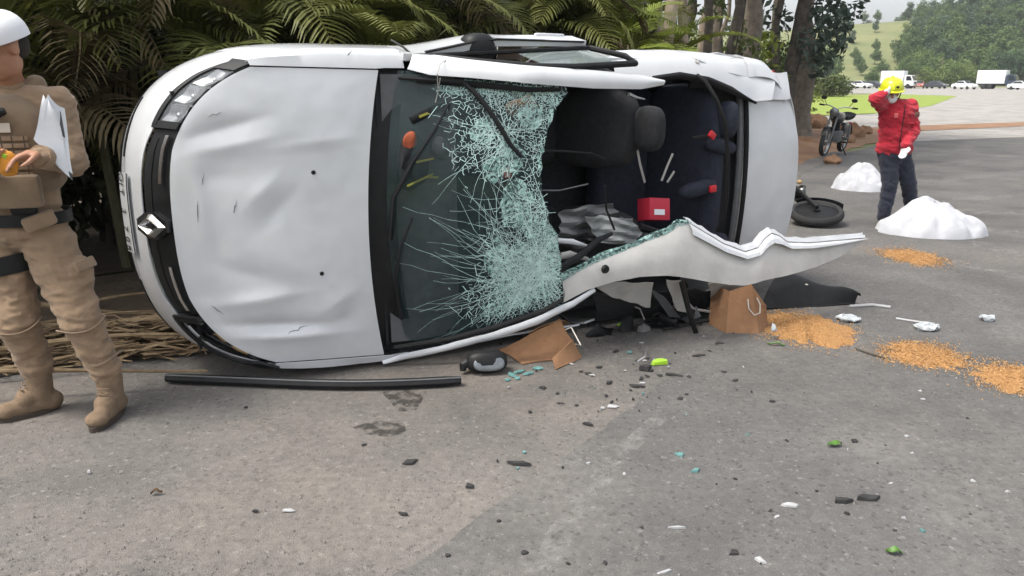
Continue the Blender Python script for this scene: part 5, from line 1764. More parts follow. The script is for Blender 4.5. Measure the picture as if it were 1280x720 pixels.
# --- the palm hedge beside the road ------------------------------------------------
pr = random.Random(21)
HG = "palms growing along the verge behind the car"
spots = [(-5.0, 4.9, 1.5), (-4.3, 5.6, 1.7), (-3.6, 5.5, 1.35), (-3.3, 6.4, 1.9), (-2.7, 6.7, 1.5), (-2.1, 7.3, 1.8), (-1.5, 7.6, 1.5), (-.9, 8.4, 1.9), (-.2, 8.9, 1.7), (.5, 9.8, 1.9)]
for i, (x, y, h) in enumerate(spots):
    palm(x, y, h * 1.12, 15, 100 + i, (0, 0, 1, 2, 3), "olive feather palm with drooping fronds in the shaded hedge", HG, face=-1.1)
for i, (x, y, h) in enumerate([(1.0, 10.9, 1.7), (1.7, 12.2, 1.9), (.4, 11.5, 2.2), (2.2, 14.6, 2.1)]):
    palm(x, y, h, 14, 140 + i, (1, 4, 4, 0), "fresher yellow green feather palm at the sunlit end of the hedge", "yellow green palms near the trunks", face=-1.0)
# --- dark broadleaf thicket behind the palms -----------------------------------------
def shrub_proto(seed):
    rr = random.Random(seed)
    root = empty("thicket_shrub", (0, 0, 0), label="dark broadleaf shrub in the thicket behind the palms", cat="shrub", group="shrubs of the dark thicket")
    lob = [(0, 0, .9, 1.0, .8, .9)] + rand_lobes(rr, (0, 0, 1.9), (.8, .6, 1.1), 8, .5, .85)
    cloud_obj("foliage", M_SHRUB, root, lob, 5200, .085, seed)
    mb = MB()
    for k in range(4):
        limb(mb, (rr.uniform(-.2, .2), rr.uniform(-.2, .2), -.05), (rr.uniform(-.7, .7), rr.uniform(-.5, .5), rr.uniform(1.4, 2.4)), .04, .012, rr, .1, 5)
    mb.build("stem", M_BARKD, root)
    return root
sp_ = [shrub_proto(s) for s in (1, 2, 3)]
hedge = [(-7.2, 4.6), (-6.2, 5.4), (-5.3, 6.0), (-4.6, 6.7), (-3.9, 7.4), (-3.1, 8.0), (-2.4, 8.6), (-1.7, 9.2), (-1.0, 9.9), (-.3, 10.7), (.3, 12.4), (-6.6, 7.2), (-5.2, 8.6), (-3.6, 9.8), (-2.0, 11.2), (-.6, 12.6), (1.2, 14.6), (.0, 15.5), (-2.4, 14)]
for i, (x, y) in enumerate(hedge):
    o = sp_[i] if i < 3 else copy_tree(sp_[i % 3])
    o.location = (x, y, -.05)
    o.rotation_euler = (0, 0, pr.uniform(0, 6.28))
    s = pr.uniform(.95, 1.3)
    o.scale = (s, s, s * pr.uniform(.95, 1.2))
# --- canopy trees over the hedge -------------------------------------------------------
for i, (x, y, h) in enumerate([(-6.5, 9.2, 7.5), (-1.6, 12.6, 7.8), (-8.5, 5.4, 7), (-4.5, 12.5, 9), (-2, 17, 10)]):
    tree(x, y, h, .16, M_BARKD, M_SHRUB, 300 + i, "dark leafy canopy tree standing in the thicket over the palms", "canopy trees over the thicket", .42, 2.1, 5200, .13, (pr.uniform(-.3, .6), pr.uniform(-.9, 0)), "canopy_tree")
# --- trunks beyond the car's tail ---------------------------------------------------------
TG = "trunks standing beyond the palms"
defs = [(806, 14.5, .09, 0), (822, 13.5, .13, 0), (838, 16, .08, 1), (852, 15, .11, 0), (868, 18, .10, 0), (880, 15.5, .10, 1), (896, 20, .14, 0), (905, 17, .13, 1), (925, 22, .12, 1), (938, 18, .20, 2), (955, 24, .12, 0), (968, 19, .10, 1), (845, 24, .16, 1), (915, 27, .2, 0), (885, 26, .15, 0), (862, 29, .2, 1), (812, 22, .14, 1), (830, 19, .07, 0), (846, 20, .06, 0), (874, 21, .07, 1), (890, 23, .08, 0), (918, 20, .07, 0), (948, 22, .09, 1), (858, 25, .09, 0), (928, 29, .12, 0), (900, 31, .13, 1), (800, 19, .08, 0), (790, 24, .1, 1)]
tl = ("slim pale smooth trunk with high crown beyond the palms", "slim dark trunk with high crown beyond the palms", "stout mossy trunk with ragged bark beyond the palms")
for i, (u, Y, r, k) in enumerate(defs):
    q = at(u, 90, Y)
    tree(q.x, q.y, 8.5 + (i * 37 % 20) / 10, r, (M_BARKP, M_BARKD, M_BARK)[k], M_TREELEAF if i % 3 else M_PALMY, 400 + i, tl[k], TG + (" pale", " dark", " mossy")[k], .62, 1.5, 1500, .12, (pr.uniform(-.5, .7), pr.uniform(-.4, .4)),
         low=[(pr.uniform(-.5, .5), pr.uniform(-.4, .4), pr.uniform(1.4, 3.2), .42, .42, .5)] if i % 2 else None)
q = at(876, 60, 15)
mb = MB()
# the big tree at the end of the row, with drooping grey-green foliage
q = at(984, 110, 19)
tree(q.x, q.y, 8.5, .20, M_BARKD, M_BLUELEAF, 501, "tall dark trunk with drooping grey green foliage by the soil bank", None, .42, 1.5, 3600, .11, (.2, -.1), low=[(.75, .1, 3.1, .55, .5, .75), (1.05, 0, 2.5, .35, .35, .45), (.35, -.2, 2.35, .40, .4, .65), (.7, 0, 1.9, .28, .3, .4), (-.4, .1, 2.9, .4, .4, .5), (1.3, .1, 3.3, .4, .4, .4)])
q = at(1001, 140, 20.5)
tree(q.x, q.y, 8, .29, M_BARK, M_BLUELEAF, 502, "thick ragged grey trunk rising from the soil bank beside the parked motorcycle", None, .5, 1.7, 3000, .12, (-.15, .0), low=[(.6, .0, 3.0, .5, .5, .5), (.4, -.3, 2.2, .3, .3, .5)])

# --- low scrub and undergrowth beyond the trunks, closing the view -------------------------
for i in range(11):
    u = 775 + i * 21
    Y = 22 + (i * 7 % 9)
    q = at(u, 100, Y)
    o = copy_tree(sp_[i % 3])
    for ch in o.children:
        if ch.name.startswith("foliage"):
            ch.material_slots[0].link = 'OBJECT'
            ch.material_slots[0].material = (M_TREELEAF, M_PALMY, M_TREELEAF)[i % 3]
    o.name = "undergrowth_shrub"
    o["label"] = "leafy undergrowth shrub between the trunks"
    o["group"] = "undergrowth between the trunks"
    o.location = (q.x, q.y, -.05)
    o.scale = (1, 1, .5 + .08 * (i % 5))
    o.rotation_euler = (0, 0, i * 1.3)
# --- bush on the grass ------------------------------------------------------------------------
rr = random.Random(5)
for i, (u, v, sc, w) in enumerate(((1037, 121, 1.0, 1.6),)):
    q = gp(u, v)
    root = empty("roundish_bush", (q.x, q.y, 0), label="dark green rounded bush at the back of the grass", cat="bush")
    cloud_obj("foliage", M_TREELEAF, root, [(0, 0, .7, 2.0, 1.2, .9), (1.0, 0, 1.0, 1.1, 1, .9), (-1, 0, 1.1, 1.1, 1, 1.0), (.2, 0, 1.5, 1, 1, .7)], 3200, .14, 77)
    MB().tube([(0, 0, -.1), (0, 0, .9)], [.12, .05], 8).build("stem", M_BARKD, root)

# --- wooded hillside: individual trees, four kinds ----------------------------------------------
def far_proto(seed, leaf, h, cr_, label, group):
    rr = random.Random(seed)
    root = empty("hillside_tree", (0, 0, 0), label=label, cat="tree", group=group)
    lob = rand_lobes(rr, (0, 0, h * .52), (cr_ * .6, cr_ * .6, h * .40), 14, cr_ * .35, cr_ * .6)
    cloud_obj("crown", leaf, root, lob, 2600, .30, seed)
    mb = MB()
    limb(mb, (0, 0, -.6), (0, 0, h * .75), .22, .08, rr, .2, 6)
    mb.build("trunk", M_BARK, root)
    return root
FP = [far_proto(1, M_FARLEAF, 9.5, 3.6, "mid green rounded tree on the wooded hillside", "mid green hillside trees"),
      far_proto(2, M_FARLEAF2, 8.5, 3.6, "pale yellow green tree on the wooded hillside", "pale hillside trees"),
      far_proto(3, M_FARLEAF3, 11, 3.4, "dark blue green tree on the wooded hillside", "dark hillside trees"),
      far_proto(4, M_FARLEAF, 12, 2.7, "tall narrow tree on the wooded hillside", "tall narrow hillside trees")]
fr_ = random.Random(33)
used = [False] * 4
def put_far(x, y, k, s=1.0):
    o = copy_tree(FP[k]) if used[k] else FP[k]
    used[k] = True
    o.location = (x, y, terrain_z(x, y) - .2)
    o.rotation_euler = (0, 0, fr_.uniform(0, 6.28))
    o.scale = (s * fr_.uniform(.9, 1.15), s * fr_.uniform(.9, 1.15), s)
placed = []
def try_far(u0, u1, y0, y1, n, kinds, dmin, s0=.8, s1=1.15):
    c_ = 0
    tries = 0
    while c_ < n and tries < 4000:
        tries += 1
        Y = fr_.uniform(y0, y1)
        u = fr_.uniform(u0, u1)
        x = (u - 640) / FPX * Y * 1.035
        if all((x - a) ** 2 + (Y - b) ** 2 > dmin ** 2 for a, b in placed):
            placed.append((x, Y))
            put_far(x, Y, fr_.choice(kinds), fr_.uniform(s0, s1))
            c_ += 1
try_far(1135, 1345, 182, 196, 30, (0, 1, 0, 2), 3.6, .75, 1.1)       # lower edge of the wood beside the far road
try_far(1120, 1345, 197, 218, 38, (0, 2, 1, 3), 4.0, 1.0, 1.35)
try_far(1100, 1340, 215, 255, 46, (0, 2, 2, 3), 4.8, .95, 1.25)
try_far(1160, 1360, 255, 310, 46, (0, 2, 3, 1), 5.5, 1.0, 1.3)
try_far(1000, 1110, 345, 420, 40, (2, 2, 0), 6.0, .8, 1.1)          # ridge behind the pasture
try_far(1000, 1100, 180, 225, 16, (0, 1, 0), 4.5, .38, .55)         # foot of the pasture
try_far(1085, 1130, 180, 230, 16, (0, 1, 0), 4.5, .7, 1.05)
try_far(960, 1010, 120, 170, 8, (0, 2, 1), 5.0, .7, .9)
try_far(700, 960, 80, 160, 14, (0, 2, 1), 5.0, .5, .8)            # behind the trunks
try_far(1090, 1160, 290, 345, 16, (0, 1), 6.0, .5, .7)
try_far(1092, 1190, 232, 290, 34, (0, 2, 0, 1, 2), 5.5, .6, .85)
try_far(1000, 1060, 235, 300, 10, (0, 2), 6.0, .4, .6)
# ------------------------------------------------------------------ motorcycles
def motorcycle(paint, label, rimm=None):
    """upright, front towards +x, standing on z = 0"""
    root = empty("motorcycle", label=label, cat="motorcycle")
    for x in (.64, -.62):
        c = Vector((x, 0, .29))
        w = MB().lathe([(.23, -.035), (.265, -.045), (.285, -.025), (.29, 0), (.285, .025), (.265, .045), (.23, .035), (.23, -.035)], c, (0, 1, 0), 26).build("wheel", M_TYRE, root)
        rm = MB().lathe([(.232, -.03), (.215, -.02), (.215, .02), (.232, .03)], c, (0, 1, 0), 26)
        rm.lathe([(.001, -.05), (.04, -.05), (.04, .05), (.001, .05)], c, (0, 1, 0), 14)
        for k in range(12):
            a = 2 * math.pi * k / 12
            rm.tube([c + Vector((math.cos(a) * .03, .03 * (-1) ** k, math.sin(a) * .03)), c + Vector((math.cos(a + .2) * .22, 0, math.sin(a + .2) * .22))], .004, 4)
        rm.build("rim", rimm or M_STEEL, w)
    if rimm:
        for x in (.64, -.62):
            MB().lathe([(.001, .03), (.12, .03), (.225, .015), (.225, -.015), (.12, -.03), (.001, -.03)], (x, 0, .29), (0, 1, 0), 24).build("wheel_disc", rimm, root)
    for s in (-1, 1):
        MB().tube([(.64, .07 * s, .29), (.52, .07 * s, .58), (.40, .07 * s, .88)], [.022, .02, .018], 8).build("fork_leg", rimm or M_STEEL, root)
        MB().tube([(-.62, .09 * s, .29), (-.2, .08 * s, .33)], .022, 8).build("swing_arm", M_BLACK, root)
        MB().tube([(-.56, .11 * s, .34), (-.46, .11 * s, .62)], [.03, .025], 9).build("shock_absorber", M_STEEL, root)
    MB().tube([(.38, 0, .82), (.1, 0, .45), (-.1, 0, .30), (-.25, 0, .42), (-.45, 0, .62), (.3, 0, .68)], .022, 8).build("frame", M_BLACK, root)
    MB().ell((.12, 0, .76), (.24, .125, .11), Quaternion((0, 1, 0), R(6)), 20, 12, e=.8).build("tank", paint, root)
    P = [[Vector((x, y, .72 + .05 * ((x + .35) / .35) ** 2 * (x < -.35) + .015 - .03 * (y / .13) ** 2)) for y in lin(-.12, .12, 7)] for x in lin(-.08, -.70, 14)]
    MB().sheet(P, -.07).build("seat", M_RUBBER, root)
    MB().box((.06, 0, .38), (.30, .24, .24), bev=.03).build("engine", M_STEEL, root)
    MB().lathe([(.06, 0), (.085, .01), (.085, .2), (.06, .21)], (.10, 0, .48), (.4, 0, 1), 14).build("cylinder_fins", M_BLACK, root)
    MB().tube([(.2, -.1, .5), (.28, -.12, .3), (.1, -.15, .18), (-.3, -.17, .24), (-.75, -.18, .34)], [.02, .02, .022, .04, .045], 10).build("exhaust", M_CHROME, root)
    for s in (-1, 1):
        MB().ell((-.22, .11 * s, .55), (.17, .025, .12), None, 14, 8, e=.8).build("side_cover", paint, root)
        MB().tube([(.36, .02 * s, .95), (.36, .16 * s, 1.0), (.28, .36 * s, .99)], .012, 7).build("handlebar", M_STEEL, root)
        MB().tube([(.31, .27 * s, .99), (.27, .38 * s, .99)], .018, 8).build("grip", M_RUBBER, root)
        mo = MB().ell((.33, .30 * s, 1.14), (.012, .06, .04), None, 12, 8).build("mirror", M_BLACK, root)
        MB().tube([(.34, .22 * s, 1.0), (.34, .29 * s, 1.12)], .006, 5).build("mirror_stalk", M_BLACK, mo)
        MB().ell((.44, .14 * s, .86), (.03, .025, .025)).build("indicator", M_AMBER, root)
        MB().tube([(.0, .1 * s, .27), (0, .24 * s, .27)], .016, 7).build("foot_peg", M_RUBBER, root)
    MB().lathe([(.001, -.08), (.05, -.07), (.085, -.02), (.092, .03), (.088, .045)], (.47, 0, .88), (1, 0, -.05), 20).build("headlamp", paint, root)
    MB().lathe([(.001, .055), (.05, .05), (.087, .035)], (.47, 0, .88), (1, 0, -.05), 20).build("headlamp_glass", M_LAMPGREY, root)
    P = [[Vector((.64 + .315 * math.cos(a), y, .29 + .315 * math.sin(a) - .6 * y * y)) for y in lin(-.06, .06, 5)] for a in lin(.5, 2.3, 12)]
    MB().sheet(P, .004).build("front_mudguard", paint, root)
    P = [[Vector((-.62 + .33 * math.cos(a), y, .29 + .33 * math.sin(a) - .6 * y * y)) for y in lin(-.07, .07, 5)] for a in lin(1.0, 2.9, 14)]
    MB().sheet(P, .004).build("rear_mudguard", paint, root)
    MB().box((-.86, 0, .60), (.05, .12, .06), bev=.015).build("tail_lamp", M_TAIL, root)
    MB().tube([(-.02, .12, .26), (-.10, .25, .01)], .012, 6).build("side_stand", M_BLACK, root)
    return root
M_MBLACK = mat("black_motorcycle_paint", (.012, .012, .014), rough=.25, coat=.5)
mo1 = motorcycle(M_MBLACK, "dusty black motorcycle parked on the soil bank by the trunks")
for ch in mo1.children:
    if ch.name.split(".")[0] in ("engine", "exhaust", "fork_leg"):
        ch.data.materials[0] = M_GREYP
q = gp(1033, 196)
mo1.location = (q.x + .15, q.y + .1, .05)
mo1.rotation_euler = (R(-6), 0, R(232))
mo2 = motorcycle(M_MBLACK, "black motorcycle lying on its side behind the car's tail", M_BLACK)
q = gp(1012, 291)
mo2.matrix_world = Matrix.Translation((q.x - .46, q.y + .42, .12)) @ Matrix.Rotation(R(-20), 4, 'Z') @ Matrix.Rotation(R(-76), 4, 'X')
for ch in list(mo2.children):          # the lower bar end is folded under and hidden: leave it off
    if ch.name.split('.')[0] in ('handlebar', 'grip', 'mirror', 'foot_peg', 'side_stand', 'indicator') and sum(v.co.y for v in ch.data.vertices) > 0:
        for g_ in list(ch.children): bpy.data.objects.remove(g_)
        bpy.data.objects.remove(ch)
bpy.context.view_layer.update()
_mz = min((c.matrix_world @ v.co).z for c in mo2.children_recursive if c.type == 'MESH' for v in c.data.vertices)
mo2.location.z -= _mz - .006

# ------------------------------------------------------------------ white sheets on the road
M_SHEET = cloth_mat("white_sheet_cloth", (.44, .45, .48), .07, .4, 160, 4.0)
def draped(name, c, rx, ry, h, seed, label, rz=0.0):
    lump = None
    P = []
    for i in range(31):
        row = []
        for j in range(97):
            t = 2 * math.pi * j / 96
            r = i / 30
            edge = 1 + .10 * fbm(math.cos(t) * 1.6 + seed, math.sin(t) * 1.6, seed, 1.0)
            x, y = r * math.cos(t) * edge, r * math.sin(t) * edge
            m = max(0, 1 - r ** 2.3) ** .75
            lump_ = .82 + .30 * fbm(x + seed, y, seed, 1.3) + .12 * math.exp(-((x - .2) ** 2 + (y + .1) ** 2) / .3)
            fold = (.085 * math.sin(t * 8 + 3 * fbm(x, y, seed, 1.5)) + .03 * math.sin(t * 19 + seed)) * sstep(.35, .85, r) * (1 - sstep(.95, 1.0, r))
            z = max(.003, h * (m * lump_ + fold + .07 * fbm(x, y, seed + 4, 3.2) * m + .035 * fbm(x, y, seed + 8, 9) * m))
            row.append((x * rx, y * ry, z if i < 30 else .001))
        P.append(row)
    o = MB().sheet(P, -.003).build(name, M_SHEET, None)
    o.location = (c.x, c.y, 0.004)
    o.rotation_euler = (0, 0, rz)
    return tag(o, label=label, cat="sheet")
draped("white_sheet", gp(1163, 290), .54, .42, .33, 1.0, "large white sheet draped over a low mound in front of the person in red")
draped("white_sheet", gp(1076, 236), .42, .38, .33, 5.0, "smaller white sheet heaped behind the fallen motorcycle")

# ------------------------------------------------------------------ sawdust
M_SAW = mat("orange_sawdust", (.29, .135, .045), rough=1.0, vscale=75, color2=(.58, .33, .13), bump=1.0, bscale=120, detail=10)
M_SAWL = mat("pale_shavings", (.30, .15, .055), rough=1.0, vscale=45, color2=(.62, .40, .19))
def pile(u0, v0, u1, v1, h, seed, label):
    a, b = gp(u0, (v0 + v1) / 2), gp(u1, (v0 + v1) / 2)
    n_, f_ = gp((u0 + u1) / 2, v1), gp((u0 + u1) / 2, v0)
    c = (n_ + f_) / 2
    rx, ry = (b - a).length / 2, (f_ - n_).length / 2
    P = []
    for i in range(16):
        row = []
        for j in range(73):
            t = 2 * math.pi * j / 72
            rr_ = i / 15
            k = .84 * rr_ * (1 + .35 * fbm(math.cos(t) * 1.5 + seed, math.sin(t) * 1.5, seed, 1.2) + .30 * fbm(math.cos(t) * 6 + seed, math.sin(t) * 6, seed, 1.6))
            x, y = k * rx * math.cos(t), k * ry * math.sin(t)
            z = h * (1 - rr_ ** 1.2) * (1 + .9 * fbm(x, y, seed, 9)) + .008 * fbm(x, y, seed, 40) * (1 - rr_)
            row.append((x, y, max(z, .0015) if i < 15 else -.003))
        P.append(row)
    root = empty("sawdust_pile", (c.x, c.y, .004), label=label, cat="sawdust")
    MB().grid(P).build("heap", M_SAW, root)
    rr = random.Random(int(seed * 10))
    mb = MB()
    for k in range(4200):
        t, r_ = rr.uniform(0, 6.28), (rr.random() ** .55) * 1.0 + abs(rr.gauss(0, .25)) * (rr.random() < .4)
        r_ *= 1 + .3 * fbm(math.cos(t) * 3 + seed, math.sin(t) * 3, seed, 1.3)
        x, y = r_ * rx * math.cos(t), r_ * ry * math.sin(t)
        z = max(.001, h * (1 - min(1, r_ / .84) ** 1.2) * (1 + .9 * fbm(x, y, seed, 9))) + .002
        s = rr.uniform(.003, .0075)
        q = Quaternion((rr.gauss(0, 1), rr.gauss(0, 1), rr.gauss(0, 1), 1)).normalized()
        vs = [Vector((x, y, z)) + q @ Vector(w) for w in ((-s, 0, 0), (s * .3, s * .6, 0), (s, 0, s * .3), (0, -s * .5, -s * .2))]
        mb.add(vs, [(0, 1, 2, 3)])
    tag(mb.build("loose_shavings", M_SAWL, root, smooth=False), kind="stuff")
pile(945, 390, 1062, 435, .045, 1.3, "orange sawdust heap beside the black plastic cover")
pile(1103, 430, 1204, 461, .03, 2.1, "orange sawdust heap lying between two others beside the thin twig")
pile(1226, 458, 1335, 500, .035, 3.7, "orange sawdust heap on open asphalt farthest from the car")
pile(1106, 313, 1175, 332, .02, 4.2, "flat orange sawdust patch in front of the large white sheet")

# ------------------------------------------------------------------ pieces lying round the car
M_CARD = mat("brown_cardboard", (.27, .145, .075), rough=.95, var=.15, vscale=10, bump=.2, bscale=60)
M_CORD = mat("white_cord", (.60, .56, .50), rough=.9)
def at_root(name, pts, label, cat):
    c = sum((Vector(p_) for p_ in pts), Vector()) / len(pts)
    c.z = min(p_[2] for p_ in pts)
    return empty(name, c, label=label, cat=cat), c
def card_a():
    pts = [gp(622, 436), at(660, 412, 4.22), at(702, 398, 4.22), at(712, 420, 4.14), gp(727, 444), gp(700, 461), gp(684, 455), gp(680, 448), gp(655, 452)]
    root, c = at_root("cardboard_box", pts, "torn brown cardboard box with white cord beside the fallen mirror", "box")
    mb = MB()
    def quad(q4, seed, amp=.012):
        q4 = [Vector(z) - c for z in q4]
        P = [[crump(q4[0].lerp(q4[1], x).lerp(q4[3].lerp(q4[2], x), y), amp, 12, seed) for x in lin(0, 1, 9)] for y in lin(0, 1, 9)]
        for r_ in P:
            for z in r_: z.z = max(z.z, .003 - c.z)
        mb.sheet(P, .005)
    quad([gp(624, 438), at(700, 400, 4.22), gp(727, 446), gp(652, 456)], 1)
    quad([gp(690, 448, .05), at(716, 424, 4.10), gp(727, 448), gp(694, 463)], 2, .006)
    quad([at(660, 415, 4.24), at(700, 399, 4.24), at(712, 404, 4.45), at(672, 420, 4.45)], 3)
    mb.build("cardboard_wall", M_CARD, root, angle=30)
    q0, q1 = Vector(at(707, 412, 4.12)) - c, Vector(at(719, 430, 4.05)) - c
    MB().tube([q0, q0 + Vector((.03, -.02, .02)), q1 + Vector((.03, -.02, .0)), q1], .004, 6).build("cord_handle", M_CORD, root)
card_a()
def card_b():
    pts = [gp(908, 417), at(912, 364, 4.72), at(939, 355, 4.72), at(957, 388, 4.68), gp(960, 409), gp(949, 418)]
    root, c = at_root("cardboard_box", pts, "upright brown cardboard box with white cord loop beside the sawdust", "box")
    A, B, B2, C, D, E_ = [Vector(q) - c for q in pts]
    mb = MB()
    back = Vector((-.06, .20, 0))
    mb.sheet([[A.lerp(B, y).lerp(E_.lerp(B2, y), x) for x in lin(0, 1, 5)] for y in lin(0, 1, 6)], .006)
    mb.sheet([[E_.lerp(B2, y).lerp(D.lerp(C + Vector((.0, 0, .03)), y), x) for x in lin(0, 1, 4)] for y in lin(0, 1, 6)], .006)
    mb.sheet([[A.lerp(B, y) + back * x for x in lin(0, 1, 3)] for y in lin(0, 1, 6)], .006)
    mb.sheet([[D.lerp(C, y) + back * x for x in lin(0, 1, 3)] for y in lin(0, 1, 6)], .006)
    mb.build("cardboard_wall", M_CARD, root, smooth=False)
    q = [Vector(at(u, v, Y)) - c for (u, v, Y) in ((935, 374, 4.66), (936, 386, 4.63), (943, 394, 4.62), (950, 391, 4.62), (950, 380, 4.64), (946, 372, 4.66))]
    MB().tube(q, .0045, 6).build("cord_handle", M_CORD, root)
card_b()
def black_cover():
    pts = [gp(952, 386), gp(1000, 390), gp(1066, 382), at(1075, 371, 5.15), at(1035, 360, 5.35), at(1000, 351, 5.42), at(960, 358, 5.3)]
    root, c = at_root("plastic_cover", pts, "curved black plastic car cover lying beside the sawdust heap", "car part")
    a0, a1, a2, a3 = [Vector(q) - c for q in (gp(950, 388), gp(1068, 381), at(1076, 371, 5.2), at(985, 350, 5.45))]
    P = []
    for x in lin(0, 1, 14):
        row = []
        for y in lin(0, 1, 10):
            q = a0.lerp(a1, x).lerp(a3.lerp(a2, x), y)
            q.z += .13 * math.sin(math.pi * y) ** .7 * (1 - .6 * x) + .012 * math.sin(9 * x)
            q.z = max(q.z, .004)
            row.append(crump(q, .008, 7, 1))
        P.append(row)
    o = MB().sheet(P, .006).build("shell", M_BLACK, root)
    MB().tube([r_[0] + Vector((0, 0, .004)) for r_ in P], .01, 6).build("rim", M_BLACK, root)
    MB().ell(P[5][4] + Vector((0, 0, .01)), (.012, .012, .006)).build("clip", M_LGREY, root)
black_cover()
def long_strip():
    a, b = gp(208, 480), gp(576, 484)
    root = empty("trim_strip", a.lerp(b, .5), label="long black trim strip lying under the car's nose", cat="car part")
    c = Vector(root.location)
    pts = [a.lerp(b, t) - c + Vector((0, .055 * (2 * t - 1) ** 2 - .04 + .012 * math.sin(7 * t), .030)) for t in lin(0, 1, 20)]
    MB().tube(pts, [.026] + [.030] * 18 + [.024], 8, flat=.9).build("strip", M_BLACK, root)
    MB().tube([q + Vector((0, -.018, .022)) for q in pts], .005, 5).build("lip", M_GREYP, root)
long_strip()
def ground_mirror():
    c = gp(608, 470)
    root = empty("wing_mirror", c + Vector((0, .06, 0)), label="broken black wing mirror lying on the shoulder beside cardboard", cat="mirror")
    root.rotation_euler = (0, 0, R(8))
    MB().ell((0, 0, .062), (.115, .06, .062), Quaternion((1, 0, 0), R(-20)), 22, 14, e=.75).build("shell", M_BLACK, root)
    MB().ell((.008, -.052, .066), (.085, .008, .040), Quaternion((1, 0, 0), R(-20)), 18, 10, e=.75).build("mirror_glass", M_LAMPGREY, root)
    MB().tube([(-.10, .0, .06), (-.13, -.01, .05), (-.135, -.02, .02)], [.03, .025, .015], 8).build("broken_stalk", M_BLACK, root)
ground_mirror()

# small debris: each piece its own object
M_TEAL = mat("teal_glass_bits", (.12, .26, .25), rough=.3, var=.3, vscale=60)
M_BITGREY = mat("pale_plastic_bit", (.38, .385, .39), rough=.6)
M_LEAF = mat("fresh_leaf", (.07, .17, .02), rough=.5, var=.3, vscale=30)
M_LEAFD = mat("dead_leaf", (.10, .06, .03), rough=.9, var=.3, vscale=30)
M_SCRAP = mat("dark_rubber_scrap", (.028, .027, .027), rough=.8, var=.3, vscale=40)
M_CLEARBAG = mat("crumpled_clear_plastic", (.42, .45, .47), rough=.25, var=.3, vscale=25, coat=.4)
dr = random.Random(17)
def shard(u, v, w, d, h, m, name, label, cat, seed, rot=0.0, group=None, amp=.35):
    """irregular flat fragment, w by d metres, h tall"""
    c = gp(u, v)
    rr = random.Random(seed)
    n_ = rr.randint(4, 6)
    ang = sorted(rr.uniform(0, 6.28) for _ in range(n_))
    ang = [2 * math.pi * (i + rr.uniform(-.3, .3)) / n_ for i in range(n_)]
    ring = [(math.cos(a) * w / 2 * rr.uniform(1 - amp * 1.5, 1 + amp * .5), math.sin(a) * d / 2 * rr.uniform(1 - amp, 1 + amp * .4)) for a in ang]
    mb = MB()
    bot = [Vector((x, y, .001)) for x, y in ring]
    top = [Vector((x * .9, y * .9, h * rr.uniform(.4, 1.0))) for x, y in ring]
    ctr = Vector((0, 0, h * rr.uniform(.9, 1.2)))
    vs = bot + top + [ctr]
    fs = [tuple(range(n_ - 1, -1, -1))]
    for i in range(n_):
        j = (i + 1) % n_
        fs += [(i, j, n_ + j, n_ + i), (n_ + i, n_ + j, 2 * n_)]
    mb.add(vs, fs)
    o = mb.build(name, m, None, smooth=False)
    o.location = (c.x, c.y, .004)
    o.rotation_euler = (0, 0, rot)
    return tag(o, label=label, cat=cat, group=group)
dark = [(514, 579, .075, .05), (648, 581, .10, .035), (588, 609, .04, .04), (505, 644, .045, .03), (736, 468, .05, .04), (796, 484, .085, .045), (679, 486, .05, .03), (760, 480, .07, .03), (905, 466, .06, .04), (985, 403, .14, .05), (1068, 553, .05, .04), (655, 693, .03, .03), (735, 532, .09, .02),
        (320, 641, .03, .02), (308, 511, .03, .015), (455, 557, .045, .02), (917, 693, .06, .04), (962, 640, .04, .02), (850, 500, .04, .03), (700, 505, .05, .02), (825, 470, .05, .03), (750, 460, .06, .03), (875, 445, .10, .04), (840, 470, .12, .03), (770, 440, .06, .03), (745, 420, .07, .03), (900, 430, .09, .04)]
for i, (u, v, w, d) in enumerate(dark):
    shard(u, v, w, d, dr.uniform(.004, .014), M_SCRAP, "plastic_fragment", "small black plastic fragment scattered on the road near the car", "debris", 700 + i, dr.uniform(-.6, .6), "black fragments on the road")
pale = [(766, 509, .085, .04), (845, 662, .07, .012), (360, 640, .05, .02), (111, 592, .03, .02), (831, 717, .08, .012), (1133, 547, .03, .015), (1154, 500, .03, .02), (1150, 490, .02, .02), (1140, 568, .02, .015), (1259, 617, .02, .01), (971, 648, .03, .015), (950, 702, .06, .04), (1130, 650, .03, .012), (1113, 606, .02, .01), (990, 634, .08, .03), (1215, 603, .03, .025), (740, 470, .06, .02), (806, 452, .05, .03)]
for i, (u, v, w, d) in enumerate(pale):
    shard(u, v, w, d, dr.uniform(.006, .014), M_BITGREY, "pale_fragment", "small pale plastic fragment scattered on the asphalt", "debris", 800 + i, dr.uniform(-.7, .4), "pale fragments on the road")
for i, (u, v) in enumerate(((650, 466), (640, 470), (662, 468), (672, 462), (634, 476), (648, 474), (870, 590), (850, 570))):
    shard(u, v, dr.uniform(.04, .08), dr.uniform(.03, .05), .012, M_TEAL, "glass_fragment", "teal broken glass fragment lying on the road by the car", "debris", 850 + i, dr.uniform(-1, 1), "teal glass fragments")
shard(780, 408, .10, .03, .035, M_LIME, "lime_label", "lime green label on black casing under the torn roof", "debris", 871, .1, None, .15)
shard(825, 456, .12, .04, .03, M_LIME, "lime_casing", "lime green casing lying beside silver wire", "debris", 872, .2, None, .2)
shard(806, 463, .11, .05, .03, M_SCRAP, "black_connector", "black connector lying beside the lime casing", "debris", 873, -.1)
shard(803, 415, .10, .05, .05, M_STEEL, "silver_bracket", "silver bracket under the torn roof", "debris", 874, .3)
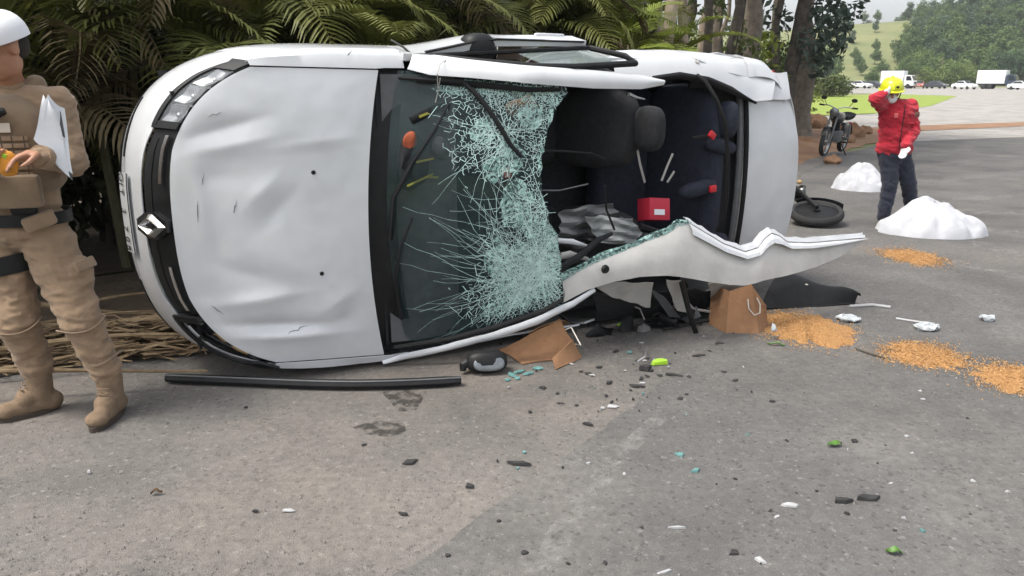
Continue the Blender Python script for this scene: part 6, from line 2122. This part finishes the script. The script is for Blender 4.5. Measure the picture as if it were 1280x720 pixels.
def wire(pts, r, m, name, label, cat="wire"):
    p0 = Vector(pts[0])
    o = empty(name, (p0.x, p0.y, 0.0), label=label, cat=cat) if False else None
    mb = MB().tube([Vector(q) - Vector((p0.x, p0.y, 0)) for q in pts], r, 6)
    ob = mb.build(name, m, None)
    ob.location = (p0.x, p0.y, 0)
    return tag(ob, label=label, cat=cat)
wire([gp(797, 452, .02), gp(806, 446, .05), gp(808, 436, .07), gp(803, 432, .05), gp(799, 436, .02)], .006, M_STEEL, "silver_wire", "bent silver wire standing beside the lime casing")
wire([gp(1070, 436, .01), gp(1085, 441, .014), gp(1106, 448, .009)], .005, M_BARKD, "twig", "thin dark twig leading to a sawdust heap", "twig")
wire([gp(1062, 383, .012), gp(1090, 381, .014), gp(1113, 384, .012)], .012, M_BITGREY, "white_tube", "white plastic tube lying beyond the black cover", "tube")
wire([gp(1120, 398, .01), gp(1145, 402, .012), gp(1168, 405, .01)], .008, M_BITGREY, "white_rod", "thin white rod lying beside crumpled plastic", "rod")
for i, (u, v, w, lb) in enumerate(((1158, 413, .15, "crumpled clear plastic beside the thin white rod"), (1233, 402, .09, "crumpled plastic ball alone on the asphalt"), (1060, 402, .16, "flattened clear plastic by the sawdust edge"), (966, 425, .05, "small white scrap on the sawdust heap"))):
    c = gp(u, v)
    mb = MB().ell((0, 0, .02), (w / 2, w / 3, .022), None, 14, 9)
    mb.v = [tuple(crump(Vector(q), .018, 38, i)) for q in mb.v]
    mb.v = [(x, y, max(z, .001)) for x, y, z in mb.v]
    o = mb.build("crumpled_plastic", M_CLEARBAG, None, smooth=False)
    o.location = (c.x, c.y, .004 + (.05 if i == 3 else 0))
    tag(o, label=lb, cat="plastic")
def leaf(u, v, l, w, m, rot, label, seed, z=.006):
    c = gp(u, v)
    P = []
    for i in range(9):
        t = i / 8
        ww = w / 2 * math.sin(math.pi * min(.985, t * .95 + .04)) ** .8
        P.append([(l * (t - .5), ww * k, .003 + .007 * math.sin(math.pi * t) + .008 * abs(k) + .004 * math.sin(9 * t + seed)) for k in (-1, -.5, 0, .5, 1)])
    o = MB().sheet(P, .001).build("fallen_leaf", m, None)
    o.location = (c.x, c.y, z)
    o.rotation_euler = (0, 0, rot)
    return tag(o, label=label, cat="leaf")
leaf(1043, 559, .075, .035, M_LEAF, .3, "fresh green leaf beside a dark fragment on the asphalt", 1)
leaf(1117, 694, .055, .03, M_LEAF, -.1, "dark green leaf alone on the asphalt", 2)
leaf(970, 433, .10, .02, M_LEAF, -.3, "narrow green leaf at the foot of the sawdust heap", 3)
leaf(196, 619, .045, .02, M_LEAFD, .2, "curled brown leaf on the dusty shoulder", 4)
for i, (u, v, w, d, r_) in enumerate(((1085, 625, .14, .045, .1), (1050, 629, .12, .03, -.1))):
    shard(u, v, w, d, .02, M_SCRAP, "rubber_scrap", "torn dark rubber strip lying on the asphalt", "debris", 900 + i, r_, "torn rubber strips", .5)
# dense small breakage below the torn roof and over the lane
for i in range(95):
    u = dr.gauss(800, 75) if i < 60 else dr.uniform(560, 1270)
    v = dr.uniform(405, 520) if i < 60 else dr.uniform(450, 715)
    w = dr.uniform(.015, .05) if i < 60 else dr.uniform(.01, .028)
    k = dr.random()
    m_, nm, lb, gr = ((M_SCRAP, "plastic_fragment", "small black plastic fragment scattered on the road near the car", "black fragments on the road") if k < .6 else
                      (M_BITGREY, "pale_fragment", "small pale plastic fragment scattered on the asphalt", "pale fragments on the road") if k < .85 else
                      (M_TEAL, "glass_fragment", "teal broken glass fragment lying on the road by the car", "teal glass fragments"))
    shard(u, v, w, w * dr.uniform(.3, .9), dr.uniform(.003, .012), m_, nm, lb, "debris", 1000 + i, dr.uniform(-1.5, 1.5), gr)
# damp stains on the shoulder
M_STAIN = bpy.data.materials.new("damp_stain")
M_STAIN.use_nodes = True
_t = M_STAIN.node_tree; _b = _t.nodes["Principled BSDF"]
_b.inputs["Base Color"].default_value = (.045, .040, .035, 1); _b.inputs["Roughness"].default_value = .55
_tc = _t.nodes.new("ShaderNodeTexCoord"); _n = _t.nodes.new("ShaderNodeTexNoise"); _n.inputs["Scale"].default_value = 16; _n.inputs["Detail"].default_value = 8
_t.links.new(_tc.outputs["Object"], _n.inputs["Vector"])
_r = _t.nodes.new("ShaderNodeValToRGB"); _r.color_ramp.elements[0].position, _r.color_ramp.elements[1].position = .42, .60
_r.color_ramp.elements[1].color = (.75, .75, .75, 1)
_t.links.new(_n.outputs["Fac"], _r.inputs["Fac"]); _t.links.new(_r.outputs["Color"], _b.inputs["Alpha"])
def splat(name, pts, m, z, kind=None, label=None, cat=None, jit=.15, seed=0):
    c = sum((Vector(q) for q in pts), Vector()) / len(pts)
    ring = []
    n_ = len(pts)
    for i in range(n_):
        for k in range(4):
            q = Vector(pts[i]).lerp(Vector(pts[(i + 1) % n_]), k / 4) - c
            q *= 1 + jit * fbm(q.x * 9 + seed, q.y * 9, seed, 1.0)
            ring.append((q.x, q.y, 0))
    o = MB().add(ring, [list(range(len(ring)))]).build(name, m, None, smooth=False)
    o.location = (c.x, c.y, z)
    return tag(o, label=label, cat=cat, kind=kind)
splat("damp_stain", [gp(478, 490), gp(508, 487), gp(534, 490), gp(520, 512), gp(500, 516), gp(488, 505)], M_STAIN, .0022, label="dark damp stain next to the black trim strip", cat="stain")
splat("damp_stain", [gp(440, 535), gp(470, 526), gp(505, 530), gp(508, 542), gp(480, 546), gp(455, 543)], M_STAIN, .0022, label="thin dark damp stain on open shoulder", cat="stain", seed=3)
M_LINE_STREAK = bpy.data.materials.new("worn_line_and_pale_streaks")  # worn edge line; the same patchy white draws the pale bars
M_LINE_STREAK.use_nodes = True
_t = M_LINE_STREAK.node_tree; _b = _t.nodes["Principled BSDF"]
_b.inputs["Base Color"].default_value = (.48, .47, .45, 1); _b.inputs["Roughness"].default_value = .8
_tc = _t.nodes.new("ShaderNodeTexCoord"); _n = _t.nodes.new("ShaderNodeTexNoise"); _n.inputs["Scale"].default_value = 9; _n.inputs["Detail"].default_value = 10; _n.inputs["Roughness"].default_value = .75
_t.links.new(_tc.outputs["Object"], _n.inputs["Vector"])
_r = _t.nodes.new("ShaderNodeValToRGB"); _r.color_ramp.elements[0].position, _r.color_ramp.elements[1].position = .47, .78
_r.color_ramp.elements[1].color = (.5, .5, .5, 1)
_t.links.new(_n.outputs["Fac"], _r.inputs["Fac"]); _t.links.new(_r.outputs["Color"], _b.inputs["Alpha"])
splat("worn_edge_line", [gp(655, 718), gp(690, 718), gp(735, 640), gp(800, 560), gp(840, 520), gp(815, 520), gp(770, 560), gp(700, 640)], M_LINE_STREAK, .0062, kind="structure", jit=.08)
for i, (a, b, w) in enumerate((((1120, 196), (1215, 183), 5), ((1100, 212), (1225, 198), 6), ((1180, 222), (1290, 212), 6), ((1190, 246), (1300, 240), 6), ((1195, 262), (1300, 264), 7), ((1205, 280), (1300, 292), 8), ((1215, 300), (1310, 322), 9), ((1190, 325), (1280, 345), 6), ((1090, 186), (1180, 176), 4))):
    splat("pale_streak", [gp(a[0], a[1]), gp(b[0], b[1]), gp(b[0], b[1] + w), gp(a[0], a[1] + w)], M_LINE_STREAK, .0062 + i * .0001, kind="structure", jit=.05, seed=i)  # patchy pale bars across the right side of the road

# ------------------------------------------------------------------ dry palm litter at the officer's feet
M_DRYSTALK = mat("dry_palm_stalk", (.13, .085, .045), rough=.95, vscale=9, color2=(.27, .20, .12), bump=.4, bscale=60)
lr = random.Random(44)
mb = MB()
for k in range(1500):
    t, w = lr.random(), lr.random()
    a = Vector((-4.2, 3.35, 0)).lerp(Vector((-1.75, 4.22, 0)), t)
    p_ = a + Vector((-.28, .9, 0)) * w * (.9 + .2 * lr.random()) * (1 - .45 * t)
    hgt = .19 * math.sin(math.pi * min(1, w * 1.1 + .02)) * (1 - .35 * t) + .01
    an = lr.gauss(.28, .40)
    l = lr.uniform(.18, .55)
    d = Vector((math.cos(an), math.sin(an), lr.gauss(0, .10)))
    z = lr.uniform(.1, 1) * hgt + .012
    c = p_ + Vector((0, 0, z))
    bend = Vector((0, 0, lr.uniform(-.05, .06)))
    wdt = lr.uniform(.004, .013)
    q0, q1, q2 = c - d * l / 2, c + bend, c + d * l / 2
    for q in (q0, q1, q2): q.z = max(q.z, .012)
    s = Vector((-d.y, d.x, lr.uniform(-.8, .8))).normalized() * wdt
    mb.add([q0 - s, q0 + s, q1 + s, q1 - s, q2 + s * .3, q2 - s * .3], [(0, 1, 2, 3), (3, 2, 4, 5)])
o = mb.build("dry_leaf_litter", M_DRYSTALK, None, smooth=False)
tag(o, label="dry brown palm leaf litter heaped along the verge", cat="leaf litter", kind="stuff")
for i, (u, v, l, an, r_) in enumerate(((150, 430, 1.3, .16, .018), (60, 470, 1.5, .22, .016), (120, 385, .9, .1, .02), (200, 420, .9, .5, .014), (20, 450, 1.2, .3, .014), (90, 400, 1.0, .05, .012), (180, 375, .7, -.1, .012))):
    c = gp(u, v, .12)
    d = Vector((math.cos(an), math.sin(an), 0))
    pts = [c + d * l * (t - .5) + Vector((0, 0, .05 * math.sin(3 * t + i))) for t in lin(0, 1, 9)]
    pts = [q - c for q in pts]
    ob = MB().tube(pts, [r_ * (1 - .6 * t) for t in lin(0, 1, 9)], 7).build("dry_palm_stalk", M_DRYSTALK, None)
    ob.location = c
    tag(ob, label="dry brown palm stalk lying on the leaf litter", cat="stalk", group="dry palm stalks on the litter")
# soil clods by the parked motorcycle
for i, (u, v, s) in enumerate(((1062, 172, .5), (1055, 180, .32), (1018, 160, .6), (1005, 185, .35), (1040, 205, .2), (1080, 168, .3))):
    c = gp(u, v)
    mb = MB().ell((0, 0, s * .25), (s * .8, s * .6, s * .55), None, 18, 12)
    mb.v = [tuple(crump(Vector(q), s * .22, 3.0 / s, i)) for q in mb.v]
    o = mb.build("soil_clod", M_SOIL, None)
    o.location = (c.x, c.y, 0.0)
    tag(o, label="brown soil heap on the bank near the parked motorcycle", cat="soil heap", group="soil heaps on the bank")

# ------------------------------------------------------------------ objects seen through the broken windscreen
def in_car(name, c, label, cat):
    w = CAR_O + AF * c.x + AS * c.y + AN * c.z
    r_ = empty(name, w, label=label, cat=cat)
    r_.matrix_world = Matrix(((AF.x, AS.x, AN.x, w.x), (AF.y, AS.y, AN.y, w.y), (AF.z, AS.z, AN.z, w.z), (0, 0, 0, 1)))
    return r_
def lump(r, m, name, root, seed, amp=.02, c=(0, 0, 0), rot=None):
    mb = MB().ell(c, r, rot, 18, 12)
    mb.v = [tuple(crump(Vector(q), amp, 16, seed)) for q in mb.v]
    return mb.build(name, m, root)
M_YEL = mat("dull_yellow", (.36, .34, .05), rough=.5)
M_ORR = mat("dull_orange_red", (.34, .075, .03), rough=.8, var=.3, vscale=25)
M_TAN = mat("tan_paper", (.55, .30, .14), rough=.7, var=.3, vscale=25)
r_ = in_car("dark_bundle", U(515, 200, 1.0), "dark bundle with yellow bars and orange lump behind the cracked windscreen", "jacket")  # dark lump with an orange lump and yellow bars, set behind the glass
lump((.09, .16, .05), M_DARK, "dark_lump", r_, 1, .03)
lump((.045, .05, .02), M_ORR, "orange_lump", r_, 2, .018, (-.02, .10, .03))
for i, (x, y, l, a) in enumerate(((.05, .0, .10, .15), (.02, -.10, .16, .35), (.09, -.09, .07, -.1))):
    MB().box((x, y, .055), (l, .011, .006), Quaternion((0, 0, 1), a), bev=.002).build("yellow_stripe", M_YEL, r_)
r_ = in_car("striped_band", U(540, 140, 1.06), "black and yellow band behind the upper windscreen", "strap")  # flat black band with one yellow bar, set behind the glass
MB().tube([(-.12, -.04, 0), (0, .01, .01), (.10, .03, 0)], .022, 8, flat=.4).build("strap", M_BLACK, r_)
MB().box((-.05, -.012, .012), (.06, .012, .008), Quaternion((0, 0, 1), .35)).build("yellow_stripe", M_YEL, r_)
r_ = in_car("paper_bundle", U(652, 134, 1.25), "crumpled tan paper behind the upper corner of the windscreen", "paper")
lump((.10, .05, .03), M_TAN, "crumpled_paper", r_, 5, .03)
r_ = in_car("red_pouch", U(633, 218, 1.2), "small red pouch behind the broken windscreen edge", "pouch")
lump((.028, .028, .02), M_RED, "pouch_body", r_, 6, .008)
MB().tube([(-.02, .02, .01), (0, .04, .012), (.02, .02, .01)], .003, 5).build("pouch_loop", M_RED, r_)
r_ = in_car("red_box", U(817, 262, 1.05), "red carton with white label inside the open cabin", "box")
MB().box((0, 0, 0), (.17, .14, .12), Quaternion((0, 0, 1), R(-6)) @ Quaternion((1, 0, 0), R(-12)), bev=.004).build("carton", mat("red_carton", (.48, .02, .045), rough=.6), r_)
_q = Quaternion((0, 0, 1), R(-6)) @ Quaternion((1, 0, 0), R(-12))
MB().box(_q @ Vector((-.005, -.02, .0615)), (.085, .035, .003), _q).build("paper_label", M_PAPER, r_)
r_ = in_car("grey_headrest", U(552, 185, 1.0), "loose dark grey headrest behind the windscreen", "headrest")
lump((.05, .07, .05), M_GREYP, "cushion", r_, 9, .01)
for d in (-.02, .02):
    MB().tube([(.03, d, 0), (.10, d - .06, -.02)], .006, 6).build("post", M_STEEL, r_)

# ------------------------------------------------------------------ loose grit on the asphalt
gr_ = random.Random(90)
M_GRIT = mat("loose_grit", (.07, .066, .062), rough=.95, vscale=14, color2=(.34, .31, .28), detail=2)
mb = MB()
for k in range(5200):
    if k < 2000:
        u, v = gr_.gauss(800, 150), 400 + abs(gr_.gauss(0, 90))
    else:
        u, v = gr_.uniform(-60, 1340), 720 - 330 * gr_.random() ** 1.6
    if v > 745: continue
    c = gp(u, v)
    s_ = gr_.uniform(.0015, .0045) * (1.5 if gr_.random() < .12 else 1)
    a0 = gr_.uniform(0, 6.28)
    z0 = .003
    vs = [Vector((c.x + s_ * math.cos(a0 + i * 2.09) * gr_.uniform(.6, 1.3), c.y + s_ * math.sin(a0 + i * 2.09) * gr_.uniform(.6, 1.3), z0)) for i in range(3)]
    vs.append(Vector((c.x, c.y, z0 + s_ * gr_.uniform(.6, 1.3))))
    mb.add(vs, [(0, 1, 3), (1, 2, 3), (2, 0, 3)])
me = bpy.data.meshes.new("road_grit")
me.from_pydata(mb.v, [], mb.f)
me.materials.append(M_GRIT)
o = bpy.data.objects.new("road_grit", me)
col.objects.link(o)
tag(o, label="fine loose grit scattered over the asphalt", cat="grit", kind="stuff")
# ------------------------------------------------------------------ traffic waiting on the far road
M_FWHITE = mat("far_white_paint", (.74, .75, .76), rough=.35, coat=.3)
M_FDARK = mat("far_dark_paint", (.05, .055, .065), rough=.35, coat=.3)
M_FSILV = mat("far_silver_paint", (.36, .37, .38), rough=.35, coat=.3)
M_FRED = mat("far_red_paint", (.35, .09, .06), rough=.4, coat=.3)
M_FGLASS = mat("far_vehicle_glass", (.02, .025, .03), rough=.1)
M_LAMPF = mat("far_lamp_glass", (.7, .7, .68), rough=.2)
def sedan(paint, label, van=0.0):
    """front to +x"""
    root = empty("distant_car", label=label, cat="car", group="cars waiting on the far road")
    prof_ = [(-2.05, .35), (-2.1, .65), (-2.0, .92), (-1.45, .98), (-.9, 1.42 + van), (.25, 1.45 + van), (1.0, .98), (1.75, .88), (2.1, .68), (2.12, .35)]
    def sect(k, hw):
        return [Vector((x * (1 - .012 * abs(k)), hw * k * (1.0 if z < 1.0 else .80), z)) for x, z in prof_]
    rows = [sect(k, .86) for k in (-1, -.8, -.3, .3, .8, 1)]
    for i in (0, 5):
        for q in rows[i]: q.z = .35 + (q.z - .35) * .96
    mb = MB().grid(rows)
    mb.add(rows[0], [tuple(range(len(prof_)))]); mb.add(rows[-1], [tuple(range(len(prof_)))])
    mb.build("body", paint, root)
    for s in (-1, 1):
        MB().add([Vector((-1.25, .845 * s, 1.02)), Vector((.85, .845 * s, 1.02)), Vector((.2, .715 * s, 1.38 + van)), Vector((-.85, .715 * s, 1.36 + van))], [(0, 1, 2, 3)]).build("side_window", M_FGLASS, root)
        MB().ell((2.03, .6 * s, .70), (.08, .18, .08)).build("headlamp", M_LAMPF, root)
    MB().add([Vector((1.0, -.70, 1.005)), Vector((1.0, .70, 1.005)), Vector((.31, .60, 1.445 + van)), Vector((.31, -.60, 1.445 + van))], [(0, 1, 2, 3)]).build("windscreen", M_FGLASS, root)
    MB().add([Vector((-1.50, -.66, 1.0)), Vector((-1.50, .66, 1.0)), Vector((-.95, .56, 1.42 + van)), Vector((-.95, -.56, 1.42 + van))], [(0, 1, 2, 3)]).build("rear_window", M_FGLASS, root)
    for x in (1.3, -1.3):
        for s in (-1, 1):
            MB().lathe([(.001, -.1), (.26, -.1), (.31, -.07), (.31, .07), (.26, .1), (.001, .1)], (x, .78 * s, .31), (0, 1, 0), 16).build("wheel", M_TYRE, root)
    MB().box((2.13, 0, .52), (.02, .5, .10)).build("number_plate", M_LAMPF, root)
    return root
def put(o, u, Y, rz):
    q = at(u, 100, Y)
    o.location = (q.x, q.y, .01)
    o.rotation_euler = (0, 0, R(rz))
def truck(label, boxm, cabm, name, L_=6.0, H_=3.2):
    root = empty(name, label=label, cat="truck")
    MB().box((-L_ / 2 + .2, 0, .95 + (H_ - .95) / 2), (L_, 2.3, H_ - .95), bev=.04).build("cargo_box", boxm, root)
    for k in range(5):
        MB().box((-L_ + .7 + k * (L_ - 1) / 4, -1.156, .95 + (H_ - .95) / 2), (.05, .02, H_ - 1.1)).build("box_rib", boxm, root)
    c = [(.35, .55), (.35, 2.35), (.6, 2.55), (1.5, 2.5), (1.95, 1.55), (2.05, 1.4), (2.1, .55)]
    MB().prism([Vector((x, -1.05, z)) for x, z in c], (0, 2.1, 0)).build("cab", cabm, root)
    MB().add([Vector((1.99, -.92, 1.58)), Vector((1.99, .92, 1.58)), Vector((1.57, .88, 2.38)), Vector((1.57, -.88, 2.38))], [(0, 1, 2, 3)]).build("windscreen", M_FGLASS, root)
    for s in (-1, 1):
        MB().add([Vector((.7, 1.06 * s, 1.5)), Vector((1.75, 1.06 * s, 1.5)), Vector((1.42, 1.06 * s, 2.3)), Vector((.7, 1.06 * s, 2.3))], [(0, 1, 2, 3)]).build("side_window", M_FGLASS, root)
        MB().box((2.11, .75 * s, .85), (.05, .3, .2), bev=.03).build("headlamp", M_LAMPF, root)
    MB().box((2.12, 0, 1.05), (.04, 1.3, .35), bev=.02).build("grille", M_BLACK, root)
    MB().box((2.14, 0, .6), (.12, 2.1, .22), bev=.03).build("bumper", M_FSILV, root)
    MB().box((-L_ / 2 + 1, 0, .75), (L_ + 1.5, .9, .2)).build("chassis", M_BLACK, root)
    for x in (1.1, -L_ + 1.4, -L_ + 2.4):
        for s in (-1, 1):
            MB().lathe([(.001, -.13), (.4, -.13), (.46, -.09), (.46, .09), (.4, .13), (.001, .13)], (x, .95 * s, .46), (0, 1, 0), 18).build("wheel", M_TYRE, root)
    return root
t1 = truck("white box truck with dark blue cab waiting on the far road", M_FWHITE, mat("dark_blue_cab", (.03, .045, .08), rough=.35, coat=.4), "box_truck", 4.6, 3.3)
put(t1, 1257, 142, -48)
t2 = truck("all white truck with white cab behind the yellow green helmet", M_FWHITE, M_FWHITE, "white_truck", 4.2, 3.3)
put(t2, 1130, 152, -44)
for (u, v, rz, m, lb, van) in ((1207, 140, -72, M_FWHITE, "white car alone on the far road between the two trucks", 0), (1171, 152, -62, M_FDARK, "dark car on the far road between red car and white car", 0), (1150, 156, -120, M_FRED, "dull red car beside the white truck on the far road", 0),
                               (1092, 158, -55, M_FDARK, "dark car on the far road beside the white truck's tail", 0), (1077, 156, -55, M_FWHITE, "white car ahead of the bush on the far road", 0), (1063, 160, -55, M_FSILV, "silver car half behind the bush on the far road", 0), (1031, 118, -30, M_FWHITE, "white van behind the bush", .45), (1279, 132, -70, M_FWHITE, "white car following the box truck", 0)):
    put(sedan(m, lb, van), u, v, rz)
# ------------------------------------------------------------------ thin haze over the valley
hz = MB().box((200, 325, 49), (1240, 990, 102))
ho = hz.build("haze", None, None, smooth=False) if False else None
me = bpy.data.meshes.new("haze")
me.from_pydata(hz.v, [], hz.f)
M_HAZE = bpy.data.materials.new("haze_air")
M_HAZE.use_nodes = True
_t = M_HAZE.node_tree
_t.nodes.remove(_t.nodes["Principled BSDF"])
_v = _t.nodes.new("ShaderNodeVolumePrincipled")
_v.inputs["Color"].default_value = (.86, .90, .95, 1)
_v.inputs["Density"].default_value = .00045
_v.inputs["Anisotropy"].default_value = .2
_t.links.new(_v.outputs[0], _t.nodes["Material Output"].inputs["Volume"])
me.materials.append(M_HAZE)
ho = bpy.data.objects.new("haze", me)
col.objects.link(ho)
tag(ho, kind="stuff")
